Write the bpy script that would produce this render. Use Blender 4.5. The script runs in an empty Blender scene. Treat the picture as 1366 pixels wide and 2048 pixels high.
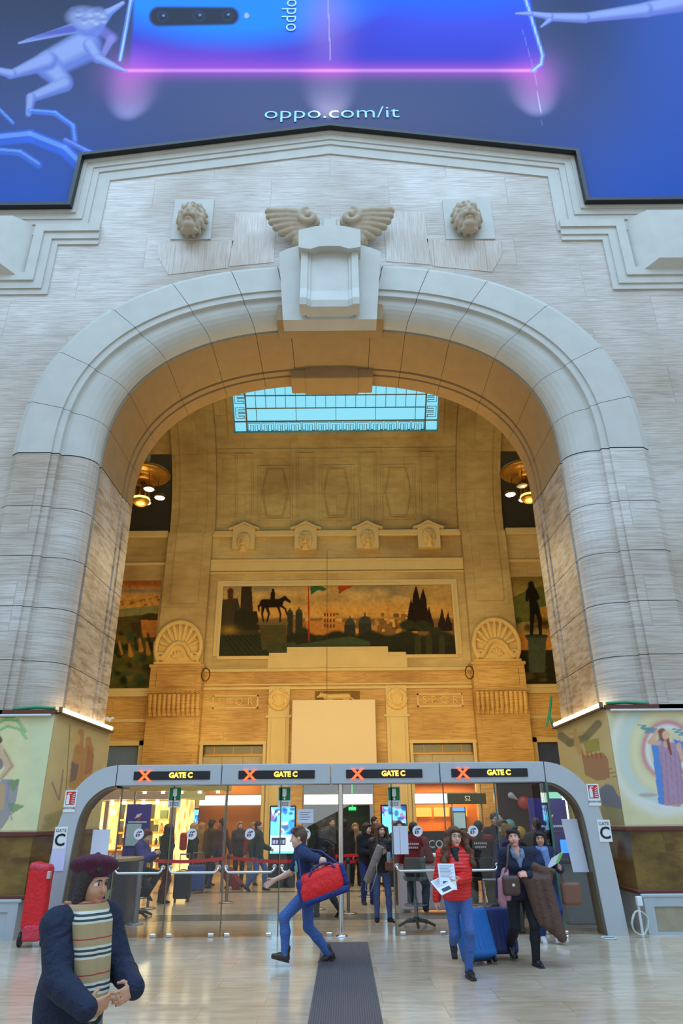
import bpy, math, random
import numpy as np
from mathutils import Vector, Matrix, Euler
random.seed(7); RNG = np.random.default_rng(7)
S = bpy.context.scene
COL = S.collection
PI = math.pi

# ------------------------------------------------------------------ camera
FPX = 1366.0; PITCH = math.radians(24.0); ROLL = math.radians(0.5); EYE = (0.23, 0.0, 1.8)
cam_data = bpy.data.cameras.new('camera'); cam = bpy.data.objects.new('camera', cam_data); COL.objects.link(cam)
cam_data.sensor_fit = 'VERTICAL'; cam_data.sensor_height = 36.0; cam_data.lens = 36.0 * FPX / 2048.0
cam_data.clip_end = 300
cam.matrix_world = Matrix.Translation(EYE) @ Matrix.Rotation(PI / 2 + PITCH, 4, 'X') @ Matrix.Rotation(-ROLL, 4, 'Z')
S.camera = cam

# ------------------------------------------------------------------ world, big lights, exposure
S.view_settings.view_transform = 'Standard'; S.view_settings.look = 'None'
S.view_settings.exposure = 0.2; S.view_settings.gamma = 1.0; S.view_settings.use_curve_mapping = False
world = bpy.data.worlds.new('hall_daylight'); S.world = world; world.use_nodes = True
_nt = world.node_tree; _bg = _nt.nodes['Background']
_tc = _nt.nodes.new('ShaderNodeTexCoord'); _sx = _nt.nodes.new('ShaderNodeSeparateXYZ'); _rp = _nt.nodes.new('ShaderNodeValToRGB')
_nt.links.new(_tc.outputs['Generated'], _sx.inputs[0]); _nt.links.new(_sx.outputs['Z'], _rp.inputs[0])
_rp.color_ramp.elements[0].position = 0.0; _rp.color_ramp.elements[0].color = (0.42, 0.40, 0.37, 1)
_rp.color_ramp.elements[1].position = 0.6; _rp.color_ramp.elements[1].color = (0.40, 0.66, 1.0, 1)
_nt.links.new(_rp.outputs[0], _bg.inputs['Color']); _bg.inputs['Strength'].default_value = 1.25

def lamp(name, kind, loc, energy, color, size=1.0, size_y=None, aim=None, spot=None, blend=0.5, spread=None):
    d = bpy.data.lights.new(name, kind); d.energy = energy; d.color = color
    if kind == 'AREA':
        d.size = size
        if size_y: d.shape = 'RECTANGLE'; d.size_y = size_y
        if spread: d.spread = spread
    elif kind in ('POINT', 'SPOT'): d.shadow_soft_size = size
    if kind == 'SPOT': d.spot_size = spot; d.spot_blend = blend
    o = bpy.data.objects.new(name, d); COL.objects.link(o); o.location = loc
    if aim is not None:
        o.rotation_euler = (Vector(aim) - Vector(loc)).to_track_quat('-Z', 'Y').to_euler()
    return o
WARM = (1.0, 0.71, 0.25); WARM2 = (1.0, 0.78, 0.42)
# the glass roof of the hall the photographer stands in
lamp('glass_roof_daylight', 'AREA', (0, 0, 33), 6500, (0.50, 0.74, 1.0), 40, 18, aim=(0, 6, 0))
# added fill lights without fixtures, aimed at the inner hall's walls, vault and floor
lamp('back_wall_fill', 'AREA', (0, 22.5, 5.2), 430, WARM, 16, 0.6, aim=(0, 30, 5.5))
lamp('vault_fill', 'AREA', (0, 17.6, 6.0), 520, WARM, 18, 0.8, aim=(0, 27.5, 17))
lamp('arch_fill', 'AREA', (0, 18.2, 5.0), 45, WARM, 9, 0.6, aim=(0, 14.0, 13))
lamp('inner_hall_fill', 'AREA', (0, 20.5, 9.0), 560, WARM2, 14, 4, aim=(0, 20.5, 0))
# spotlights that graze the printed banner
for sx in (-5.6, 0.0, 5.75):
    lamp('banner_spotlight', 'SPOT', (sx, 11.7, 18.6), 520, (1.0, 0.82, 0.56), 0.05, aim=(sx, 12.85, 20.3), spot=0.8, blend=1.0)

# ------------------------------------------------------------------ photo geometry helpers (pixel of the photograph -> point on a real plane)
def _ray(px, py):
    a = (px - 683) / FPX; b = (1024 - py) / FPX
    c, s = math.cos(ROLL), math.sin(ROLL); a, b = a * c + b * s, -a * s + b * c
    return (a, math.cos(PITCH) - b * math.sin(PITCH), math.sin(PITCH) + b * math.cos(PITCH))
def P(px, py, y):
    d = _ray(px, py); t = y / d[1]; return Vector((EYE[0] + d[0] * t, y, EYE[2] + d[2] * t))
def G(px, py, z=0.0):
    d = _ray(px, py); t = (z - EYE[2]) / d[2]; return Vector((EYE[0] + d[0] * t, d[1] * t, z))
def PROJ(X, Y, Z):
    x = X - EYE[0]; yc = Y * math.cos(PITCH) + (Z - EYE[2]) * math.sin(PITCH)
    b = (-Y * math.sin(PITCH) + (Z - EYE[2]) * math.cos(PITCH)) / yc; a = x / yc
    c, s = math.cos(ROLL), math.sin(ROLL)
    return 683 + (a * c - b * s) * FPX, 1024 - (a * s + b * c) * FPX

# ------------------------------------------------------------------ materials
def lin(c):
    c = np.asarray(c, float) / 255.0
    return np.where(c <= 0.04045, c / 12.92, ((c + 0.055) / 1.055) ** 2.4)
def L4(c): return tuple(float(v) for v in lin(c)) + (1.0,)
MATS = {}
def mat(name, rgb, rough=0.6, metal=0.0, var=0.10, scale=8.0, bump=0.0, spec=0.5, coat=0.0, sheen=0.0, wrinkle=0.0):
    """plain surface with a little procedural variation; rgb is 0..255 sRGB"""
    if name in MATS: return MATS[name]
    m = bpy.data.materials.new(name); m.use_nodes = True; nt = m.node_tree; b = nt.nodes['Principled BSDF']
    b.inputs['Roughness'].default_value = rough; b.inputs['Metallic'].default_value = metal
    b.inputs['Specular IOR Level'].default_value = spec; b.inputs['Coat Weight'].default_value = coat
    if sheen: b.inputs['Sheen Weight'].default_value = sheen
    tc = nt.nodes.new('ShaderNodeTexCoord'); n = nt.nodes.new('ShaderNodeTexNoise'); n.inputs['Scale'].default_value = scale; n.inputs['Detail'].default_value = 4
    mx = nt.nodes.new('ShaderNodeMix'); mx.data_type = 'RGBA'
    c = L4(rgb); mx.inputs[6].default_value = tuple(v * (1 - var) for v in c[:3]) + (1,); mx.inputs[7].default_value = tuple(min(1, v * (1 + var)) for v in c[:3]) + (1,)
    nt.links.new(tc.outputs['Object'], n.inputs['Vector']); nt.links.new(n.outputs['Fac'], mx.inputs[0]); nt.links.new(mx.outputs[2], b.inputs['Base Color'])
    if bump:
        bp = nt.nodes.new('ShaderNodeBump'); bp.inputs['Strength'].default_value = bump; bp.inputs['Distance'].default_value = 0.02
        nt.links.new(n.outputs['Fac'], bp.inputs['Height']); nt.links.new(bp.outputs[0], b.inputs['Normal'])
    if wrinkle:
        n2 = nt.nodes.new('ShaderNodeTexNoise'); n2.inputs['Scale'].default_value = 11.0; n2.inputs['Detail'].default_value = 2; n2.inputs['Distortion'].default_value = 1.6; nt.links.new(tc.outputs['Object'], n2.inputs['Vector'])
        bp2 = nt.nodes.new('ShaderNodeBump'); bp2.inputs['Strength'].default_value = wrinkle; bp2.inputs['Distance'].default_value = 0.05
        nt.links.new(n2.outputs['Fac'], bp2.inputs['Height'])
        if bump: nt.links.new(bp.outputs[0], bp2.inputs['Normal'])
        nt.links.new(bp2.outputs[0], b.inputs['Normal'])
    MATS[name] = m; return m
def emit(name, rgb, strength):
    if name in MATS: return MATS[name]
    m = bpy.data.materials.new(name); m.use_nodes = True; b = m.node_tree.nodes['Principled BSDF']
    b.inputs['Base Color'].default_value = (0.02, 0.02, 0.02, 1); b.inputs['Emission Color'].default_value = L4(rgb); b.inputs['Emission Strength'].default_value = strength
    MATS[name] = m; return m
def paint_mat(name, rough=0.7, glow=0.0):
    """colours come from a painted / printed colour attribute; glow makes it a lit screen"""
    if name in MATS: return MATS[name]
    m = bpy.data.materials.new(name); m.use_nodes = True; nt = m.node_tree; b = nt.nodes['Principled BSDF']; b.inputs['Roughness'].default_value = rough; b.inputs['Specular IOR Level'].default_value = 0.12
    a = nt.nodes.new('ShaderNodeAttribute'); a.attribute_name = 'Col'
    if glow:
        nt.links.new(a.outputs['Color'], b.inputs['Emission Color']); b.inputs['Emission Strength'].default_value = glow; b.inputs['Base Color'].default_value = (0.01, 0.01, 0.01, 1)
    else: nt.links.new(a.outputs['Color'], b.inputs['Base Color'])
    MATS[name] = m; return m
def glass_mat(name, tint=(249, 252, 251), refl=1.0):
    m = bpy.data.materials.new(name); m.use_nodes = True; nt = m.node_tree; nt.nodes.remove(nt.nodes['Principled BSDF']); out = nt.nodes['Material Output']
    t = nt.nodes.new('ShaderNodeBsdfTransparent'); t.inputs[0].default_value = L4(tint)
    g = nt.nodes.new('ShaderNodeBsdfGlossy'); g.inputs['Roughness'].default_value = 0.02
    f = nt.nodes.new('ShaderNodeFresnel'); f.inputs[0].default_value = 1.45
    mm = nt.nodes.new('ShaderNodeMath'); mm.operation = 'MULTIPLY'; mm.inputs[1].default_value = refl; nt.links.new(f.outputs[0], mm.inputs[0])
    mx = nt.nodes.new('ShaderNodeMixShader'); nt.links.new(mm.outputs[0], mx.inputs[0]); nt.links.new(t.outputs[0], mx.inputs[1]); nt.links.new(g.outputs[0], mx.inputs[2])
    nt.links.new(mx.outputs[0], out.inputs[0]); MATS[name] = m; return m
def stone(name, light, dark, block=(2.6, 0.95), joint=0.010, plane='xz', vein=(1.2, 22.0), rough=0.55, tint=None, offset=0.5, bump=0.25, stain=None):
    """travertine: streaks that run with the bed of each block, thin joints between blocks"""
    m = bpy.data.materials.new(name); m.use_nodes = True; nt = m.node_tree; b = nt.nodes['Principled BSDF']; b.inputs['Roughness'].default_value = rough; N = nt.nodes.new
    tc = N('ShaderNodeTexCoord'); sp = N('ShaderNodeSeparateXYZ'); cb = N('ShaderNodeCombineXYZ'); nt.links.new(tc.outputs['Object'], sp.inputs[0])
    o = {'x': 'X', 'y': 'Y', 'z': 'Z'}; nt.links.new(sp.outputs[o[plane[0]]], cb.inputs[0]); nt.links.new(sp.outputs[o[plane[1]]], cb.inputs[1])
    third = [q for q in 'xyz' if q not in plane][0]
    br = N('ShaderNodeTexBrick'); br.offset = offset; nt.links.new(cb.outputs[0], br.inputs['Vector'])
    br.inputs['Scale'].default_value = 1.0; br.inputs['Brick Width'].default_value = block[0]; br.inputs['Row Height'].default_value = block[1]
    br.inputs['Mortar Size'].default_value = joint; br.inputs['Mortar Smooth'].default_value = 0.2; br.inputs['Bias'].default_value = 0.0
    br.inputs['Color1'].default_value = (0.40, 0.40, 0.40, 1); br.inputs['Color2'].default_value = (1, 1, 1, 1); br.inputs['Mortar'].default_value = (0, 0, 0, 1)
    # streak noise, shifted block by block
    vm = N('ShaderNodeVectorMath'); vm.operation = 'MULTIPLY'; vm.inputs[1].default_value = (vein[0], vein[1], 1.0)
    cb2 = N('ShaderNodeCombineXYZ'); nt.links.new(sp.outputs[o[plane[0]]], cb2.inputs[0]); nt.links.new(sp.outputs[o[plane[1]]], cb2.inputs[1]); nt.links.new(sp.outputs[o[third]], cb2.inputs[2])
    nt.links.new(cb2.outputs[0], vm.inputs[0])
    va = N('ShaderNodeVectorMath'); va.operation = 'MULTIPLY_ADD'; va.inputs[1].default_value = (17, 9, 5); nt.links.new(br.outputs['Color'], va.inputs[0]); nt.links.new(vm.outputs[0], va.inputs[2])
    n1 = N('ShaderNodeTexNoise'); n1.inputs['Scale'].default_value = 1.0; n1.inputs['Detail'].default_value = 6; n1.inputs['Roughness'].default_value = 0.65; nt.links.new(va.outputs[0], n1.inputs['Vector'])
    r1 = N('ShaderNodeValToRGB'); e = r1.color_ramp.elements; e[0].position = 0.36; e[0].color = L4(dark); e[1].position = 0.58; e[1].color = L4(light); nt.links.new(n1.outputs['Fac'], r1.inputs[0])
    n2 = N('ShaderNodeTexNoise'); n2.inputs['Scale'].default_value = 0.35; n2.inputs['Detail'].default_value = 3; nt.links.new(tc.outputs['Object'], n2.inputs['Vector'])
    mt = N('ShaderNodeMix'); mt.data_type = 'RGBA'; mt.blend_type = 'MULTIPLY'; mt.inputs[0].default_value = 1.0
    r2 = N('ShaderNodeValToRGB'); e = r2.color_ramp.elements; e[0].position = 0.3; e[0].color = L4(stain or (205, 190, 172)); e[1].position = 0.65; e[1].color = (1, 1, 1, 1); nt.links.new(n2.outputs['Fac'], r2.inputs[0])
    nt.links.new(r1.outputs[0], mt.inputs[6]); nt.links.new(r2.outputs[0], mt.inputs[7])
    # block-to-block tone, and the joint
    mb = N('ShaderNodeMix'); mb.data_type = 'RGBA'; mb.blend_type = 'MULTIPLY'; mb.inputs[0].default_value = 1.0
    r3 = N('ShaderNodeValToRGB'); e = r3.color_ramp.elements; e[0].position = 0.0; e[0].color = (0.74, 0.71, 0.67, 1); e[1].position = 1.0; e[1].color = (1, 1, 1, 1)
    x = r3.color_ramp.elements.new(0.39); x.color = (0.90, 0.89, 0.875, 1)
    nt.links.new(br.outputs['Color'], r3.inputs[0]); nt.links.new(mt.outputs[2], mb.inputs[6]); nt.links.new(r3.outputs[0], mb.inputs[7])
    nt.links.new(mb.outputs[2], b.inputs['Base Color'])
    if bump:
        bp = N('ShaderNodeBump'); bp.inputs['Strength'].default_value = bump; bp.inputs['Distance'].default_value = 0.03
        nt.links.new(n1.outputs['Fac'], bp.inputs['Height']); nt.links.new(bp.outputs[0], b.inputs['Normal'])
    MATS[name] = m; return m

# ------------------------------------------------------------------ object helpers
def tag(o, label=None, cat=None, group=None, kind=None):
    if label: o['label'] = label
    if cat: o['category'] = cat
    if group: o['group'] = group
    if kind: o['kind'] = kind
    return o
def thing(name, label, cat, loc=(0, 0, 0), rz=0.0, group=None):
    o = bpy.data.objects.new(name, None); COL.objects.link(o); o.location = loc; o.rotation_euler = (0, 0, rz); o.empty_display_size = 0.1
    return tag(o, label, cat, group)
class MB:
    """collects simple shapes and links them as one mesh object"""
    def __init__(s): s.v = []; s.f = []; s.m = []; s.sm = []
    def add(s, v, f, mi=0, smooth=False):
        o = len(s.v); s.v += [tuple(p) for p in v]; s.f += [tuple(o + i for i in q) for q in f]; s.m += [mi] * len(f); s.sm += [smooth] * len(f); return s
    def box(s, a, b, mi=0, bev=0.0):
        x0, x1 = sorted((a[0], b[0])); y0, y1 = sorted((a[1], b[1])); z0, z1 = sorted((a[2], b[2]))
        if bev:
            bev = min(bev, (x1 - x0) / 2.01, (y1 - y0) / 2.01, (z1 - z0) / 2.01)
            v = []
            for sx, X in ((1, x0), (-1, x1)):
                for sy, Y in ((1, y0), (-1, y1)):
                    for sz, Z in ((1, z0), (-1, z1)):
                        v += [(X, Y + sy * bev, Z + sz * bev), (X + sx * bev, Y, Z + sz * bev), (X + sx * bev, Y + sy * bev, Z)]
            bm = hull(v); return s.add(bm[0], bm[1], mi)
        v = [(x, y, z) for x in (x0, x1) for y in (y0, y1) for z in (z0, z1)]
        return s.add(v, [(0, 1, 3, 2), (4, 6, 7, 5), (0, 4, 5, 1), (2, 3, 7, 6), (0, 2, 6, 4), (1, 5, 7, 3)], mi)
    def prism(s, pts, y0, y1, mi=0, axis='y'):
        """outline pts (a,b) extruded; axis y: (x,z), axis z: (x,y), axis x: (y,z)"""
        w = {'y': lambda a, b, c: (a, c, b), 'z': lambda a, b, c: (a, b, c), 'x': lambda a, b, c: (c, a, b)}[axis]
        n = len(pts); v = [w(a, b, y0) for a, b in pts] + [w(a, b, y1) for a, b in pts]
        return s.add(v, [tuple(range(n)), tuple(range(2 * n - 1, n - 1, -1))] + [(i, i + n, (i + 1) % n + n, (i + 1) % n) for i in range(n)], mi)
    def tube(s, pts, r, n=10, mi=0, smooth=True, cap=True):
        pts = [Vector(p) for p in pts]; rs = r if isinstance(r, (list, tuple)) else [r] * len(pts)
        v = []; f = []; prev = None
        for i, p in enumerate(pts):
            d = (pts[min(i + 1, len(pts) - 1)] - pts[max(i - 1, 0)]).normalized()
            if prev is None: prev = d.orthogonal().normalized()
            u = (prev - d * prev.dot(d)).normalized(); prev = u; w = d.cross(u)
            v += [p + (u * math.cos(2 * PI * k / n) + w * math.sin(2 * PI * k / n)) * rs[i] for k in range(n)]
        for i in range(len(pts) - 1):
            f += [(i * n + k, i * n + (k + 1) % n, (i + 1) * n + (k + 1) % n, (i + 1) * n + k) for k in range(n)]
        s.add(v, f, mi, smooth)
        if cap: s.add(v[:n], [tuple(range(n - 1, -1, -1))], mi); s.add(v[-n:], [tuple(range(n))], mi)
        return s
    def lathe(s, prof, n=24, c=(0, 0, 0), mi=0, smooth=True):
        v = []; f = []
        for r, z in prof: v += [(c[0] + r * math.cos(2 * PI * k / n), c[1] + r * math.sin(2 * PI * k / n), c[2] + z) for k in range(n)]
        for i in range(len(prof) - 1): f += [(i * n + k, i * n + (k + 1) % n, (i + 1) * n + (k + 1) % n, (i + 1) * n + k) for k in range(n)]
        return s.add(v, f, mi, smooth)
    def cyl(s, a, b, r, n=16, mi=0): return s.tube([a, b], r, n, mi)
    def disc(s, c, r, y0, y1, n=28, mi=0, sx=1.0): return s.prism([(c[0] + r * sx * math.cos(2 * PI * k / n), c[1] + r * math.sin(2 * PI * k / n)) for k in range(n)], y0, y1, mi)
    def build(s, name, m, parent=None, kind=None):
        me = bpy.data.meshes.new(name); me.from_pydata(s.v, [], s.f)
        for q in (m if isinstance(m, (list, tuple)) else [m]): me.materials.append(q)
        me.polygons.foreach_set('material_index', s.m); me.polygons.foreach_set('use_smooth', s.sm); me.update()
        return link(name, me, parent, kind)
def link(name, me, parent=None, kind=None):
    o = bpy.data.objects.new(name, me); COL.objects.link(o)
    if parent is not None: o.parent = parent
    if kind: o['kind'] = kind
    return o
def hull(pts):
    import bmesh
    bm = bmesh.new()
    for p in pts: bm.verts.new(p)
    bmesh.ops.convex_hull(bm, input=bm.verts); bm.verts.ensure_lookup_table(); bm.verts.index_update()
    v = [tuple(q.co) for q in bm.verts]; f = [tuple(q.index for q in p.verts) for p in bm.faces]; bm.free(); return v, f
def copy_thing(src, name=None):
    c = src.copy(); COL.objects.link(c)
    def rec(a, b):
        for ch in list(a.children):
            d = ch.copy(); COL.objects.link(d); d.parent = b; rec(ch, d)
    rec(src, c); return c
def text(name, body, size, m, loc, parent=None, rot=(PI / 2, 0, 0), depth=0.004, align='CENTER', bold=0.0, sx=1.0, space=1.0):
    cu = bpy.data.curves.new(name, 'FONT'); cu.body = body; cu.size = size; cu.extrude = depth; cu.align_x = align; cu.align_y = 'CENTER'; cu.offset = bold; cu.resolution_u = 3; cu.space_character = space
    t = bpy.data.objects.new(name + '_curve', cu); COL.objects.link(t); bpy.context.view_layer.update()
    me = bpy.data.meshes.new_from_object(t.evaluated_get(bpy.context.evaluated_depsgraph_get())); bpy.data.objects.remove(t); bpy.data.curves.remove(cu)
    me.materials.clear(); me.materials.append(m); o = link(name, me, parent); o.location = loc; o.rotation_euler = rot; o.scale = (sx, 1, 1); return o

# ------------------------------------------------------------------ painted panels: a fine mesh whose colours are brushed on by shapes
class Canvas:
    def __init__(s, u0, u1, v0, v1, nu, nv, base):
        s.u = np.linspace(u0, u1, nu); s.v = np.linspace(v0, v1, nv); s.U, s.V = np.meshgrid(s.u, s.v); s.A, s.B = s.U, s.V
        s.C = np.empty(s.U.shape + (3,)); s.C[:] = lin(base)
    def project(s, y):                       # brush in photograph coordinates; the panel itself stays a flat print on its wall
        s.A, s.B = PROJ(s.U, y, s.V); return s
    def put(s, k, c): 
        k = np.clip(k, 0, 1)[..., None]; s.C = s.C * (1 - k) + lin(c) * k; return s
    def poly(s, pts, c, a=1.0):
        x, y = s.A, s.B; ins = np.zeros(x.shape, bool); n = len(pts)
        for i in range(n):
            (x0, y0), (x1, y1) = pts[i], pts[(i + 1) % n]
            if y0 == y1: continue
            k = ((y0 > y) != (y1 > y)) & (x < (x1 - x0) * (y - y0) / (y1 - y0) + x0); ins ^= k
        return s.put(ins * a, c)
    def ell(s, cx, cy, rx, ry, c, a=1.0, soft=0.12):
        d = np.hypot((s.A - cx) / rx, (s.B - cy) / ry); return s.put(np.clip((1 + soft / 2 - d) / soft, 0, 1) * a, c)
    def glow(s, cx, cy, rx, ry, c, a=1.0): return s.put(a * np.exp(-((s.A - cx) / rx) ** 2 - ((s.B - cy) / ry) ** 2), c)
    def cap(s, p, q, r0, r1, c, a=1.0, soft=0.3):
        dx, dy = q[0] - p[0], q[1] - p[1]; h = np.clip(((s.A - p[0]) * dx + (s.B - p[1]) * dy) / max(dx * dx + dy * dy, 1e-9), 0, 1)
        r = r0 + (r1 - r0) * h; d = np.hypot(s.A - p[0] - dx * h, s.B - p[1] - dy * h)
        return s.put(np.clip((r * (1 + soft / 2) - d) / (np.maximum(r, 1e-6) * soft), 0, 1) * a, c)
    def line(s, pts, w, c, a=1.0):
        for p, q in zip(pts, pts[1:]): s.cap(p, q, w / 2, w / 2, c, a)
        return s
    def grad(s, c, f, a=1.0): return s.put(f * a, c)
    def noise(s, amt, sx, sy, seed=1):
        r = np.random.default_rng(seed); acc = 0
        for o in range(3):
            g = r.random((64, 64)); x = (s.A * sx * 2 ** o) % 63; y = (s.B * sy * 2 ** o) % 63; i = x.astype(int); j = y.astype(int); fx = x - i; fy = y - j
            acc = acc + ((g[j, i] * (1 - fx) + g[j, (i + 1) % 64] * fx) * (1 - fy) + (g[(j + 1) % 64, i] * (1 - fx) + g[(j + 1) % 64, (i + 1) % 64] * fx) * fy - 0.5) / 2 ** o
        s.C = np.clip(s.C * (1 + amt * acc[..., None] * 2), 0, 1); return s
    def build(s, name, m, place, parent=None, mask=None, kind=None):
        nv, nu = s.U.shape; pts = place(s.U, s.V); v = pts.reshape(-1, 3)
        i = np.arange(nv * nu).reshape(nv, nu); q = np.stack([i[:-1, :-1], i[:-1, 1:], i[1:, 1:], i[1:, :-1]], -1)
        if mask is not None: q = q[mask(s.U, s.V)[:-1, :-1] & mask(s.U, s.V)[1:, 1:] & mask(s.U, s.V)[:-1, 1:] & mask(s.U, s.V)[1:, :-1]]
        q = q.reshape(-1, 4); me = bpy.data.meshes.new(name); me.from_pydata(v.tolist(), [], q.tolist())
        at = me.color_attributes.new('Col', 'FLOAT_COLOR', 'POINT'); c = np.ones((len(v), 4)); c[:, :3] = s.C.reshape(-1, 3); at.data.foreach_set('color', c.ravel())
        me.materials.append(m); return link(name, me, parent, kind)

# ------------------------------------------------------------------ sculpting: blended distance shapes meshed as one continuous surface
def rc(a, b, ra, rb, m=0, k=0.03, reg='', op='+'): return dict(t='rc', a=np.array(a, float), b=np.array(b, float), ra=ra, rb=rb, m=m, k=k, reg=reg, op=op)
def el(c, r, m=0, k=0.03, R=None, reg='', op='+'): return dict(t='el', c=np.array(c, float), r=np.array(r, float), R=np.eye(3) if R is None else np.array(R, float), m=m, k=k, reg=reg, op=op)
def bx(c, h, m=0, k=0.02, R=None, rr=0.02, reg='', op='+'): return dict(t='bx', c=np.array(c, float), h=np.array(h, float), R=np.eye(3) if R is None else np.array(R, float), rr=rr, m=m, k=k, reg=reg, op=op)
def _bb(p):
    if p['t'] == 'rc': r = max(p['ra'], p['rb']); return np.minimum(p['a'], p['b']) - r, np.maximum(p['a'], p['b']) + r
    e = np.abs(p['R']) @ (p['r'] if p['t'] == 'el' else p['h']); return p['c'] - e, p['c'] + e
def _dist(p, X, Y, Z, grow=0.0):
    if p['t'] == 'rc':
        a = p['a']; d = p['b'] - a; L = float(d @ d) or 1e-9
        h = np.clip(((X - a[0]) * d[0] + (Y - a[1]) * d[1] + (Z - a[2]) * d[2]) / L, 0, 1)
        return np.sqrt((X - a[0] - d[0] * h) ** 2 + (Y - a[1] - d[1] * h) ** 2 + (Z - a[2] - d[2] * h) ** 2) - (p['ra'] + (p['rb'] - p['ra']) * h) - grow
    c = p['c']; R = p['R']; x = X - c[0]; y = Y - c[1]; z = Z - c[2]
    lx = x * R[0, 0] + y * R[1, 0] + z * R[2, 0]; ly = x * R[0, 1] + y * R[1, 1] + z * R[2, 1]; lz = x * R[0, 2] + y * R[1, 2] + z * R[2, 2]
    if p['t'] == 'el':
        r = p['r'] + grow; k0 = np.sqrt((lx / r[0]) ** 2 + (ly / r[1]) ** 2 + (lz / r[2]) ** 2); k1 = np.sqrt((lx / r[0] ** 2) ** 2 + (ly / r[1] ** 2) ** 2 + (lz / r[2] ** 2) ** 2)
        return k0 * (k0 - 1) / np.maximum(k1, 1e-9)
    h = p['h'] + grow - p['rr']; qx = np.abs(lx) - h[0]; qy = np.abs(ly) - h[1]; qz = np.abs(lz) - h[2]
    return np.sqrt(np.maximum(qx, 0) ** 2 + np.maximum(qy, 0) ** 2 + np.maximum(qz, 0) ** 2) + np.minimum(np.maximum(qx, np.maximum(qy, qz)), 0) - p['rr']
def sculpt(name, prims, mats, res=0.02, parent=None, grow=0.0, ymax=None, smooth=True):
    adds = [p for p in prims if p['op'] == '+']
    lo = np.min([_bb(p)[0] for p in adds], 0) - grow - 3 * res; hi = np.max([_bb(p)[1] for p in adds], 0) + grow + 3 * res
    n = np.ceil((hi - lo) / res).astype(int) + 1; F = np.full(n, 0.2)
    ax = [lo[i] + np.arange(n[i]) * res for i in range(3)]
    for p in prims:
        mg = max(4 * res, p['k'] * 1.2 + res) + grow; a, b = _bb(p)
        i0 = np.maximum(np.floor((a - mg - lo) / res).astype(int), 0); i1 = np.minimum(np.ceil((b + mg - lo) / res).astype(int) + 1, n)
        if (i1 <= i0).any(): continue
        sl = tuple(slice(i0[j], i1[j]) for j in range(3))
        X = ax[0][sl[0]][:, None, None]; Y = ax[1][sl[1]][None, :, None]; Z = ax[2][sl[2]][None, None, :]
        d = _dist(p, X, Y, Z, grow if p['op'] == '+' else 0.0); f = F[sl]; k = max(p['k'], 1e-5)
        if p['op'] == '+': h = np.maximum(k - np.abs(f - d), 0) / k; F[sl] = np.minimum(f, d) - h * h * k * 0.25
        else: h = np.maximum(k - np.abs(f + d), 0) / k; F[sl] = np.maximum(f, -d) + h * h * k * 0.25
    if ymax is not None: F = np.maximum(F, (ax[1] - ymax)[None, :, None])
    v, q = surface_nets(F, lo, res)
    me = bpy.data.meshes.new(name); me.from_pydata(v.tolist(), [], q.tolist())
    for m in (mats if isinstance(mats, (list, tuple)) else [mats]): me.materials.append(m)
    if isinstance(mats, (list, tuple)) and len(mats) > 1:
        c = v[q].mean(1); best = np.full(len(c), 9.0); mi = np.zeros(len(c), int)
        for p in adds:
            d = _dist(p, c[:, 0], c[:, 1], c[:, 2], grow); k = d < best; best[k] = d[k]; mi[k] = p['m']
        me.polygons.foreach_set('material_index', mi)
    me.polygons.foreach_set('use_smooth', [smooth] * len(q)); me.update()
    return link(name, me, parent)
def surface_nets(F, lo, res):
    s = F < 0; nx, ny, nz = F.shape
    c = [(i, j, k) for i in (0, 1) for j in (0, 1) for k in (0, 1)]
    def sh(A, o): return A[o[0]:nx - 1 + o[0], o[1]:ny - 1 + o[1], o[2]:nz - 1 + o[2]]
    cnt = sum(sh(s, o).astype(np.int8) for o in c); act = (cnt > 0) & (cnt < 8); idx = np.argwhere(act); I = tuple(idx.T)
    vals = np.stack([sh(F, o)[I] for o in c], -1); pos = np.zeros((len(idx), 3)); num = np.zeros(len(idx))
    for a in range(8):
        for b in range(a + 1, 8):
            da = np.array(c[a]); db = np.array(c[b])
            if np.abs(da - db).sum() != 1: continue
            fa, fb = vals[:, a], vals[:, b]; k = (fa < 0) != (fb < 0); t = np.where(k, fa / np.where(k, fa - fb, 1), 0)
            pos += np.where(k[:, None], da + (db - da) * t[:, None], 0); num += k
    v = lo + (idx + pos / num[:, None]) * res
    vid = np.full(act.shape, -1); vid[I] = np.arange(len(idx)); Q = []
    for axis in range(3):
        o = [0, 0, 0]; o[axis] = 1; u, w = [(1, 2), (2, 0), (0, 1)][axis]
        A = s[:nx - o[0], :ny - o[1], :nz - o[2]]; B = s[o[0]:, o[1]:, o[2]:]; e = np.argwhere(A != B); st = A[tuple(e.T)]
        ok = (e[:, u] > 0) & (e[:, w] > 0) & (e[:, u] < act.shape[u]) & (e[:, w] < act.shape[w]); e = e[ok]; st = st[ok]
        du = np.zeros(3, int); du[u] = 1; dw = np.zeros(3, int); dw[w] = 1
        g = [vid[tuple((e - x).T)] for x in (du + dw, dw, np.zeros(3, int), du)]; q = np.stack(g, -1); q = np.where(st[:, None], q, q[:, ::-1]); Q.append(q)
    return v, np.concatenate(Q)
def rotm(rx=0, ry=0, rz=0): return np.array(Euler((rx, ry, rz)).to_matrix())
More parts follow.
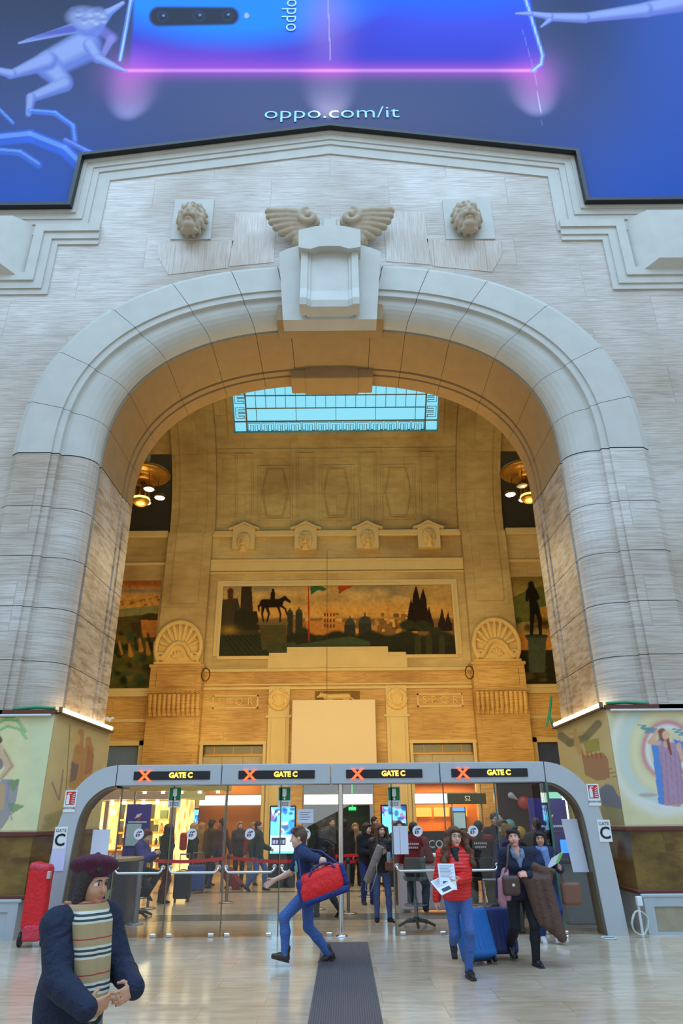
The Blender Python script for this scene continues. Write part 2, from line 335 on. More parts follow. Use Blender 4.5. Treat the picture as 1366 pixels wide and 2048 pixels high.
# ================================================================== THE SETTING
YF = 13.02          # front wall plane
YR = 15.85          # back of the front wall
YB = 30.0           # back wall of the inner hall
marble = stone('travertine_facade', (226, 222, 216), (190, 182, 172), (3.1, 1.02), 0.009, 'xz', (1.6, 40.0), 0.5)
marble_up = stone('travertine_upright', (232, 228, 222), (206, 196, 184), (1.3, 3.4), 0.012, 'xz', (40.0, 1.6), 0.5, offset=0.0)
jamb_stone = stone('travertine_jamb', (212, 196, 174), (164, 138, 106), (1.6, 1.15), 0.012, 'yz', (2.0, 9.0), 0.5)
plain_stone = mat('smooth_limestone', (192, 191, 182), 0.55, var=0.13, scale=2.2, bump=0.08)
carved_stone = mat('carved_limestone', (176, 160, 136), 0.7, var=0.16, scale=6, bump=0.15)
warm_stone = stone('travertine_inner_wall', (214, 176, 108), (178, 134, 68), (2.4, 0.85), 0.010, 'xz', (1.4, 26.0), 0.5)
vault_stone = stone('vault_plaster', (190, 168, 116), (174, 150, 96), (2.2, 1.6), 0.012, 'xz', (1.0, 3.0), 0.7, bump=0.08)
inner_plain = mat('inner_limestone', (200, 178, 128), 0.6, var=0.10, scale=2.0, bump=0.08)
carve_warm = mat('inner_carving', (206, 176, 116), 0.7, var=0.12, scale=5, bump=0.1)
brown_dado = stone('brown_marble_dado', (140, 112, 50), (96, 70, 26), (1.9, 1.2), 0.010, 'xz', (1.5, 2.5), 0.3, bump=0.05)
dado_side = stone('brown_marble_side', (132, 104, 46), (92, 66, 24), (1.9, 1.2), 0.010, 'yz', (1.5, 2.5), 0.3, bump=0.05)
red_trim = mat('red_brown_moulding', (96, 46, 30), 0.4)
grey_plinth = mat('pale_grey_plinth', (176, 182, 184), 0.5, var=0.08, scale=3)
plinth_panel = mat('mottled_plinth_panel', (158, 146, 120), 0.5, var=0.25, scale=7)
black_trim = mat('black_banner_edge', (18, 20, 28), 0.5)

# floor -------------------------------------------------------------
fl = stone('floor_marble', (226, 208, 184), (206, 184, 156), (1.25, 0.62), 0.005, 'xy', (2.0, 9.0), 0.16, bump=0.0, stain=(214, 200, 186))
_nt = fl.node_tree; _b = _nt.nodes['Principled BSDF']; _b.inputs['Specular IOR Level'].default_value = 0.6
MB().box((-24, -26, -0.3), (24, 40, 0)).build('floor', fl, kind='structure')
band = mat('grey_floor_band', (120, 112, 98), 0.18, var=0.12, scale=4)
for i, (y0, y1) in enumerate(((15.0, 15.9), (20.2, 20.6))):
    MB().box((-5.0, y0, 0), (5.0, y1, 0.004)).build('trim_%d' % (40 + i), band, kind='structure')

# the arch curve ----------------------------------------------------
Z0 = 9.0
def arch_pt(a, b, t, n=2.5): c, s = math.cos(t), math.sin(t); return (a * max(c, 0) ** (2 / n), Z0 + b * max(s, 0) ** (2 / n))
def t_of(xn, n=2.5): return math.acos(min(1, xn ** (n / 2)))
JOINTS = [0.0] + [t_of(x) for x in (0.987, 0.92, 0.764, 0.563, 0.356)] + [t_of(0.19)]
ZJ = [3.55, 4.55, 5.6, 6.65, 7.75, Z0]
def sweep_side(prof, sgn, mbs, gap=0.012, include_jamb=True, sub=5):
    """mbs(i) -> MB for block i; profile swept up the jamb and over the half arch, broken at the joints"""
    blocks = []
    if include_jamb:
        for z0, z1 in zip(ZJ, ZJ[1:]): blocks.append([[(a, z0 + gap / 2) for a, b, y in prof], [(a, z1 - gap / 2) for a, b, y in prof]])
    for t0, t1 in zip(JOINTS, JOINTS[1:] + [PI / 2]):
        g = gap / 12.0; ts = np.linspace(t0 + g, t1 - (0 if t1 == PI / 2 else g), sub + (4 if t1 == PI / 2 else 2))
        blocks.append([[arch_pt(a, b, t) for a, b, y in prof] for t in ts])
    for bi, rows in enumerate(blocks):
        v = []; f = []; n = len(prof)
        for r in rows: v += [(sgn * x, prof[k][2], z) for k, (x, z) in enumerate(r)]
        for i in range(len(rows) - 1):
            for k in range(n - 1):
                q = (i * n + k, i * n + k + 1, (i + 1) * n + k + 1, (i + 1) * n + k); f.append(q if sgn < 0 else q[::-1])
        mbs(bi).add(v, f, 0, False)
round_ = [(5.17 + 0.61 * (1 - math.sin(p)), 3.76 + 0.46 * (1 - math.sin(p)), 13.03 + 0.48 * (1 - math.cos(p))) for p in np.linspace(0, PI / 2, 8)]
P_FRONT = [(6.92, 5.33, 13.03), (6.74, 5.15, 12.90), (6.02, 4.47, 12.90), (6.02, 4.47, 12.94), (5.86, 4.30, 12.94), (5.84, 4.28, 13.03), (5.80, 4.25, 13.035)] + round_ + [(5.24, 3.83, 13.54), (5.24, 3.83, 13.60), (5.15, 3.75, 13.605)]
P_SOFFIT = [(5.15, 3.75, 13.58), (5.15, 3.75, 15.12), (5.20, 3.80, 15.13), (5.20, 3.80, 15.17), (5.13, 3.73, 15.18), (5.13, 3.73, 15.36), (5.17, 3.77, 15.37), (5.17, 3.77, 15.40), (5.11, 3.71, 15.41), (5.11, 3.71, 15.86), (5.6, 4.2, 15.87)]
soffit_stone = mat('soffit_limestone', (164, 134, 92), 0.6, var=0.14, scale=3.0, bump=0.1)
n_tr = 1
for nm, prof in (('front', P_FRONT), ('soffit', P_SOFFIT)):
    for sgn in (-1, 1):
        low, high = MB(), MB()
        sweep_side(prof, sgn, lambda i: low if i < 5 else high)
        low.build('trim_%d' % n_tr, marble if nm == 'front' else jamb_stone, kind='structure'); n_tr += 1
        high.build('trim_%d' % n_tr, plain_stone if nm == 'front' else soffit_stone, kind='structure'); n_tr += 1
# dark bed behind the joints
bed = mat('joint_mortar', (92, 80, 64), 0.9)
for prof in ([(6.80, 5.21, 12.96), (5.95, 4.40, 12.98), (5.72, 4.20, 13.10), (5.26, 3.84, 13.50), (5.24, 3.83, 15.75)],):
    b = MB()
    for sgn in (-1, 1): sweep_side(prof, sgn, lambda i: b, gap=0.0)
    b.build('trim_%d' % n_tr, bed, kind='structure'); n_tr += 1

# front wall with the opening, both faces
def wall_with_arch(name, a, b, y, X, Zt, m, flip):
    w = MB()
    for sgn in (-1, 1):
        inner = [(a, z) for z in np.linspace(0.0 if flip else 3.55, Z0, 6)] + [arch_pt(a, b, t) for t in np.linspace(0.06, PI / 2, 22)]
        outer = [(X, z) for z in np.linspace(0.0 if flip else 3.55, Z0, 6)]
        for t in np.linspace(0.06, PI / 2, 22):
            k = t / (PI / 2) * ((Zt - Z0) + X); outer.append((X, Z0 + k) if k < Zt - Z0 else (X - (k - (Zt - Z0)), Zt))
        v = [(sgn * x, y, z) for x, z in inner] + [(sgn * x, y, z) for x, z in outer]; n = len(inner)
        f = [(i, i + n, i + n + 1, i + 1) for i in range(n - 1)]
        w.add(v, f if (sgn > 0) != flip else [q[::-1] for q in f])
    return w.build(name, m, kind='structure')
wall_with_arch('wall_front', 6.9, 5.31, YF, 22.0, 30.0, marble, False)
wall_with_arch('wall_inner_front', 5.2, 3.8, YR, 22.0, 24.0, warm_stone, True)

# upright-veined slabs beside the keystone (laid flush, thin facing slabs)
up = MB()
for pts in ([(-4.0, 14.05), (-2.55, 14.25), (-2.45, 15.15), (-4.35, 15.05), (-4.3, 14.6)], [(-2.5, 14.3), (-1.40, 14.42), (-1.40, 16.1), (-2.45, 16.1)]):
    for s in (-1, 1):
        q = [(s * x, z) for x, z in pts]; up.prism(q if s > 0 else q[::-1], YF - 0.012, YF + 0.02)
up.build('trim_%d' % n_tr, marble_up, kind='structure'); n_tr += 1

# stepped mouldings under the banner --------------------------------
def strip(path, w0, w1, y0, y1, mi, mb):
    """flat moulding that follows a polyline (x,z); w0/w1 = distances to its inner side"""
    pts = [Vector((p[0], p[1])) for p in path]; a = []; b = []
    for i, p in enumerate(pts):
        d0 = (p - pts[i - 1]).normalized() if i else (pts[1] - p).normalized(); d1 = (pts[i + 1] - p).normalized() if i < len(pts) - 1 else d0
        n0 = Vector((d0.y, -d0.x)); n1 = Vector((d1.y, -d1.x)); n = (n0 + n1); n = n / max(n.dot(n0), 0.2)
        a.append(p + n * w0); b.append(p + n * w1)
    for i in range(len(pts) - 1): mb.prism([tuple(a[i]), tuple(a[i + 1]), tuple(b[i + 1]), tuple(b[i])], y0, y1, mi)
edge = [(-22, 16.17), (-6.70, 16.20), (-6.66, 18.00), (0.0, 19.08), (6.62, 18.00), (6.62, 16.20), (22, 16.20)]
mold = MB()
for w0, w1, y in ((0.0, 0.16, 12.88), (0.16, 0.34, 12.92), (0.34, 0.50, 12.95), (0.50, 0.82, 12.985)): strip(edge, w0, w1, y, YF + 0.02, 0, mold)
mold.build('trim_%d' % n_tr, plain_stone, kind='structure'); n_tr += 1
# second stepped frame, running down beside the plaques at the sides
mold = MB()
for s in (-1, 1):
    path = [(s * x, z) for x, z in ((5.86, 15.05), (6.88, 15.05), (6.88, 13.45), (22, 13.45))]
    if s < 0: path = path[::-1]
    for w0, w1, y in ((0.0, 0.24, 12.90), (0.24, 0.46, 12.945), (0.46, 0.62, 12.98)): strip(path, w0 - 0.62, w1 - 0.62, y, YF + 0.02, 0, mold)
mold.build('trim_%d' % n_tr, plain_stone, kind='structure'); n_tr += 1
for s, side in ((-1, 'left'), (1, 'right')):
    pl = MB(); x0, x1 = s * 7.56, s * 12.2
    zt, zb = 15.72, 14.02
    # block with chamfered lower and side edges
    A = [(x0, YF - 0.005, zb - 0.1), (x1, YF - 0.005, zb - 0.1), (x1, YF - 0.005, zt), (x0, YF - 0.005, zt)]; xi = x0 + s * 0.45
    B = [(xi, 12.68, zb + 0.12), (x1, 12.68, zb + 0.12), (x1, 12.68, zt), (xi, 12.68, zt)]
    f = [(4, 5, 6, 7), (0, 1, 5, 4), (3, 0, 4, 7), (2, 3, 7, 6)]
    pl.add(A + B, f if s > 0 else [q[::-1] for q in f]); o = pl.build('stone_plaque', plain_stone)
    tag(o, 'chamfered blank stone plaque jutting from the wall at the %s edge' % side, 'plaque', 'stone plaques beside the arch')

# ------------------------------------------------------------------ pier bases
PIER_X = 5.06; YP = 12.95
for s, side in ((-1, 'left'), (1, 'right')):
    b = MB(); b.box((s * PIER_X, YP, 1.58), (s * 22, 16.22, 3.58)); b.build('wall_pier_%s' % side, mat('pier_plaster', (214, 200, 160), 0.8, var=0.06), kind='structure')
    b = MB(); b.box((s * (PIER_X + 0.07), YP + 0.05, 0.6), (s * 22, 16.15, 1.58)); b.build('wall_dado_%s' % side, brown_dado, kind='structure')
    b = MB(); b.box((s * (PIER_X - 0.02), YP - 0.03, 1.52), (s * 22, 16.24, 1.60), bev=0.015).box((s * (PIER_X + 0.02), YP - 0.02, 0.58), (s * 22, 16.2, 0.64), bev=0.012)
    b.build('trim_%d' % n_tr, red_trim, kind='structure'); n_tr += 1
    b = MB(); b.box((s * (PIER_X + 0.10), YP - 0.02, 0.0), (s * 22, 16.3, 0.56)); b.box((s * (PIER_X + 0.06), YP - 0.06, 0.53), (s * 22, 16.3, 0.585), bev=0.015)
    b.box((s * (PIER_X + 0.095), YP - 0.047, 0.0), (s * (PIER_X + 0.25), YP, 0.538)); b.box((s * (PIER_X + 0.10), YP - 0.045, 0.40), (s * 22, YP, 0.54))
    b.box((s * (PIER_X + 0.10), YP - 0.045, 0.0), (s * 22, YP, 0.04)); b.build('baseboard_%s' % side, grey_plinth, kind='structure')
    b = MB(); b.box((s * (PIER_X + 0.24), YP - 0.025, 0.03), (s * 22, YP + 0.01, 0.41)); b.build('trim_%d' % n_tr, plinth_panel if s > 0 else grey_plinth, kind='structure'); n_tr += 1

# ------------------------------------------------------------------ inner hall: back wall, side walls, vault
VC_Y, VC_Z, VR = 22.93, 14.0, 7.07
def vault(x, phi, off=0.0): return (x, VC_Y + (VR - off) * math.cos(phi), VC_Z + (VR - off) * math.sin(phi))
def vpatch(mb, x0, x1, p0, p1, off0, off1, n=8, mi=0):
    """curved slab on the vault between two offsets towards the room"""
    ph = np.linspace(p0, p1, n + 1); v = []
    for p in ph: v += [vault(x0, p, off1), vault(x1, p, off1), vault(x0, p, off0), vault(x1, p, off0)]
    f = []
    for i in range(n):
        a = i * 4; b = a + 4; f += [(a, a + 1, b + 1, b), (a + 2, a, b, b + 2), (a + 1, a + 3, b + 3, b + 1)]
    e = n * 4; f += [(0, 2, 3, 1), (e, e + 1, e + 3, e + 2)]
    mb.add(v, f, mi)
def phi_at(py, px=683):
    best = min((abs(PROJ(0, *vault(0, p)[1:])[1] - py), p) for p in np.linspace(0.0, 1.35, 700)); return best[1]
PH_SK0, PH_SK1 = phi_at(866), PI - phi_at(866)
v = MB()
for x0, x1 in ((-22, -4.95), (4.95, 22)): vpatch(v, x0, x1, 0, PI, -0.3, 0.0, 40)
vpatch(v, -4.95, 4.95, 0, PH_SK0, -0.3, 0.0, 16); vpatch(v, -4.95, 4.95, PH_SK1, PI, -0.3, 0.0, 16)
v.build('ceiling', vault_stone, kind='structure')
v = MB()
for s in (-1, 1):
    vpatch(v, s * 5.75, s * 7.85, 0, PI, -0.02, 0.30, 40); vpatch(v, s * 6.15, s * 7.45, 0, PI, 0.28, 0.36, 40)
v.build('ceiling_rib', vault_stone, kind='structure')
# vault panels between the skylight and the cornice
pan = MB()
def vframe(x0, x1, pa, pb, w=0.09, h=0.05):
    dp = w / VR; vpatch(pan, x0, x1, pa, pa + dp, -0.01, h, 2); vpatch(pan, x0, x1, pb - dp, pb, -0.01, h, 2); vpatch(pan, x0, x0 + w, pa, pb, -0.01, h, 8); vpatch(pan, x1 - w, x1, pa, pb, -0.01, h, 8)
pt, pb_, pt2 = phi_at(930), phi_at(1040), phi_at(905)
for cx in (-2.95, 0.0, 2.95):
    vframe(cx - 0.82, cx + 0.82, pb_, pt)
    # elongated hexagon inside
    hx = 0.62; ks = [(-hx, 0.5), (-0.38, 0.98), (0.38, 0.98), (hx, 0.5), (0.38, 0.02), (-0.38, 0.02)]
    q0 = pb_ + 0.02; q1 = pt - 0.02
    for (a, b), (c, d) in zip(ks, ks[1:] + ks[:1]):
        p, q = vault(cx + a, q0 + (q1 - q0) * b, 0.02), vault(cx + c, q0 + (q1 - q0) * d, 0.02); pan.tube([p, q], 0.035, 6)
for cx in (-4.42, -1.48, 1.48, 4.42): vframe(cx - 0.42, cx + 0.42, phi_at(1062), pt2, 0.07, 0.06)
for cx in (-5.2, 5.2): vframe(cx - 0.42, cx + 0.42, phi_at(1035), pt2, 0.05, 0.03)
vpatch(pan, -5.75, 5.75, pt2 + 0.012, pt2 + 0.03, -0.01, 0.05, 2)
pan.build('ceiling_panel', vault_stone, kind='structure')
# dark glazed lunettes of the side bays
dk = mat('dark_lunette_glass', (42, 42, 36), 0.5)
for i, s in enumerate((-1, 1)):
    w = MB(); vpatch(w, s * 7.87, s * 14, phi_at(1061), phi_at(906), 0.0, 0.05, 10); w.build('window_%d' % (3 + i), dk, kind='structure')
# skylight -----------------------------------------------------------
sky = MB(); vpatch(sky, -4.95, 4.95, PH_SK0, PH_SK1, -0.55, -0.5, 24)
sky.build('window_1', emit('skylight_glass', (128, 214, 238), 0.95), kind='structure')
bz = mat('bronze_glazing_bar', (96, 82, 52), 0.5, metal=0.3)
g = MB()
vpatch(g, -5.12, 5.12, PH_SK0 - 0.03, PH_SK0 + 0.006, -0.5, 0.10, 2)
for s in (-1, 1): vpatch(g, s * 4.88, s * 5.12, PH_SK0, PH_SK1, -0.5, 0.10, 24)
o = g.build('trim_60', vault_stone, kind='structure')
g = MB()
rows = [PH_SK0 + (0.0675 + 0.0835 * i) for i in range(0, 22)]
for p in rows:
    if p < PH_SK1: vpatch(g, -4.3, 4.3, p, p + 0.005, -0.5, -0.44, 1)
for i in range(-9, 10): vpatch(g, i * 0.478 - 0.011, i * 0.478 + 0.011, PH_SK0 + (0.0675 if i % 4 == 0 else 0.151), PH_SK1, -0.5, -0.44, 24)
for s in (-1, 1): vpatch(g, s * 4.28, s * 4.34, PH_SK0, PH_SK1, -0.5, -0.42, 24)
vpatch(g, -4.9, 4.9, PH_SK0 + 0.0645, PH_SK0 + 0.0715, -0.5, -0.42, 1)
def key(cx, c0, along):                     # one stepped key of the fret border
    K = [(-0.34, 0), (-0.34, .9), (.34, .9), (.34, 0.08)], [(-0.2, 0.05), (-0.2, .68), (-.05, .68), (-.05, 0)], [(.2, 0), (.2, .68), (.05, .68), (.05, 0)], [(-.34, .08), (-.2, .08)], [(.2, .05), (.34, .05)]
    for path in K:
        if along: pts = [vault(cx + a * 0.85, PH_SK0 + 0.006 + b * 0.058, -0.46) for a, b in path]
        else: pts = [vault(along_s * (4.36 + b * 0.5), c0 + a * 0.10, -0.46) for a, b in path]
        g.tube(pts, 0.017, 4, cap=False)
for i in range(13): key(-3.96 + i * 0.66, 0, True)
for along_s in (-1, 1):
    for i in range(14): key(0, PH_SK0 + 0.125 + i * 0.098, False)
g.build('window_bars_1', bz, kind='structure')
# back wall: piers and lintels round the portals ----------------------
OPEN = [(-5.71, -3.10), (-1.45, 1.45), (3.07, 5.68)]; SIDE_OPEN = [(-10.2, -8.32), (8.24, 10.2)]
w = MB(); xs = sorted([q for o in OPEN + SIDE_OPEN for q in o]); lo = -22
for i in range(0, len(xs), 2):
    w.box((lo, YB, 0), (xs[i], YB + 0.6, 4.55)); lo = xs[i + 1]
w.box((lo, YB, 0), (22, YB + 0.6, 4.55)); w.box((-22, YB, 4.55), (22, YB + 0.6, 7.62)); w.build('wall_back', warm_stone, kind='structure')
upper_stone = stone('upper_inner_limestone', (200, 178, 128), (186, 162, 110), (2.2, 1.3), 0.008, 'xz', (1.0, 4.0), 0.6, bump=0.08)
MB().box((-22, YB, 7.62), (22, YB + 0.6, VC_Z)).build('wall_back_upper', upper_stone, kind='structure')
for s, side in ((-1, 'left'), (1, 'right')):
    MB().box((s * 22, 12.9, 0), (s * 22.4, 38, 24)).build('wall_%s' % side, warm_stone, kind='structure')
# corridor beyond the portals
cw = mat('corridor_wall', (190, 196, 200), 0.7)
MB().box((-22, 37.6, 0), (22, 38, 6)).build('wall_corridor', cw, kind='structure'); MB().box((-22, 30.6, 5.4), (22, 38, 5.7)).build('ceiling_corridor', cw, kind='structure')
lamp('corridor_light', 'AREA', (0, 34.3, 5.3), 420, (0.72, 0.86, 1.0), 24, 3)
# pilasters, cornices, bands ------------------------------------------
t = MB()
for s in (-1, 1):
    t.box((s * 5.78, YB - 0.38, 0), (s * 8.03, YB, 7.72))
t.build('trim_61', warm_stone, kind='structure'); t = MB()
for s in (-1, 1):
    t.box((s * 5.85, YB - 0.30, 7.72), (s * 7.9, YB, 14.0)); t.box((s * 6.25, YB - 0.36, 10.6), (s * 7.5, YB - 0.3, 14.3))
t.build('trim_66', upper_stone, kind='structure')
t = MB()
t.box((-5.85, YB - 0.22, 13.86), (5.85, YB, 14.16), bev=0.04); t.box((-5.85, YB - 0.12, 12.62), (5.85, YB, 12.74)); t.box((-5.85, YB - 0.07, 12.2), (5.85, YB, 12.62)); t.box((-5.85, YB - 0.12, 12.05), (5.85, YB, 12.12))
t.box((-5.85, YB - 0.14, 7.55), (5.85, YB, 7.70), bev=0.03); t.box((-5.85, YB - 0.06, 6.98), (5.85, YB, 7.04)); t.box((-5.85, YB - 0.09, 6.80), (5.85, YB, 6.90))
for s in (-1, 1):
    t.box((s * 7.95, YB - 0.22, 13.86), (s * 22, YB, 14.2), bev=0.04); t.box((s * 7.95, YB - 0.12, 12.5), (s * 22, YB, 12.62)); t.box((s * 7.95, YB - 0.12, 6.55), (s * 22, YB, 6.82)); t.box((s * 7.95, YB - 0.06, 5.5), (s * 22, YB, 5.62))
    # portal surrounds
    t.box((s * 3.0, YB - 0.08, 0), (s * 3.12, YB, 4.66)); t.box((s * 5.62, YB - 0.08, 0), (s * 5.76, YB, 4.66)); t.box((s * 2.98, YB - 0.10, 4.55), (s * 5.78, YB, 4.68))
    t.box((s * 8.1, YB - 0.06, 0), (s * 8.3, YB, 4.75)); t.box((s * 8.1, YB - 0.06, 4.56), (s * 10.4, YB, 4.75))
    # pilaster strips that carry the medallions
    t.box((s * 2.05, YB - 0.10, 0), (s * 2.95, YB, 6.92)); t.box((s * 2.2, YB - 0.15, 0), (s * 2.8, YB - 0.1, 5.6)); t.box((s * 1.95, YB - 0.14, 5.62), (s * 3.05, YB, 5.72))
    t.box((s * 3.4, YB - 0.03, 6.02), (s * 5.35, YB, 6.08)); t.box((s * 3.4, YB - 0.03, 6.52), (s * 5.35, YB, 6.58)); t.box((s * 3.4, YB - 0.03, 6.02), (s * 3.46, YB, 6.58)); t.box((s * 5.3, YB - 0.03, 6.02), (s * 5.36, YB, 6.58))
t.build('trim_62', inner_plain, kind='structure')
# transoms and blinds of the portals
gb = mat('smoked_transom', (84, 82, 78), 0.3); bl = mat('pale_roller_blind', (176, 166, 142), 0.7); bronze = mat('bronze_bar', (138, 104, 46), 0.35, metal=0.6)
for n, (x0, x1) in enumerate((OPEN[0], OPEN[2])):
    MB().box((x0, YB + 0.25, 4.2), (x1, YB + 0.3, 4.55)).build('window_%d' % (5 + n), gb, kind='structure')
    q = MB(); q.box((x0, YB + 0.16, 4.12), (x1, YB + 0.3, 4.2)); [q.box((x0 + (x1 - x0) * k - 0.015, YB + 0.22, 4.2), (x0 + (x1 - x0) * k + 0.015, YB + 0.3, 4.55)) for k in (0.2, 0.5, 0.8)]; q.build('trim_%d' % (63 + n), bronze, kind='structure')
    q = MB(); [q.box((x0 + (x1 - x0) * k / 3, YB + 0.22, 3.2), (x0 + (x1 - x0) * (k + 1) / 3 - 0.012, YB + 0.26, 4.12)) for k in range(3)]; q.build('window_%d' % (7 + n), bl, kind='structure')
bs = mat('blue_door_shade', (92, 116, 158), 0.5); bs2 = mat('dark_blue_door_shade', (48, 66, 110), 0.5, var=0.5, scale=3)
MB().box((-10.2, YB + 0.2, 0), (-8.32, YB + 0.26, 4.55)).build('window_9', bs, kind='structure'); MB().box((8.24, YB + 0.2, 0), (10.2, YB + 0.26, 4.55)).build('window_10', bs2, kind='structure')
# ================================================================== BANNER, CARVINGS, MURALS
# printed advertising banner -------------------------------------------------
YBN = 12.80
c = Canvas(-11.6, 11.6, 16.1, 27.2, 780, 380, (64, 78, 130)).project(YBN)
A, B = c.A, c.B
def sm(x, a, b): k = np.clip((x - a) / (b - a), 0, 1); return k * k * (3 - 2 * k)
c.grad((26, 30, 62), sm(B, 250, -20) * sm(np.abs(A - 683), 250, 560) * 0.9)
c.grad((46, 92, 190), sm(B, 170, 420) * sm(np.abs(A - 660), 260, 640))
c.grad((40, 88, 190), sm(A, 1120, 1366) * 0.75)
c.grad((88, 92, 130), np.exp(-((B - 240) / 90.0) ** 2) * sm(np.abs(A - 660), 520, 60) * 0.85)
# device body: blue to violet glow above the bright line
xl = 262 + (150 - B) * 0.0 - sm(B, 150, 0) * -8; xr = 1086 - (130 - B) * 0.20
ins = sm(A, xl - 6, xl + 2) * sm(A, xr + 4, xr - 4) * sm(B, 147, 140)
c.grad((52, 48, 196), ins); c.grad((140, 62, 206), ins * sm(B, 60, 140) * sm(A, 760, 420)); c.grad((60, 70, 216), ins * sm(A, 640, 860) * sm(B, 150, 40))
c.grad((0, 140, 255), ins * np.clip((1 - np.hypot((A - 470) / 360, (B + 60) / 170)) * 3.2, 0, 1)); c.grad((10, 96, 250), ins * np.clip((1 - np.hypot((A - 900) / 330, (B + 60) / 110)) * 2.5, 0, 1))
c.glow(655, 50, 46, 90, (176, 120, 206), 0.55)  # spotlight pools on the banner, painted into the print, with the next two
for gx in (252, 1078): c.glow(gx, 150, 50, 44, (190, 110, 206), 0.5)
# bright rim line with its halo
dist = np.where(A < 250, np.hypot(A - 250, B - 141), np.where(A > 1070, np.hypot(A - 1070, B - 141), np.abs(B - 141)))
c.grad((190, 80, 200), np.exp(-(dist / 16.0) ** 2) * 0.7); c.grad((246, 150, 240), np.exp(-(dist / 3.2) ** 2))
for seg in ([(1030, -60), (1055, 10), (1085, 110), (1082, 128), (1066, 141)], [(240, 120), (262, 0), (270, -60)]):
    c.line(seg, 9, (110, 150, 246), 0.7); c.line(seg, 3.5, (190, 220, 255), 0.95)
c.line([(1045, 60), (1070, 150), (1085, 250)], 1.6, (150, 160, 214), 0.5); c.line([(655, -20), (661, 120)], 2.2, (214, 190, 224), 0.7)
# camera island of the device
c.cap((318, 33), (460, 32), 20, 18, (30, 60, 120)); c.cap((318, 33), (460, 32), 17.5, 15.5, (22, 26, 44))
for lx, ly in ((325, 33), (398, 32), (455, 31)): c.ell(lx, ly, 13, 12, (34, 40, 66)); c.ell(lx, ly, 7, 6.5, (12, 14, 26)); c.ell(lx + 2, ly - 2, 3, 2.6, (110, 130, 200))
c.ell(493, 31, 5, 5.5, (176, 190, 214))
# generic winged child figure made of soft strokes
def limb(p, q, r0, r1, col=(112, 128, 206)):
    c.cap(p, q, r0, r1, col, 1, 0.35); o = 0.28; c.cap((p[0] - r0 * o * 0.4, p[1] - r0 * o), (q[0] - r1 * o * 0.4, q[1] - r1 * o), r0 * 0.62, r1 * 0.62, (172, 186, 232), 0.75, 0.9)
for i, (wx, wy) in enumerate(((38, 86), (52, 80), (70, 74), (88, 68))): c.cap((150, 56), (wx, wy), 10 - i, 2, [(150, 164, 220), (126, 140, 206), (104, 112, 196), (90, 92, 184)][i], 1, 0.5)
c.cap((200, 60), (226, 76), 11, 9, (120, 112, 200), 0.9, 0.8); c.cap((222, 78), (205, 112), 8, 5, (150, 140, 214), 0.9, 0.7)
limb((172, 92), (98, 130), 31, 27); limb((98, 132), (126, 164), 25, 19); limb((130, 168), (62, 196), 15, 9); limb((62, 196), (57, 228), 10, 6); limb((96, 122), (20, 150), 19, 8); limb((24, 148), (-20, 138), 9, 6)
limb((180, 90), (196, 116), 14, 11); limb((196, 116), (232, 134), 9, 6); limb((232, 134), (252, 142), 5, 2.5)
limb((190, 62), (216, 26), 12, 9); limb((216, 26), (246, 6), 8, 4)
limb((176, 48), (184, 44), 26, 24); c.ell(166, 34, 31, 20, (150, 160, 206), 0.85, 0.6); c.ell(196, 30, 17, 15, (140, 150, 200), 0.8, 0.6)
for i in range(16): c.ell(146 + (i * 37) % 62, 18 + (i * 23) % 30, 6, 4, (198, 202, 222) if i % 2 else (104, 112, 176), 0.6, 0.9)
# ribbons of cloth lower left and an outstretched arm at the right
for pts, w, col in (([(-20, 280), (60, 272), (130, 300), (170, 340), (186, 400)], 26, (58, 112, 236)), ([(60, 222), (110, 226), (146, 252), (150, 282)], 11, (80, 128, 240)), ([(130, 280), (170, 300), (220, 322)], 10, (104, 120, 240)), ([(-20, 300), (40, 305), (78, 330)], 14, (70, 120, 226)), ([(-20, 200), (26, 246)], 7, (84, 140, 240))):
    c.line(pts, w, col, 0.75); c.line([(x, y - w * 0.2) for x, y in pts], w * 0.35, (132, 178, 250), 0.7)
for p, q, r0, r1 in (((1400, -4), (1290, 20), 21, 14), ((1292, 20), (1165, 36), 14, 9), ((1170, 36), (1096, 34), 10, 8), ((1100, 33), (1060, 27), 7, 4.5), ((1062, 27), (1032, 27), 4.5, 2), ((1100, 40), (1082, 54), 5, 2)): limb(p, q, r0, r1, (116, 124, 206))
c.C *= 0.74
bmat = paint_mat('banner_print', 0.55)
banner = c.build('advertising_banner', bmat, lambda U, V: np.stack([U, np.full_like(U, YBN), V], -1), mask=lambda U, V: V > np.interp(U, [-6.72, -6.70, -6.64, 0, 6.60, 6.64, 6.66], [16.17, 16.2, 18.0, 19.06, 18.0, 16.2, 16.2]))
tag(banner, 'huge blue and violet printed banner with a phone above the stone arch', 'banner')
e = MB(); strip(edge, -0.03, 0.07, 12.72, 12.86, 0, e); e.build('edge_trim', black_trim, banner)
cyan = mat('banner_lettering', (150, 212, 250), 0.5, var=0.02)
q0, q1 = P(663, 226, YBN - 0.02), P(586, 30, YBN - 0.02)
text('web_address', 'oppo.com/it', 0.66, cyan, q0, banner, sx=1.16, bold=-0.004)
text('phone_lettering', 'oppo', 0.66, mat('phone_letter_silver', (164, 196, 236), 0.4), q1, banner, rot=(PI / 2, PI / 2, 0), sx=1.16, bold=-0.004)

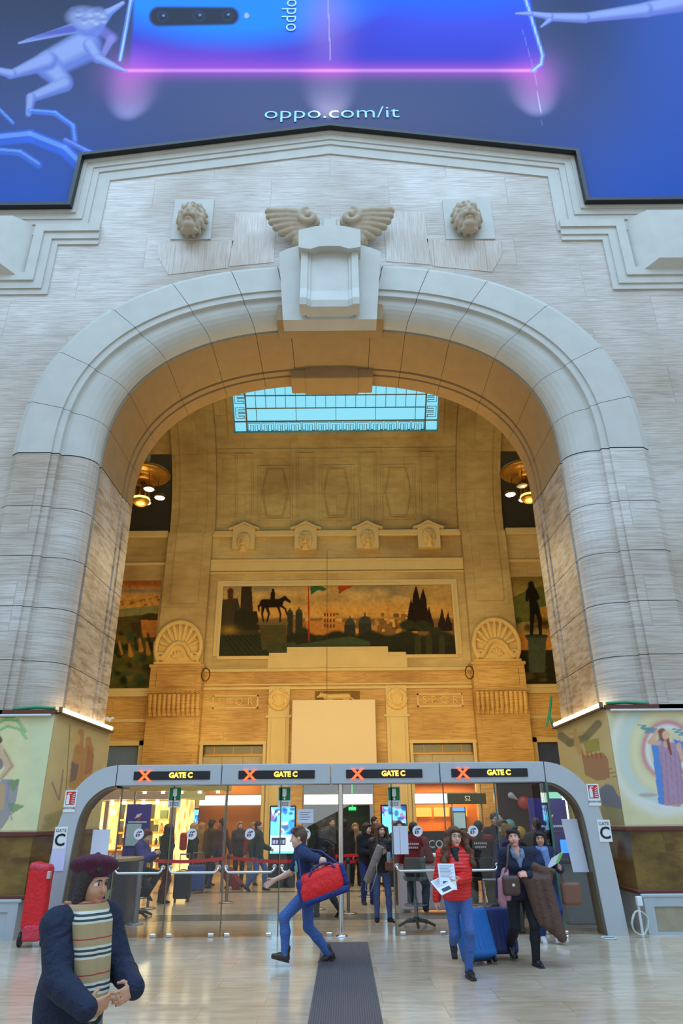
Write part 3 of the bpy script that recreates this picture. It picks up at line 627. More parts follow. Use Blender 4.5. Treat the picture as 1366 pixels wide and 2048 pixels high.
# lion heads ------------------------------------------------------------------
def lion_prims():
    p = [el((0, 0.02, 0), (0.30, 0.30, 0.36), k=0.05), el((0, -0.22, -0.02), (0.17, 0.15, 0.22), k=0.06)]
    for i in range(15):
        a = PI * 2 * i / 15; p.append(rc((0.27 * math.sin(a), -0.08, 0.30 * math.cos(a) + 0.03), (0.37 * math.sin(a), 0.06, 0.42 * math.cos(a)), 0.085, 0.05, k=0.03))
    for i in range(11):
        a = PI * 2 * i / 11 + 0.2; p.append(rc((0.20 * math.sin(a), -0.20, 0.24 * math.cos(a) + 0.06), (0.28 * math.sin(a), -0.08, 0.34 * math.cos(a) + 0.03), 0.05, 0.03, k=0.02))
    p += [rc((0, -0.30, 0.14), (0, -0.40, -0.06), 0.06, 0.065, k=0.04), el((0, -0.41, -0.07), (0.065, 0.05, 0.04), k=0.02)]
    for s in (-1, 1):
        p += [el((s * 0.075, -0.34, -0.14), (0.09, 0.10, 0.075), k=0.03), rc((s * 0.05, -0.32, 0.16), (s * 0.17, -0.26, 0.13), 0.035, 0.025, k=0.02), el((s * 0.11, -0.285, 0.075), (0.04, 0.03, 0.03), k=0.005), el((s * 0.21, -0.14, 0.27), (0.06, 0.04, 0.07), k=0.02)]
        p += [el((s * 0.11, -0.33, 0.085), (0.055, 0.04, 0.035), k=0.02, op='-')]
    p += [el((0, -0.30, -0.235), (0.11, 0.13, 0.05), k=0.02), el((0, -0.36, -0.205), (0.10, 0.10, 0.022), k=0.01, op='-'), el((0, -0.2, -0.34), (0.16, 0.16, 0.11), k=0.05), el((0, -0.12, -0.42), (0.24, 0.12, 0.07), k=0.04)]
    return p
for s, px, py in ((-1, 383, 436), (1, 934, 434)):
    q = P(px, py, 12.78)
    if s < 0: lion = sculpt('lion_carving', lion_prims(), carved_stone, 0.028, ymax=0.2)
    else: lion = bpy.data.objects.new('lion_carving', lion.data); COL.objects.link(lion)
    lion.location = (q.x, YF - 0.2, q.z); lion.scale = (1.0, 0.9, 1.22)
    tag(lion, 'large weathered lion head on the outer wall, %s of the winged keystone' % ('left' if s < 0 else 'right'), 'carving', 'lion heads of the outer wall')
    a, b, d = P(px - 42, 480, YF), P(px + 46, 400, YF), 0.02
    MB().box((a.x, YF - 0.03, a.z), (b.x, YF + 0.01, b.z)).build('trim_%d' % (70 + (s > 0)), plain_stone, kind='structure')
# keystone with wings ----------------------------------------------------------
def pz(px, py, y=12.6): q = P(px, py, y); return (q.x, q.z)
key_t = thing('winged_keystone', 'pale stone keystone with two carved wings over the arch crown', 'carving', (0, YF, 13.0))
def kid(o, t): o.parent = t; o.matrix_parent_inverse = Matrix.Translation(-Vector(t.location)); return o
def sym(pts, y): # mirror outline measured on the left half
    q = [pz(a, b, y) for a, b in pts]; q = [(x - (-0.01), z) for x, z in q]; return q + [(-x, z) for x, z in q[::-1]]
b = MB(); b.prism(sym([(565, 640), (557, 505), (575, 497), (600, 490), (640, 486)], 12.62), 12.62, YF); b.prism(sym([(572, 672), (572, 660), (640, 650)], 13.4), YF, 13.0) ; kid(b.build('voussoir_block', plain_stone), key_t)
b = MB()
prof = [(12.62, 14.30), (12.48, 14.28), (12.45, 13.6), (12.40, 12.95), (12.26, 12.56), (12.28, 12.38), (12.62, 12.34)]
b.prism(prof, -0.46, 0.46, axis='x'); kid(b.build('scroll_console', plain_stone), key_t)
b = MB()
for s in (-1, 1): b.prism([(y - 0.09, z) for y, z in prof], s * 0.52, s * 0.68, axis='x')
for s in (-1, 1): b.prism([(y - 0.04, z) for y, z in prof], s * 0.45, s * 0.53, axis='x')
kid(b.build('console_rim', plain_stone), key_t)
top = [(-0.74, 14.16), (-0.60, 14.12), (-0.45, 14.10), (-0.25, 14.18), (0, 14.19), (0.25, 14.18), (0.45, 14.10), (0.60, 14.12), (0.74, 14.16), (0.74, 14.70), (0.35, 14.82), (0, 14.86), (-0.35, 14.82), (-0.74, 14.70)]
b = MB(); b.prism(top, 12.26, 12.98); b.box((-0.18, 12.5, 14.8), (0.18, 12.98, 15.34), bev=0.03).box((-0.28, 12.56, 14.8), (0.28, 12.98, 15.2), bev=0.03); kid(b.build('cap_block', plain_stone), key_t)
def wing(s):
    """layered feathers that spread from the scroll at the inner top to a level tip"""
    p = []; W = lambda px, py, y: (lambda q: (q[0], y, q[1]))(pz(px, py, y))
    tips = [(536, 424), (538, 434), (543, 445), (551, 456), (562, 467), (575, 478), (590, 489)]
    for i, t in enumerate(tips):
        y = 12.62 + 0.03 * i; r = (614 - i * 2.2, 430 + i * 7.5); m = ((r[0] + t[0]) / 2, (r[1] + t[1]) / 2 - 1.5)
        p.append(rc(W(r[0], r[1], y - 0.06), W(m[0], m[1], y - 0.04), 0.13, 0.125, k=0.004)); p.append(rc(W(m[0], m[1], y - 0.04), W(t[0], t[1], y + 0.02), 0.125, 0.085, k=0.004))
    p.append(rc(W(616, 428, 12.56), W(537, 420, 12.60), 0.075, 0.06, k=0.01))
    cx = np.array(pz(618, 438, 12.58))
    for i in range(16):
        a = 1.9 + i * 0.42; rr = 0.25 - i * 0.013; p.append(rc((cx[0] + rr * math.cos(a), 12.50, cx[1] + rr * math.sin(a)), (cx[0] + (rr - 0.013) * math.cos(a + 0.42), 12.50, cx[1] + (rr - 0.013) * math.sin(a + 0.42)), 0.085, 0.08, k=0.01))
    p.append(el((cx[0], 12.68, cx[1]), (0.27, 0.16, 0.27), k=0.03)); p.append(rc(W(612, 450, 12.7), W(604, 486, 12.75), 0.2, 0.16, k=0.04)); p.append(rc((cx[0], 12.8, cx[1]), (cx[0], 13.0, cx[1] - 0.1), 0.25, 0.3, k=0.05))
    if s > 0:
        for q in p:
            for k in ('a', 'b', 'c'):
                if k in q: q[k] = q[k] * np.array([-1, 1, 1])
    return p
for s in (-1, 1): kid(sculpt('wing', wing(s), carved_stone, 0.026, ymax=YF), key_t)
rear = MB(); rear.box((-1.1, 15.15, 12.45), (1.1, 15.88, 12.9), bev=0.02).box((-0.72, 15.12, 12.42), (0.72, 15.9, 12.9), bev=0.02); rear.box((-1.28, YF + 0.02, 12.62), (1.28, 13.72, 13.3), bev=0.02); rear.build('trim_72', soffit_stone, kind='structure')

# small lion masks on the inner cornice ------------------------------------------
for i, (px, py) in enumerate(((487, 1083), (611, 1080), (735, 1077), (858, 1074))):
    q = P(px, py, YB - 0.3)
    b = MB(); b.prism([(q.x - 0.52, 13.2), (q.x + 0.52, 13.2), (q.x + 0.52, 14.2), (q.x, 14.42), (q.x - 0.52, 14.2)], YB - 0.28, YB); b.prism([(q.x - 0.72, 14.16), (q.x - 0.45, 14.22), (q.x, 14.44), (q.x + 0.45, 14.22), (q.x + 0.72, 14.16), (q.x + 0.72, 14.24), (q.x + 0.45, 14.32), (q.x, 14.56), (q.x - 0.45, 14.32), (q.x - 0.72, 14.24)], YB - 0.36, YB)
    b.build('trim_%d' % (74 + i), inner_plain, kind='structure')
    o = bpy.data.objects.new('lion_mask', lion.data); o = link('lion_mask', lion.data.copy()); o.data.materials.clear(); o.data.materials.append(carve_warm)
    o.location = (q.x, YB - 0.30, q.z); o.scale = (0.86, 0.5, 1.1)
    tag(o, ['leftmost small lion mask on the inner cornice', 'second small lion mask from the left on the inner cornice', 'third small lion mask from the left on the inner cornice', 'rightmost small lion mask on the inner cornice'][i], 'carving', 'lion masks of the inner cornice')
# palmettes on the pilasters --------------------------------------------------------
def palmette():
    p = [el((0, 0.1, 0.75), (1.02, 0.16, 1.15), k=0.05), bx((0, 0.1, 0.0), (1.04, 0.16, 0.10), k=0.03)]
    arc = [(0.98 * math.cos(a), 0.72 + 1.1 * math.sin(a)) for a in np.linspace(-0.5, PI + 0.5, 26)]
    for (x0, z0), (x1, z1) in zip(arc, arc[1:]): p.append(rc((x0, -0.08, z0), (x1, -0.08, z1), 0.10, 0.10, k=0.03))
    for i in range(9):
        a = PI * (i + 0.5) / 9; p.append(rc((0.40 * math.cos(a), -0.04, 0.72 + 0.30 * math.sin(a)), (0.74 * math.cos(a), -0.06, 0.75 + 0.84 * math.sin(a)), 0.05, 0.10, k=0.015)); p.append(el((0.80 * math.cos(a), -0.12, 0.78 + 0.92 * math.sin(a)), (0.07, 0.06, 0.07), k=0.02))
    st = [(0.66, 0.25), (0.50, 0.42), (0.42, 0.62), (0.22, 0.84), (0, 0.9)]
    for s in (-1, 1):
        for (x0, z0), (x1, z1) in zip(st, st[1:]): p.append(rc((s * x0, -0.10, z0), (s * x1, -0.10, z1), 0.10, 0.10, k=0.03))
        for i in range(12):
            a = i * 0.55; r = 0.20 - i * 0.013; p.append(rc((s * (0.72 + r * math.cos(a)), -0.14, 0.28 + r * math.sin(a)), (s * (0.72 + r * math.cos(a + 0.55)), -0.14, 0.28 + r * math.sin(a + 0.55)), 0.06, 0.06, k=0.01))
    for i in range(5): a = PI * (i + 0.5) / 5; p.append(rc((0, -0.06, 0.2), (0.24 * math.cos(a), -0.08, 0.25 + 0.28 * math.sin(a)), 0.03, 0.06, k=0.01))
    return p
pm = None
for s, side in ((-1, 'left'), (1, 'right')):
    if pm is None: pm = sculpt('shell_ornament', palmette(), carve_warm, 0.035, ymax=0.12); o = pm
    else: o = link('shell_ornament', pm.data)
    o.location = (s * 6.92, YB - 0.42, 7.86); tag(o, 'carved palmette shell with two volutes on the %s pilaster' % side, 'carving', 'palmettes of the inner pilasters')
    b = MB(); b.box((s * 5.72, YB - 0.55, 7.70), (s * 8.1, YB, 7.84), bev=0.03).box((s * 5.80, YB - 0.50, 6.66), (s * 8.02, YB, 7.70)).box((s * 6.05, YB - 0.54, 6.85), (s * 7.75, YB - 0.4, 7.55), bev=0.03)
    for k in range(11):
        x = s * (5.9 + k * 0.2); b.tube([(x, YB - 0.56, 6.55), (x, YB - 0.52, 6.1), (x, YB - 0.44, 5.66)], [0.108, 0.108, 0.07], 10)
    b.box((s * 5.80, YB - 0.47, 5.66), (s * 8.02, YB, 6.66))
    b.tube([(s * (5.76 + 0.07 * k), YB - 0.56, 6.64 + 0.03 * math.sin(k * 2.1)) for k in range(34)], 0.045, 6)
    b.build('trim_%d' % (80 + (s > 0)), warm_stone, kind='structure')
# medallions, carved letters, animal relief --------------------------------------------
for s, side in ((-1, 'left'), (1, 'right')):
    x = s * 2.52; p = [el((x, YB - 0.10, 6.36), (0.40, 0.08, 0.40), k=0.02)]
    for i in range(18): a = PI * 2 * i / 18; p.append(el((x + 0.40 * math.cos(a), YB - 0.14, 6.36 + 0.40 * math.sin(a)), (0.08, 0.06, 0.08), k=0.02))
    for i in range(-2, 3): p.append(rc((x + i * 0.05, YB - 0.18, 6.12), (x + i * 0.11, YB - 0.18, 6.36 + 0.22 - abs(i) * 0.05), 0.04, 0.05, k=0.015))
    p.append(rc((x - 0.22, YB - 0.17, 6.2), (x + 0.22, YB - 0.17, 6.2), 0.05, 0.05, k=0.02))
    tag(sculpt('medallion', p, carve_warm, 0.03, ymax=YB - 0.004), 'small round stone medallion left of the blank board' if s < 0 else 'small round stone medallion right of the blank board', 'carving', 'medallions of the inner wall')
    o = text('inscription', 'S·P·Q·R', 0.42, carve_warm, (s * 4.38, YB - 0.03, 6.30), None, depth=0.022, space=1.15); tag(o, 'carved stone letters SPQR over the %s portal' % side, 'inscription', 'carved letters of the inner wall')
b = MB(); b.box((-0.98, YB - 0.02, 6.0), (0.95, YB, 6.72)); o = b.build('trim_83', mat('niche_shade_colour', (120, 92, 48), 0.9), kind='structure')  # flat raised panel; the shade of the recess is put into its brown
p = [rc((-0.5, YB - 0.12, 6.45), (0.45, YB - 0.12, 6.48), 0.13, 0.12, k=0.05), rc((-0.5, YB - 0.14, 6.5), (-0.72, YB - 0.16, 6.52), 0.10, 0.09, k=0.04), rc((-0.72, YB - 0.16, 6.5), (-0.88, YB - 0.18, 6.44), 0.07, 0.04, k=0.03), rc((0.45, YB - 0.12, 6.48), (0.75, YB - 0.1, 6.3), 0.05, 0.03, k=0.03)]
for x in (-0.45, -0.3, 0.3, 0.45): p.append(rc((x, YB - 0.12, 6.4), (x - 0.05, YB - 0.12, 6.05), 0.07, 0.045, k=0.03))
for x in (-0.74, -0.66): p.append(rc((x, YB - 0.15, 6.57), (x - 0.01, YB - 0.14, 6.68), 0.035, 0.015, k=0.01))
tag(sculpt('animal_relief', p, carve_warm, 0.03, ymax=YB - 0.022), 'carved four-legged animal in a niche behind the blank board', 'carving')

# painted panorama and side murals ---------------------------------------------------------
def on_wall(y): return lambda U, V: np.stack([U, np.full_like(U, y), V], -1)
mural_mat = paint_mat('mural_paint', 0.45)
c = Canvas(-5.2, 5.2, 8.22, 11.46, 440, 140, (176, 142, 84)).project(YB - 0.03); A, B = c.A, c.B
c.noise(0.22, 0.03, 0.07, 3); c.grad((92, 108, 104), sm(B, 1205, 1170) * (0.35 + 0.35 * np.sin(A / 37.0)) ); c.grad((206, 150, 70), np.exp(-((B - 1222) / 13.0) ** 2) * 0.7)
for x, y, r in ((520, 1190, 16), (560, 1183, 14), (580, 1188, 12), (720, 1192, 22), (760, 1184, 16), (800, 1200, 14)): c.ell(x, y, r, r * 0.45, (206, 164, 98), 0.6, 1.0)
c.grad((120, 88, 48), sm(B, 1232, 1240)); rr = random.Random(5)
for i in range(90):                                       # sunlit roofs and walls of the distant town
    x = rr.uniform(575, 830); y = rr.uniform(1224, 1262); w = rr.uniform(4, 13); h = rr.uniform(4, 10); c.poly([(x, y), (x + w, y), (x + w, y + h), (x, y + h)], rr.choice([(190, 134, 66), (150, 100, 48), (206, 156, 84), (98, 70, 40), (120, 84, 44)]), 0.9)
c.poly([(645, 1220), (670, 1218), (670, 1268), (645, 1268)], (206, 142, 68)); c.poly([(612, 1242), (660, 1240), (700, 1246), (700, 1270), (612, 1270)], (176, 116, 54)); [c.poly([(648 + i * 6, 1226 + j * 11), (651 + i * 6, 1226 + j * 11), (651 + i * 6, 1233 + j * 11), (648 + i * 6, 1233 + j * 11)], (92, 58, 30)) for i in range(4) for j in range(3)]
for x, y, r in ((730, 1247, 13), (700, 1250, 11), (598, 1226, 7), (580, 1226, 6)): c.ell(x, y, r, r * 1.15, (58, 62, 56)); c.poly([(x - r, y), (x + r, y), (x + r, 1275), (x - r, 1275)], (48, 48, 40)); c.cap((x, y - r * 1.6), (x, y - r), 1.2, 2, (58, 62, 56))
c.cap((776, 1210), (776, 1245), 3, 3, (190, 130, 66)); c.cap((752, 1240), (752, 1272), 2.5, 3, (170, 120, 66))
c.grad((38, 40, 26), sm(B, 1262 + 5 * np.sin(A / 11.0), 1270 + 5 * np.sin(A / 11.0))); c.poly([(590, 1290), (700, 1272), (740, 1283), (740, 1300), (590, 1300)], (58, 70, 48)); c.grad((30, 26, 16), sm(B, 1286, 1300) * 0.7)
c.poly([(440, 1200), (475, 1196), (480, 1215), (510, 1230), (520, 1275), (440, 1280)], (58, 50, 34)); c.poly([(483, 1170), (503, 1170), (506, 1222), (480, 1222)], (50, 40, 30)); c.poly([(470, 1222), (514, 1222), (520, 1260), (466, 1260)], (40, 36, 26)); c.cap((461, 1182), (461, 1205), 6, 5, (72, 44, 26)); c.glow(458, 1260, 16, 8, (150, 122, 40), 0.8)
c.poly([(438, 1272), (520, 1268), (545, 1315), (438, 1315)], (42, 46, 30)); [c.line([(446 + i * 9, 1270), (478 + i * 12, 1314)], 1.6, (20, 22, 16), 0.8) for i in range(8)]
c.poly([(518, 1246), (572, 1246), (574, 1296), (524, 1300)], (72, 66, 38)); c.poly([(514, 1244), (576, 1244), (576, 1250), (514, 1250)], (96, 86, 50)); c.poly([(530, 1290), (590, 1284), (600, 1310), (540, 1312)], (58, 62, 40))
hd = (30, 20, 14)
for a, b_, r0, r1 in (((528, 1207), (558, 1206), 9, 8.5), ((558, 1204), (570, 1196), 6, 4), ((569, 1196), (579, 1203), 4, 2.6), ((526, 1204), (517, 1213), 3, 2), ((517, 1212), (518, 1222), 2.2, 1.6), ((527, 1212), (524, 1228), 4, 2), ((524, 1228), (527, 1243), 2, 1.6), ((533, 1212), (538, 1228), 3.5, 2), ((538, 1228), (534, 1243), 2, 1.6), ((556, 1212), (561, 1228), 3, 1.8), ((561, 1228), (560, 1243), 1.8, 1.6), ((560, 1210), (571, 1218), 3, 1.7), ((571, 1218), (573, 1228), 1.7, 1.4), ((545, 1202), (546, 1187), 5, 4.6), ((546, 1186), (546, 1180), 2.8, 2.8), ((546, 1203), (552, 1213), 3, 2)): c.cap(a, b_, r0, r1, hd)
c.line([(617, 1171), (618, 1282)], 2.6, (150, 40, 18)); c.poly([(620, 1173), (640, 1171), (654, 1178), (648, 1182), (636, 1180), (622, 1190)], (42, 92, 66)); c.poly([(676, 1172), (700, 1170), (708, 1172), (690, 1180), (678, 1188)], (150, 62, 30))
for cx, y0, w, yb in ((832, 1170, 12, 1262), (846, 1176, 12, 1262), (822, 1196, 9, 1262), (858, 1212, 10, 1262), (884, 1214, 8, 1262), (896, 1222, 9, 1262)):
    c.poly([(cx, y0), (cx + w * 0.5, y0 + 20), (cx + w, yb - 14), (cx + w, yb), (cx - w, yb), (cx - w, yb - 14), (cx - w * 0.5, y0 + 20)], (34, 22, 14)); 
for x, y, r in ((815, 1250, 16), (845, 1252, 18), (870, 1262, 14), (605, 1262, 12), (640, 1276, 10)): c.ell(x, y, r, r * 0.6, (44, 48, 30), 1, 0.4)
for x in (836, 858, 884): c.poly([(x - 6, 1312), (x - 6, 1275), (x, 1268), (x + 6, 1275), (x + 6, 1312)], (58, 58, 36), 0.8)
c.noise(0.16, 0.25, 0.3, 9)
mu = c.build('panorama_mural', mural_mat, on_wall(YB - 0.03), mask=lambda U, V: V > np.interp(np.abs(U), [0, 2.22, 2.23, 3.0, 3.01, 6], [8.6, 8.6, 8.36, 8.36, 8.2, 8.2])); tag(mu, 'wide painted town panorama with a rider statue on the inner wall', 'mural', 'murals of the inner wall')
b = MB(); fr = [(-5.2, 8.25), (-5.2, 11.44), (5.2, 11.44), (5.2, 8.25)]
for w, y in ((0.12, 0.10), (0.28, 0.06)): strip([(-5.2, 8.25), (-5.2, 11.44), (5.2, 11.44), (5.2, 8.25)], -w, 0, YB - y, YB, 0, b)
for x0, x1, z in ((-5.3, -3.0, 8.25), (-3.0, -2.22, 8.37), (-2.22, 2.22, 8.62), (2.22, 3.0, 8.37), (3.0, 5.3, 8.25)): b.box((x0, YB - 0.09, z - 0.14), (x1, YB, z))
b.box((-3.05, YB - 0.06, 7.7), (3.05, YB, 8.24)); b.box((-2.22, YB - 0.075, 7.7), (2.22, YB, 8.5)); b.prism([(-0.9, 7.7), (0.9, 7.7), (0.5, 7.78), (0.12, 7.86), (0.1, 7.95), (-0.1, 7.95), (-0.12, 7.86), (-0.5, 7.78)], YB - 0.16, YB); b.build('trim_84', inner_plain, kind='structure')
c = Canvas(-10.3, -8.08, 6.9, 11.78, 110, 200, (190, 140, 70)).project(YB - 0.03); A, B = c.A, c.B
c.grad((150, 84, 40), sm(B, 1185, 1165)); c.grad((88, 100, 104), np.exp(-((B - 1182) / 5.0) ** 2) * 0.7)
for i in range(60): x = rr.uniform(200, 325); y = rr.uniform(1190, 1212); c.poly([(x, y), (x + 7, y), (x + 7, y + 5), (x, y + 5)], rr.choice([(206, 150, 72), (140, 84, 40), (176, 120, 58)]), 0.8)
c.poly([(190, 1222), (330, 1210), (330, 1226), (190, 1238)], (124, 120, 78)); c.line([(225, 1232), (268, 1236)], 6, (170, 112, 56)); c.poly([(190, 1238), (330, 1226), (330, 1390), (190, 1390)], (78, 72, 36))
c.ell(301, 1240, 22, 14, (62, 52, 30)); c.poly([(281, 1240), (323, 1240), (320, 1275), (286, 1275)], (172, 110, 54)); c.poly([(262, 1246), (281, 1244), (281, 1275), (266, 1275)], (64, 52, 32))
for i in range(70): x = rr.uniform(205, 318); y = rr.uniform(1268, 1385); c.ell(x, y, rr.uniform(5, 13), rr.uniform(5, 11), rr.choice([(44, 62, 30), (28, 44, 26), (78, 86, 36), (32, 66, 50), (112, 88, 38), (20, 30, 18)]), 0.75, 0.8)
for i in range(12): x = rr.uniform(210, 318); y = rr.uniform(1265, 1300); c.cap((x, y), (x + 3, y + 22), 2, 5, rr.choice([(28, 38, 22), (176, 126, 58)]), 0.8)
c.noise(0.18, 0.2, 0.2, 4); tag(c.build('landscape_mural', mural_mat, on_wall(YB - 0.03)), 'tall painted landscape of river, domed temple and gardens beyond the left pilaster', 'mural', 'murals of the inner wall')
c = Canvas(8.0, 10.3, 6.93, 11.8, 110, 200, (150, 128, 66)).project(YB - 0.03); A, B = c.A, c.B
c.grad((112, 96, 50), sm(B, 1190, 1150)); c.poly([(1015, 1200), (1060, 1178), (1100, 1168), (1140, 1190), (1140, 1245), (1015, 1245)], (92, 96, 46)); c.poly([(1080, 1215), (1140, 1200), (1140, 1260), (1080, 1250)], (172, 130, 54)); c.poly([(1015, 1266), (1140, 1266), (1140, 1310), (1015, 1310)], (190, 128, 58)); c.poly([(1015, 1300), (1140, 1300), (1140, 1380), (1015, 1380)], (40, 38, 22))
for i in range(46): x = rr.uniform(1020, 1125); y = rr.choice([rr.uniform(1230, 1262), rr.uniform(1300, 1368)]); c.ell(x, y, rr.uniform(5, 10), rr.uniform(4, 8), rr.choice([(52, 56, 28), (30, 34, 20), (86, 72, 34), (96, 60, 30)]), 0.7, 0.8)
c.poly([(1050, 1272), (1096, 1272), (1092, 1282), (1090, 1345), (1058, 1345), (1056, 1282)], (70, 78, 62)); c.ell(1073, 1272, 24, 4, (44, 60, 48))
for a, b_, r0, r1 in (((1062, 1168), (1063, 1174), 6, 6), ((1063, 1180), (1067, 1208), 9, 8), ((1066, 1210), (1064, 1240), 7, 4.5), ((1064, 1240), (1063, 1268), 4.5, 3), ((1070, 1210), (1079, 1236), 7, 4.5), ((1079, 1236), (1081, 1268), 4.5, 3), ((1070, 1182), (1076, 1196), 4, 3.4), ((1056, 1182), (1054, 1200), 4, 3), ((1076, 1194), (1070, 1200), 3, 2)): c.cap(a, b_, r0, r1, (24, 22, 18))
c.noise(0.18, 0.2, 0.2, 6); tag(c.build('statue_mural', mural_mat, on_wall(YB - 0.03)), 'tall painted dark standing statue on a pedestal beyond the right pilaster', 'mural', 'murals of the inner wall')
b = MB(); b.box((-22, YB - 0.14, 6.72), (-8.05, YB, 6.9), bev=0.03).box((8.0, YB - 0.14, 6.76), (22, YB, 6.93), bev=0.03); b.build('trim_85', inner_plain, kind='structure')

# frescoes on the pier bases ------------------------------------------------------------------
fres = paint_mat('fresco_paint', 0.85)
def fig(c, pts, col, a=0.9):
    for p, q, r0, r1 in pts: c.cap(p, q, r0, r1, col, a, 0.35)
c = Canvas(-9.4, -PIER_X - 0.002, 1.62, 3.56, 240, 120, (222, 212, 160)).project(YP - 0.004); A, B = c.A, c.B
c.grad((206, 212, 170), sm(A, 20, 70) * 0.7); c.noise(0.05, 0.05, 0.05, 2)
for pts, w in (([(-20, 1455), (10, 1438), (35, 1440), (50, 1462)], 7), ([(-20, 1470), (15, 1452), (40, 1458), (52, 1476)], 6), ([(-30, 1448), (0, 1432), (28, 1434)], 6)): c.line(pts, w, (128, 176, 112), 0.8); c.line([(x, y - 1.5) for x, y in pts], w * 0.35, (176, 206, 150), 0.8)
fig(c, [((-14, 1500), (8, 1520), 22, 14), ((8, 1518), (22, 1532), 12, 7), ((22, 1532), (2, 1556), 6, 5)], (206, 176, 138)); fig(c, [((-6, 1476), (-2, 1480), 8, 7)], (78, 60, 58)); c.line([(8, 1500), (24, 1532), (2, 1558)], 1.6, (132, 100, 92), 0.8); c.ell(-2, 1528, 8, 12, (120, 106, 120), 0.8)
c.poly([(2, 1558), (38, 1560), (32, 1600), (16, 1640), (2, 1660), (-20, 1640)], (132, 124, 142), 0.75); c.poly([(12, 1562), (40, 1558), (28, 1585)], (120, 150, 96), 0.85); c.poly([(16, 1604), (50, 1612), (24, 1628)], (122, 150, 104), 0.85); fig(c, [((2, 1575), (4, 1615), 8, 4)], (196, 160, 118)); c.line([(18, 1562), (14, 1600), (24, 1640)], 3, (146, 132, 170), 0.8)
tag(c.build('seated_figure_fresco', fres, on_wall(YP - 0.004)), 'faded fresco of a seated figure under a palm on the left pier', 'mural', 'frescoes of the pier bases')
c = Canvas(PIER_X + 0.002, 9.4, 1.62, 3.56, 240, 120, (214, 202, 156)).project(YP - 0.004); c.noise(0.05, 0.05, 0.05, 5); A, B = c.A, c.B
d = np.hypot((A - 1335) / 1.0, (B - 1500) / 1.15)
for r, w, col in ((108, 10, (226, 222, 206)), (88, 11, (196, 212, 206)), (66, 9, (228, 216, 172)), (48, 5, (206, 120, 136)), (40, 5, (226, 226, 222))): c.grad(col, np.exp(-((d - r) / w) ** 2) * 0.85)
for x, y in ((1276, 1450), (1284, 1458), (1296, 1456), (1345, 1458), (1352, 1464)): c.line([(x, y), (x + 16, y + 2), (x + 6, y + 6), (x + 24, y + 8)], 3, (86, 142, 150), 0.8)
c.poly([(1303, 1490), (1318, 1478), (1332, 1482), (1326, 1520), (1330, 1610), (1318, 1610)], (98, 140, 200)); c.poly([(1345, 1478), (1366, 1484), (1372, 1530), (1360, 1500)], (80, 130, 206))
c.poly([(1316, 1488), (1350, 1484), (1362, 1520), (1372, 1606), (1350, 1612), (1328, 1610), (1326, 1560)], (176, 142, 160)); [c.line([(1322 + i * 9, 1505), (1328 + i * 10, 1606)], 1.6, (142, 108, 134), 0.6) for i in range(5)]; c.ell(1344, 1575, 7, 18, (176, 146, 172), 0.6, 0.6)
fig(c, [((1316, 1462), (1300, 1484), 4, 5), ((1300, 1484), (1318, 1486), 5, 5), ((1331, 1478), (1332, 1490), 5, 5), ((1358, 1490), (1366, 1520), 5, 4)], (222, 172, 140)); fig(c, [((1324, 1464), (1326, 1474), 8, 8), ((1334, 1476), (1342, 1508), 3.5, 2.5)], (138, 70, 56)); c.ell(1331, 1470, 7, 9, (226, 178, 146)); c.ell(1353, 1612, 9, 4, (206, 150, 116))
c.line([(1276, 1598), (1300, 1606), (1330, 1616), (1372, 1618)], 9, (222, 222, 214), 0.85); c.ell(1296, 1590, 18, 4, (176, 150, 140), 0.7, 0.5)
tag(c.build('robed_woman_fresco', fres, on_wall(YP - 0.004)), 'fresco of a woman in a mauve robe under a rainbow on the right pier', 'mural', 'frescoes of the pier bases')
def jamb_canvas(s):
    c = Canvas(YP + 0.002, 16.2, 1.62, 3.56, 150, 110, (206, 186, 132)); c.A, c.B = PROJ(s * (PIER_X - 0.004), c.U, c.V); return c
c = jamb_canvas(-1); c.noise(0.06, 0.05, 0.05, 7)
c.line([(140, 1450), (132, 1580)], 1.6, (120, 88, 50), 0.8); fig(c, [((162, 1464), (158, 1500), 6, 9), ((158, 1500), (150, 1566), 10, 14), ((177, 1478), (178, 1500), 5, 9), ((178, 1500), (172, 1556), 10, 13)], (188, 138, 84), 0.8); c.ell(152, 1478, 9, 12, (214, 176, 110), 0.8); c.poly([(176, 1490), (188, 1510), (184, 1545), (168, 1550)], (176, 116, 92), 0.7); c.poly([(143, 1522), (158, 1530), (152, 1560), (140, 1565)], (122, 108, 112), 0.8)
c.line([(118, 1600), (104, 1565)], 3, (146, 110, 120), 0.8); c.line([(118, 1600), (124, 1560), (126, 1540)], 3, (156, 120, 120), 0.8); [c.ell(90 + i * 5, 1655 - (i * 17) % 30, 7, 8, (122, 134, 92), 0.5, 0.8) for i in range(8)]
tag(c.build('group_fresco', fres, lambda U, V: np.stack([np.full_like(U, -PIER_X + 0.004), U, V], -1)), 'ochre fresco of standing figures on the inner side of the left pier', 'mural', 'frescoes of the pier bases')
c = jamb_canvas(1); c.noise(0.06, 0.05, 0.05, 8)
c.line([(1122, 1472), (1140, 1486), (1170, 1476), (1196, 1448)], 16, (128, 122, 92), 0.85); fig(c, [((1150, 1460), (1154, 1486), 3, 6), ((1154, 1486), (1162, 1506), 6, 5), ((1150, 1466), (1136, 1470), 2.2, 2), ((1156, 1468), (1168, 1464), 2.2, 2)], (196, 164, 104)); c.poly([(1164, 1482), (1198, 1476), (1200, 1500), (1176, 1508)], (162, 156, 78), 0.85)
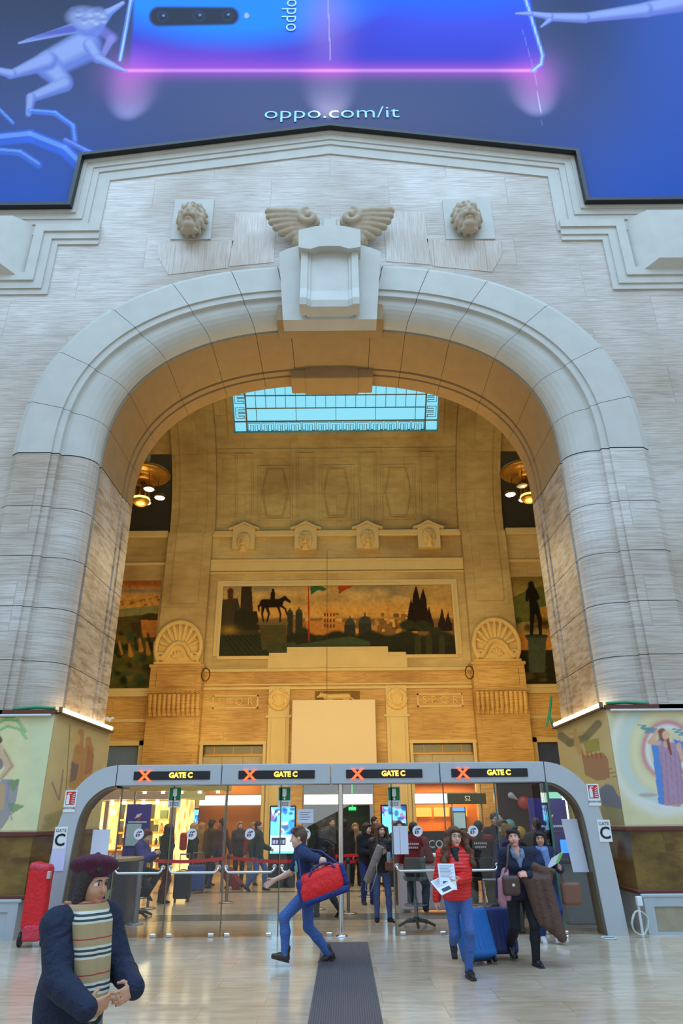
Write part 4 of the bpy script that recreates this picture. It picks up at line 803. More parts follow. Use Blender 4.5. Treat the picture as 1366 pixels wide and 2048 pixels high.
c.poly([(1164, 1512), (1206, 1505), (1216, 1518), (1220, 1556), (1196, 1562), (1170, 1550)], (170, 122, 96), 0.85); [c.line([(1164 + i * 9, 1502 + i), (1167 + i * 9, 1514 + i)], 2.5, (176, 92, 46), 0.8) for i in range(5)]; [c.line([(1216, 1538 + i * 8), (1244, 1536 + i * 8)], 1.4, (150, 118, 62), 0.9) for i in range(3)]
c.poly([(1196, 1580), (1212, 1568), (1226, 1572), (1236, 1592), (1252, 1600), (1254, 1620), (1206, 1612)], (106, 120, 150), 0.85); c.poly([(1200, 1606), (1256, 1618), (1258, 1660), (1206, 1655)], (136, 140, 112), 0.7)
tag(c.build('ship_fresco', fres, lambda U, V: np.stack([np.full_like(U, PIER_X - 0.004), U, V], -1)), 'fresco of a figure on a rocky prow, inner side of the right pier', 'mural', 'frescoes of the pier bases')
# cables, conduits and tube lights on top of the pier bases
gc = mat('green_cable', (40, 140, 90), 0.5); wc = mat('white_conduit', (214, 214, 208), 0.4)
tube_m = emit('fluorescent_tube', (255, 236, 196), 9.0)
for s, side in ((-1, 'left'), (1, 'right')):
    b = MB(); b.box((s * (PIER_X - 0.02), YP - 0.05, 3.55), (s * 22, YP + 0.05, 3.63)); b.build('trim_%d' % (86 + (s > 0)), red_trim, kind='structure')
    o = MB().tube([(s * (PIER_X + 0.05), YP - 0.06, 3.53), (s * 12, YP - 0.06, 3.53)], 0.022, 8).build('conduit', wc); tag(o, 'white conduit along the top of the %s pier fresco' % side, 'pipe', 'conduits over the frescoes')
    o = MB().tube([(s * (PIER_X + 0.02 + i * 0.35), YP + 0.02, 3.66 + 0.02 * math.sin(i * 1.7)) for i in range(20)], 0.028, 8).build('green_cable', gc); tag(o, 'green cable lying on the ledge of the %s pier' % side, 'cable', 'green cables on the pier ledges')
    t = thing('tube_light', 'lit fluorescent tube along the inner edge of the %s pier' % side, 'lamp', (s * (PIER_X - 0.06), YP + 0.05, 3.6), 0, 'tube lights of the piers')
    MB().tube([(0, 0.06, 0.05), (0, 3.05, 0.05)], 0.036, 10).build('tube', tube_m, t); MB().box((-0.05, 0, -0.04), (0.05, 3.15, 0.0), bev=0.01).box((-0.03, 0, -0.04), (0.03, 0.05, 0.09)).box((-0.03, 3.06, -0.04), (0.03, 3.12, 0.09)).build('batten', mat('brown_batten', (120, 92, 58), 0.5), t)
o = MB().tube([(5.0, 16.18, 3.62), (4.95, 16.2, 3.9), (5.02, 16.25, 4.1), (5.05, 16.2, 4.3)], 0.03, 8).tube([(4.95, 16.2, 3.9), (4.85, 16.2, 3.62)], 0.025, 6).build('hanging_cable', gc); tag(o, 'green cable hanging at the back of the right pier', 'cable')
# chandeliers -----------------------------------------------------------------------------------
brass = mat('aged_brass', (150, 106, 36), 0.35, metal=0.75); brass_d = mat('dark_bronze', (92, 70, 34), 0.45, metal=0.5); bulb = emit('flood_lamp_glow', (255, 240, 200), 14.0); off = mat('unlit_lamp_glass', (150, 150, 140), 0.3)
for s, (px, py), side in ((-1, (288, 952), 'left'), (1, (1052, 946), 'right')):
    q = P(px, py, 22.9); t = thing('chandelier', 'brass bowl chandelier hanging in the %s side bay' % side, 'chandelier', q, 0, 'brass chandeliers of the inner hall')
    b = MB(); b.tube([(0, 0, 1.2), (0, 0, 9.2)], 0.02, 6); b.lathe([(0.0, 2.0), (0.06, 1.95), (0.06, 1.8), (0.02, 1.75)], 10); b.build('chain', brass_d, t)
    MB().lathe([(0.03, 1.35), (0.10, 1.25), (0.05, 1.15), (0.17, 0.85), (0.13, 0.4), (0.24, 0.22), (0.24, 0.1)], 16).build('stem', brass, t)
    MB().lathe([(0.24, 0.22), (0.7, 0.2), (0.92, 0.16), (0.97, 0.08), (0.92, 0.0), (0.8, -0.05), (0.5, -0.06), (0.5, -0.2), (0.44, -0.26), (0.1, -0.3)], 36).build('bowl', brass, t)
    b = MB(); b.lathe([(0.0, -1.22), (0.18, -1.2), (0.30, -1.1), (0.32, -1.0), (0.28, -0.92), (0.1, -0.9)], 20)
    for k in range(8): a = PI * 2 * k / 8; b.tube([(0.26 * math.cos(a), 0.26 * math.sin(a), -0.95), (0.24 * math.cos(a), 0.24 * math.sin(a), -0.62)], 0.045, 8)
    b.tube([(0, 0, -0.25), (0, 0, -0.95)], 0.05, 8); b.build('lower_crown', brass, t)
    MB().lathe([(0.325, -1.02), (0.33, -0.97), (0.30, -0.93)], 20).build('lit_ring', emit('crown_glow', (255, 206, 90), 3.0), t)
    for k in range(5):
        a = 0.35 + PI * 2 * k / 5; x, y = 0.66 * math.cos(a), 0.66 * math.sin(a)
        lit = not (s > 0 and k == 3)
        l = MB().lathe([(0.0, -0.66), (0.14, -0.66), (0.20, -0.72), (0.22, -0.80), (0.18, -0.81)], 16, (x, y, 0)).tube([(x, y, -0.66), (x * 0.8, y * 0.8, -0.12)], 0.015, 5).build('flood_lamp', brass_d, t)
        MB().lathe([(0.18, -0.80), (0.16, -0.83), (0.0, -0.84)], 16, (x, y, 0)).build('lamp_glass', bulb if lit else off, l)
    lamp('chandelier_light', 'POINT', q + Vector((0, 0, -1.5)), 160, (1.0, 0.78, 0.42), 0.4)
# blank board hung in front of the back wall
o = MB().box((-1.9, YB - 0.62, 3.25), (1.57, YB - 0.52, 6.26), bev=0.01).build('blank_board', mat('cream_board', (206, 190, 166), 0.7, var=0.02)); tag(o, 'large blank cream board in front of the central portal', 'board')
[MB().box((x_, YB - 0.53, 6.0), (x_ + 0.08, YB, 6.08)).build('wall_bracket', brass_d, o) for x_ in (-1.7, 1.3)]
o = MB().tube([(-0.45, YB - 0.57, 6.26), (-0.45, YB - 0.57, 13.0)], 0.01, 5).build('hanging_wire', mat('thin_wire', (60, 50, 36), 0.5), o)
cl = mat('dark_cable_coil', (56, 42, 30), 0.7)
for s, side in ((-1, 'left'), (1, 'right')):
    o = MB().tube([(s * 5.62 + 0.18 * math.cos(k * 0.7), YB - 0.62, 7.35 + 0.28 * math.sin(k * 0.7)) for k in range(28)], 0.025, 5).build('cable_coil', cl); tag(o, 'coil of dark cable beside the %s pilaster' % side, 'cable', 'cable coils on the inner wall')

q = P(208, 1437, 16.25); o = MB().box((-5.05, 16.22, q.z - 0.02), (q.x + 0.16, 16.30, q.z + 0.03), bev=0.01).tube([(q.x + 0.05, 16.2, q.z), (q.x + 0.18, 16.2, q.z - 0.05)], 0.04, 8).build('wall_spot', wc); tag(o, 'small white lamp arm sticking out behind the left pier', 'lamp')
# ================================================================== THE GATE WITH ITS GLASS DOORS
YG = 12.84; YD = 13.08
steel = mat('brushed_steel_cladding', (184, 190, 194), 0.34, metal=0.3, var=0.05, scale=3)
steel_in = mat('gate_reveal_bronze', (122, 112, 92), 0.35, metal=0.5)
chrome = mat('polished_chrome', (214, 216, 220), 0.14, metal=1.0, var=0.02)
paper = mat('white_paper', (214, 216, 228), 0.7, var=0.03); black = mat('black_print', (24, 24, 28), 0.6); red_s = mat('sign_red', (206, 44, 40), 0.5); green_s = mat('sign_green', (22, 120, 62), 0.5); white_s = mat('sign_white', (228, 230, 228), 0.5)
led_dark = mat('led_screen_black', (20, 22, 30), 0.3); led_red = emit('led_red', (255, 60, 24), 5.0); led_amber = emit('led_amber', (255, 186, 50), 5.0)
gate = thing('gate_portal', 'rounded steel gate frame spanning the arch with four lit signs', 'gate', (0, YG, 0))
def gk(o): o.location = Vector(o.location) - Vector((0, YG, 0)) if o.parent is None else o.location; o.parent = gate; return o
OUT = [(4.74, 0), (4.69, 0.8), (4.63, 1.5), (4.585, 1.8), (4.50, 2.08), (4.36, 2.31), (4.16, 2.50), (3.95, 2.61), (3.72, 2.655)]
INN = [(3.72, 2.315), (3.86, 2.29), (4.02, 2.20), (4.16, 2.06), (4.25, 1.88), (4.30, 1.65), (4.335, 1.2), (4.37, 0.6), (4.41, 0)]
OUT = [(x * 1.013, z) for x, z in OUT]; INN = [(x * 1.013, z) for x, z in INN]
def bez(pts, n=3):
    out = []
    for i in range(len(pts) - 1):
        p0 = pts[max(i - 1, 0)]; p1 = pts[i]; p2 = pts[i + 1]; p3 = pts[min(i + 2, len(pts) - 1)]
        for k in range(n):
            t = k / n; out.append(tuple(0.5 * (2 * p1[j] + (p2[j] - p0[j]) * t + (2 * p0[j] - 5 * p1[j] + 4 * p2[j] - p3[j]) * t * t + (3 * p1[j] - p0[j] - 3 * p2[j] + p3[j]) * t ** 3) for j in (0, 1)))
    return out + [pts[-1]]
for s, side in ((-1, 'left'), (1, 'right')):
    o_ = bez(OUT); i_ = bez(INN)[::-1]; n = len(o_)
    b = MB(); v = []; f = []
    for (ax, az), (cx, cz) in zip(o_, i_): v += [(s * ax, YG, az), (s * cx, YG, cz), (s * cx, YG + 0.42, cz), (s * ax, YG + 0.42, az)]
    for k in range(n - 1):
        for e in range(4): q = (k * 4 + e, k * 4 + (e + 1) % 4, k * 4 + 4 + (e + 1) % 4, k * 4 + 4 + e); f.append(q if s < 0 else q[::-1])
    b.add(v, f); leg = gk(b.build('curved_leg', steel))
    b = MB(); v = []; f = []
    for cx, cz in i_: v += [(s * (cx - 0.03), YG + 0.05, cz - 0.03 * (cz > 2)), (s * (cx - 0.03), YG + 0.40, cz - 0.03 * (cz > 2)), (s * cx, YG + 0.40, cz), (s * cx, YG + 0.05, cz)]
    for k in range(n - 1):
        for e in range(4): q = (k * 4 + e, k * 4 + (e + 1) % 4, k * 4 + 4 + (e + 1) % 4, k * 4 + 4 + e); f.append(q if s > 0 else q[::-1])
    b.add(v, f); gk(b.build('reveal_trim', steel_in))
    # signs stuck on the leg
    pa = P(1187 if s > 0 else 141, 1589 if s > 0 else 1602, YG); pb = P(1209 if s > 0 else 121, 1661 if s > 0 else 1675, YG)
    sg = MB().box((pa.x - 0.105, YG - 0.012, pa.z - 0.18), (pa.x + 0.105, YG - 0.002, pa.z + 0.17), bev=0.004).build('fire_sign', white_s); gk(sg)
    def sub(o): o.location = Vector(o.location) - Vector((0, YG, 0)); o.parent = sg; o.matrix_parent_inverse = Matrix.Translation((0, YG, 0)); return o
    b = MB(); b.box((pa.x - 0.08, YG - 0.015, pa.z - 0.06), (pa.x + 0.08, YG - 0.012, pa.z + 0.15)); b.build('red_pictogram', red_s, sg)
    b = MB(); b.box((pa.x - 0.07, YG - 0.018, pa.z - 0.05), (pa.x - 0.015, YG - 0.0155, pa.z + 0.09), bev=0.001).box((pa.x - 0.055, YG - 0.018, pa.z + 0.09), (pa.x - 0.03, YG - 0.0155, pa.z + 0.12)).box((pa.x - 0.045, YG - 0.018, pa.z + 0.115), (pa.x + 0.005, YG - 0.0155, pa.z + 0.13))
    for k in range(5): b.prism([(pa.x + 0.012 + k * 0.004, pa.z - 0.03 + k * 0.028), (pa.x + 0.07, pa.z - 0.045 + k * 0.038), (pa.x + 0.07, pa.z - 0.03 + k * 0.038), (pa.x + 0.012 + k * 0.004, pa.z - 0.022 + k * 0.028)], YG - 0.018, YG - 0.0155)
    b.build('extinguisher_picture', white_s, sg)
    text('fire_sign_lettering', 'ESTINTORE', 0.042, black, (pa.x, YG - 0.016, pa.z - 0.115), sg, depth=0.001)
    b = MB().box((pb.x - 0.11, YG - 0.012, pb.z - 0.175), (pb.x + 0.11, YG - 0.002, pb.z + 0.165), bev=0.004); ls = gk(b.build('gate_letter_sign', white_s))
    text('gate_word', 'GATE', 0.072, black, (pb.x, YG - 0.014, pb.z + 0.105), ls, depth=0.001); text('gate_letter', 'C', 0.26, black, (pb.x, YG - 0.014, pb.z - 0.045), ls, depth=0.001, bold=0.006)
b = MB().box((-4.70, YG - 0.010, 1.00), (-4.47, YG - 0.002, 1.46)).build('taped_notice', mat('lavender_paper', (206, 204, 232), 0.7, var=0.03)); gk(b); b['label'] = 'pale lavender notice'
XS = [-3.768, -1.92, 0.0, 1.92, 3.768]
for i in range(4):
    x0, x1 = XS[i] + 0.006, XS[i + 1] - 0.006
    gk(MB().box((x0, YG, 2.315), (x1, YG + 0.42, 2.655), bev=0.012).build('header_panel', steel))
    dx = [-3.46, -1.62, 0.27, 2.12][i]; scr = gk(MB().box((dx, YG - 0.02, 2.405), (dx + 1.34, YG + 0.05, 2.545), bev=0.006).build('led_display', led_dark)); scr.location.y = -YG
    cx = dx + 0.20; b = MB()
    for a in (1, -1): b.prism([(cx - 0.085 * a - 0.028, 2.39), (cx - 0.085 * a + 0.028, 2.39), (cx + 0.085 * a + 0.028, 2.56), (cx + 0.085 * a - 0.028, 2.56)], YG - 0.030, YG - 0.021)
    b.build('red_cross', led_red, scr).matrix_parent_inverse = Matrix()
    text('display_lettering', 'GATE C', 0.118, led_amber, (dx + 0.83, YG - 0.025, 2.475), scr, bold=0.004)
    scr.location = (0, -YG, 0)
for c in gate.children:
    if c.name.split('.')[0] in ('curved_leg', 'reveal_trim', 'fire_sign', 'gate_letter_sign', 'taped_notice', 'header_panel', 'led_display'): c.location = (0, -YG, 0)
gk(MB().tube([(0.17, YD - 0.05, 0.0), (0.17, YD - 0.05, 2.32)], 0.045, 12).lathe([(0.10, 0), (0.10, 0.02), (0.045, 0.03)], 16, (0.17, YD - 0.05, 0)).build('centre_post', chrome)).location = (0, -YG, 0)
# glass doors ------------------------------------------------------------
glass = glass_mat('door_glass'); glass_edge = mat('green_glass_edge', (52, 104, 92), 0.15)
LE = [-3.72, -2.80, -1.85, -0.90, 0.10]; RI = [1.05, 1.97, 2.88, 3.72]
names = ['first glass door from the left leg of the gate', 'second glass door from the left leg of the gate', 'third glass door from the left, behind the striding man', 'glass door beside the steel centre post', 'glass door right of the open passage', 'glass door behind the woman in the red jacket', 'last glass door before the right leg of the gate']
logo_w = mat('sticker_white', (224, 228, 234), 0.5, var=0.02); logo_d = mat('sticker_grey', (70, 72, 84), 0.5); logo_r = mat('sticker_red', (196, 36, 48), 0.5)
def logo(par, x, y, z, r, sgn=1):
    """round sticker: a white disc with the slanted two-tone letter mark"""
    st = MB().disc((x, z), r, y - 0.006, y - 0.001).build('round_sticker', logo_w, par)
    b = MB(); k = r / 0.1
    for pts in ([(-.055, .012), (-.012, .052), (.008, .052), (-.03, .012)], [(-.012, .012), (.02, .052), (.062, .052), (.055, .03), (.028, .03), (.014, .012)], [(-.055, .0), (-.02, .0), (-.03, -.05), (-.055, -.05)]): b.prism([(x + a * k, z + c * k) for a, c in pts], y - 0.009, y - 0.0065)
    b.build('grey_mark', logo_d, st)
    b = MB(); b.prism([(x + a * k, z + c * k) for a, c in [(-.012, .0), (.03, .0), (.022, -.03), (-.008, -.055), (-.02, -.05), (-.004, -.03)]], y - 0.009, y - 0.0065); b.build('red_mark', logo_r, st)
i = 0
for edges in (LE, RI):
    for x0, x1 in zip(edges, edges[1:]):
        d = thing('glass_door', names[i], 'door', ((x0 + x1) / 2, YD, 0), 0, 'glass doors of the gate'); w = (x1 - x0) / 2 - 0.012
        if i == 6: w = (x1 - x0) / 2 - 0.012
        MB().box((-w, -0.006, 0.035), (w, 0.006, 2.30)).build('pane', glass, d)
        b = MB(); b.box((-w - 0.004, -0.016, 0.0), (-w + 0.016, 0.016, 2.31)); b.build('edge_strip', steel_in if i != 6 else glass_edge, d)
        b = MB()
        for sx in (-w + 0.12, w - 0.12): b.box((sx - 0.05, -0.018, 0.0), (sx + 0.05, 0.018, 0.055), bev=0.01)
        b.build('patch_fitting', chrome, d)
        if i < 6:
            zb = 0.945; hw = w - 0.05
            MB().tube([(-hw, -0.01, zb + 0.08), (-hw, -0.05, zb + 0.075), (-hw + 0.01, -0.065, zb + 0.03), (-hw + 0.05, -0.07, zb), (hw - 0.05, -0.07, zb), (hw - 0.01, -0.065, zb + 0.03), (hw, -0.05, zb + 0.075), (hw, -0.01, zb + 0.08)], 0.021, 10).build('push_bar', chrome, d)
            b = MB(); [b.tube([(q, -0.03, zb + 0.08), (q, 0.03, zb + 0.08)], 0.034, 12) for q in (-hw, hw)]; b.build('bar_mount', chrome, d)
            px = [278, 384, 500, 611, 835, 946][i]; q = P(px, 1668 if i < 4 else 1662, YD); logo(d, q.x - d.location.x, -0.007, q.z, 0.088)
        if i in (1, 3, 4):
            px = {1: 350, 3: 569, 4: 788}[i]; q = P(px, 1594, YD); x = q.x - d.location.x; z = q.z
            if i == 3: x = P(569, 1594, YD).x - d.location.x
            sg = MB().box((x - 0.11, -0.013, z - 0.17), (x + 0.11, -0.008, z + 0.17), bev=0.002).build('emergency_sign', white_s, d)
            MB().box((x - 0.10, -0.016, z - 0.055), (x + 0.10, -0.0135, z + 0.155)).build('green_field', green_s, sg)
            b = MB(); b.box((x - 0.035, -0.019, z + 0.02), (x + 0.035, -0.0165, z + 0.135)).prism([(x - 0.03, z + 0.02), (x + 0.03, z + 0.02), (x + 0.008, z - 0.005), (x - 0.008, z - 0.005)], -0.019, -0.0165).disc((x + 0.004, z - 0.03), 0.018, -0.019, -0.0165, 12).build('hammer_picture', white_s, sg)
            b = MB(); [b.box((x - 0.075 + k * 0.031, -0.0148, z - 0.105 - r_ * 0.035), (x - 0.052 + k * 0.031, -0.0132, z - 0.088 - r_ * 0.035)) for k in range(5) for r_ in range(2)]; b.build('printed_lines', black, sg)
        if i == 3:
            q = P(611, 1632, YD); x = q.x - d.location.x; n = MB().box((x - 0.14, -0.012, q.z - 0.11), (x + 0.14, -0.008, q.z + 0.11)).build('paper_notice', paper, d); b = MB(); [b.box((x - 0.10, -0.0135, q.z + 0.05 - k * 0.035), (x + 0.09 - (k % 2) * 0.04, -0.0122, q.z + 0.057 - k * 0.035)) for k in range(4)]; b.build('printed_lines', logo_d, n)
        if i == 4:
            q = P(800, 1680, YD); x = q.x - d.location.x; MB().box((x - 0.14, -0.012, q.z - 0.22), (x - 0.003, -0.008, q.z + 0.22)).box((x + 0.003, -0.012, q.z - 0.22), (x + 0.14, -0.008, q.z + 0.22)).build('taped_paper', paper, d)
        i += 1
# fixed side lights inside the curved ends
for s, side in ((-1, 'left'), (1, 'right')):
    pts = [(3.73, 0.02)] + [(3.73, 2.30)] + [(x - 0.02, z) for x, z in bez(INN)][1:]
    q = [(s * x, z) for x, z in pts]
    o = MB().prism(q if s > 0 else q[::-1], YD - 0.006, YD + 0.006).build('side_glass', glass); tag(o, 'fixed glass pane with a curved top in the %s end of the gate' % side, 'glass pane', 'fixed panes of the gate')
    if s < 0:
        n = MB().box((-4.13, YD - 0.014, 0.95), (-3.83, YD - 0.008, 1.62)).build('hanging_paper', paper, o); MB().box((-3.80, YD - 0.014, 1.22), (-3.62 - 0.12, YD - 0.008, 1.52))
    else:
        a, b_ = P(1122, 1638, YD), P(1168, 1744, YD); n = MB().prism([(a.x, a.z), (a.x + 0.27, a.z), (a.x + 0.36, b_.z), (a.x + 0.09, b_.z)], YD - 0.014, YD - 0.008).build('hanging_paper', paper, o)
    b = MB(); b.box((s * 3.74, YD - 0.03, 0), (s * 3.90, YD + 0.03, 0.05), bev=0.01); b.build('patch_fitting', chrome, o)
gp = MB().box((3.70, YD - 0.45, 0.02), (3.715, YD - 0.02, 2.30)).build('open_glass_leaf', glass); tag(gp, 'narrow open glass leaf with a green edge near the right end', 'glass pane'); MB().box((3.69, YD - 0.47, 0.02), (3.725, YD - 0.45, 2.30)).build('glass_edge', glass_edge, gp); MB().box((3.66, YD - 0.5, 0.0), (3.76, YD - 0.36, 0.05), bev=0.01).build('patch_fitting', chrome, gp)
# white flex coiled at the foot of the right leg
wf = mat('white_flex', (206, 206, 200), 0.5)
for nm, c0, r0, z0, lb in (('cable_coil', (4.95, 12.72), 0.13, 0.2, 'loose white cable coil at the outer foot of the right gate leg'), ('cable_loop', (4.40, 12.66), 0.12, 0.03, 'white cable loop lying at the inner foot of the right gate leg')):
    o = MB().tube([(c0[0] + r0 * math.cos(k * 0.5) * (1 + 0.15 * math.sin(k)), c0[1] - 0.04 + 0.03 * math.sin(k * 0.9) + (r0 * math.sin(k * 0.5) if z0 < 0.1 else 0), z0 + ((r0 + 0.03) * math.sin(k * 0.5) * 1.05 if z0 > 0.1 else 0.0) - (0.02 if z0 < 0.1 else 0)) for k in range(52)], 0.008, 5).build(nm, wf); tag(o, lb, 'cable', 'white cables by the gate')
o = MB().box((5.0, 12.78, 0.42), (5.09, 12.86, 0.56), bev=0.01).tube([(5.03, 12.84, 0.45), (5.03, 12.85, 0.0)], 0.022, 8).build('socket_box', white_s); tag(o, 'white socket box and conduit on the right plinth corner', 'socket')
# ribbed door mat
b = MB(); b.box((-0.13, 4.0, 0.0), (0.58, 12.40, 0.014)); [b.box((-0.12 + k * 0.0235, 4.01, 0.013), (-0.108 + k * 0.0235, 12.39, 0.02)) for k in range(30)]
tag(b.build('door_mat', mat('charcoal_ribbed_rubber', (86, 82, 86), 0.75, var=0.12, scale=30)), 'long charcoal ribbed mat leading to the gate', 'mat')
# ================================================================== INSIDE THE GATE: SHOP, CAFE, COUNTERS, BARRIERS, SCREENS
wood = mat('warm_wood_panel', (150, 92, 40), 0.45, var=0.2, scale=5); dark_brown = mat('dark_brown_board', (58, 34, 28), 0.5); cream = mat('cream_shop_wall', (226, 196, 128), 0.6); grey_m = mat('grey_metal', (140, 140, 146), 0.4, metal=0.4); dark_g = mat('charcoal_metal', (46, 46, 52), 0.45, metal=0.3); violet = mat('violet_board', (62, 40, 132), 0.5)
# --- shop at the left: lit back wall, shelves, goods ------------------------------------------------
SX0, SX1, SY0, SY1 = -8.6, -5.05, 23.3, 24.8
shop = thing('gift_shop', 'bright yellow gift shop with stocked shelves behind the left glass doors', 'shop', (SX0, SY0, 0))
def at_shop(o): o.location = (-SX0, -SY0, 0); o.parent = shop; return o
at_shop(MB().box((SX0, SY0, 2.33), (SX1, SY1, 2.62), bev=0.02).build('fascia', mat('mauve_grey_fascia', (168, 152, 150), 0.5)))
at_shop(MB().box((SX0, SY1, 0), (SX1, SY1 + 0.1, 2.5)).build('back_wall', cream)); [at_shop(MB().box(p_, q_).build('front_post', mat('mauve_grey_fascia', (168, 152, 150)))) for p_, q_ in (((SX1 - 0.16, SY0 - 0.05, 0), (SX1, SY0 + 0.15, 2.4)), ((SX0 + 1.35, SY0 - 0.05, 0), (SX0 + 1.47, SY0 + 0.08, 2.3)))]
c = Canvas(SX0, SX1 - 0.1, 0.3, 2.3, 150, 90, (250, 206, 116)); rr = random.Random(3)
for i in range(46):
    x, y, r = rr.uniform(SX0, SX1), rr.uniform(0.4, 2.3), rr.uniform(0.07, 0.2); col = rr.choice([(236, 150, 40), (244, 172, 60), (255, 236, 180), (255, 240, 190)])
    c.poly([(x - r, y), (x, y + r * 1.1), (x + r, y), (x, y - r * 1.1)], col, 0.9) if i % 2 else c.ell(x, y, r, r * 0.8, col, 0.9)
at_shop(c.build('backlit_panel', paint_mat('backlit_print', glow=1.7), lambda U, V: np.stack([U, np.full_like(U, SY1 - 0.02), V], -1)))
c = Canvas(SY0 + 0.1, 26.2, 0.2, 2.35, 110, 90, (244, 206, 126))
for i in range(26): x, y, r = rr.uniform(SY0, 26.2), rr.uniform(0.3, 2.3), rr.uniform(0.1, 0.24); c.poly([(x - r, y), (x, y + r * 1.1), (x + r, y), (x, y - r * 1.1)], rr.choice([(226, 150, 52), (255, 232, 170), (206, 140, 70)]), 0.85)
at_shop(c.build('patterned_side_panel', paint_mat('backlit_print'), lambda U, V: np.stack([np.full_like(U, SX1 + 0.012), U, V], -1))); at_shop(MB().box((SX1 - 0.1, SY0 + 0.1, 0), (SX1 + 0.008, 26.2, 2.62)).build('side_wall', cream)); at_shop(MB().box((SX1 - 0.1, SY0, 2.36), (SX1 + 0.35, 26.3, 2.62)).build('side_fascia', mat('pale_green_fascia', (176, 184, 140), 0.5)))
ZS = [0.30, 0.62, 0.98, 1.36, 1.74]
for z in ZS: at_shop(MB().box((SX0 + 1.5, SY1 - 0.42, z - 0.02), (SX1 - 0.2, SY1 - 0.03, z + 0.02)).box((SX0 + 1.5, SY1 - 0.43, z - 0.03), (SX1 - 0.2, SY1 - 0.41, z + 0.03)).build('shelf', mat('shelf_gold', (206, 150, 70), 0.4)))
at_shop(MB().box((SX0 + 1.5, SY1 - 0.42, 0.0), (SX0 + 1.55, SY1 - 0.02, 2.2)).box((-6.1, SY1 - 0.42, 0.0), (-6.06, SY1 - 0.02, 2.2)).build('shelf_upright', dark_g)); at_shop(MB().box((SX0 + 1.4, SY0 + 0.3, 0.0), (-6.2, SY0 + 0.8, 0.9), bev=0.02).build('display_counter', mat('orange_counter', (206, 120, 44), 0.5)))
lampm = emit('shop_spot_glow', (255, 240, 200), 22.0)
for k, x in enumerate((-7.9, -7.2, -6.75, -6.2, -5.7, -5.35)): at_shop(MB().lathe([(0.0, 0.0), (0.06, 0.0), (0.07, 0.06), (0.05, 0.10)], 12, (x, SY0 + 0.25 + 0.2 * (k % 2), 2.20)).build('spot_lamp', lampm))
lamp('shop_light', 'AREA', (-6.7, 23.9, 2.3), 90, (1.0, 0.75, 0.36), 2.8, 0.7)
goods = {k: mat('goods_' + k, c_, 0.55, var=0.15, scale=9) for k, c_ in dict(slate=(86, 92, 84), green=(84, 104, 72), brown=(110, 70, 40), gold=(206, 160, 80), ivory=(214, 206, 176), teal=(70, 110, 104)).items()}
rr = random.Random(11); ordn = ['bottom', 'second lowest', 'middle', 'second highest', 'top']; side_n = ['left end', 'left half', 'middle', 'right half', 'right end']
for zi, z in enumerate(ZS):
    x = SX0 + 1.62; k = 0
    while x < SX1 - 0.42:
        wd = rr.choice([0.13, 0.17, 0.24]); hh = rr.uniform(0.17, 0.27); kind = rr.choice(list(goods)); px_ = (x - SX0 - 1.6) / 1.6; y = SY1 - 0.24
        if abs(x + wd / 2 + 6.08) > wd / 2 + 0.06:
            if rr.random() < 0.3: o = MB().lathe([(0.0, 0.0), (wd * 0.4, 0.0), (wd * 0.42, hh * 0.6), (wd * 0.2, hh * 0.78), (wd * 0.2, hh), (0, hh)], 12, (x + wd / 2, y, z + 0.022)).build('gift_jar', goods[kind]); nm = 'jar'
            else: o = MB().box((x, y - 0.08, z + 0.022), (x + wd, y + 0.08, z + 0.022 + hh), bev=0.008).box((x + 0.02, y - 0.083, z + 0.05 + hh * 0.4), (x + wd - 0.02, y - 0.079, z + 0.05 + hh * 0.62)).build('gift_box', goods[kind]); nm = 'box'
            tag(o, '%s gift %s, %s from the left on the %s shop shelf' % (kind, nm, ['first', 'second', 'third', 'fourth', 'fifth', 'sixth', 'seventh', 'eighth', 'ninth', 'tenth', 'eleventh', 'twelfth', 'thirteenth', 'fourteenth'][min(k, 13)], ordn[zi]), nm, 'goods on the shop shelves'); k += 1
        x += wd + 0.03
# --- lit signs over the portals, and what is seen through the portals ----------------------------------
for x0, x1, lb in ((-5.62, -3.10, 'left'), (-1.40, 1.40, 'central'), (3.07, 5.60, 'right')):
    t = thing('lit_sign', 'long white backlit sign in the %s portal of the inner wall' % lb, 'sign', ((x0 + x1) / 2, YB - 0.1, 0), 0, 'backlit signs of the inner wall'); w = (x1 - x0) / 2
    MB().box((-w, 0, 2.20), (w, 0.16, 2.64)).build('housing', grey_m, t); MB().box((-w + 0.02, -0.012, 2.24), (w - 0.02, 0.0, 2.60)).build('lit_panel', emit('white_sign_glow', (226, 255, 240), 1.9), t)
MB().box((-6.3, 31.4, 0), (-2.7, 31.5, 4.6)).build('wall_portal_left', wood, kind='structure'); MB().box((2.7, 31.9, 0), (6.4, 32.0, 4.6)).build('wall_portal_right', mat('amber_cafe_wall', (206, 124, 40), 0.5, var=0.25, scale=3), kind='structure')
lamp('left_portal_light', 'AREA', (-4.4, 30.9, 3.4), 60, WARM, 2.4, 0.5); lamp('cafe_light', 'AREA', (4.4, 30.9, 3.0), 110, (1.0, 0.55, 0.2), 2.4, 0.6)
t = thing('cafe_counter', 'cafe counter with lit menu boards in the right portal', 'counter', (4.4, 31.2, 0)); MB().box((-1.2, -0.3, 0), (1.2, 0.2, 1.1), bev=0.02).build('counter_body', dark_brown, t); MB().box((-1.25, -0.35, 1.1), (1.25, 0.25, 1.15), bev=0.01).build('counter_top', cream, t)
for k in range(3): MB().box((-1.1 + k * 0.75, 0.55, 1.75), (-0.45 + k * 0.75, 0.62, 2.1)).build('menu_board', emit('menu_glow', (255, 170, 70), 1.6), t)
MB().box((0.35, 0.2, 1.15), (0.95, 0.6, 2.12), bev=0.02).build('drinks_fridge', mat('fridge_black', (30, 30, 36)), t)
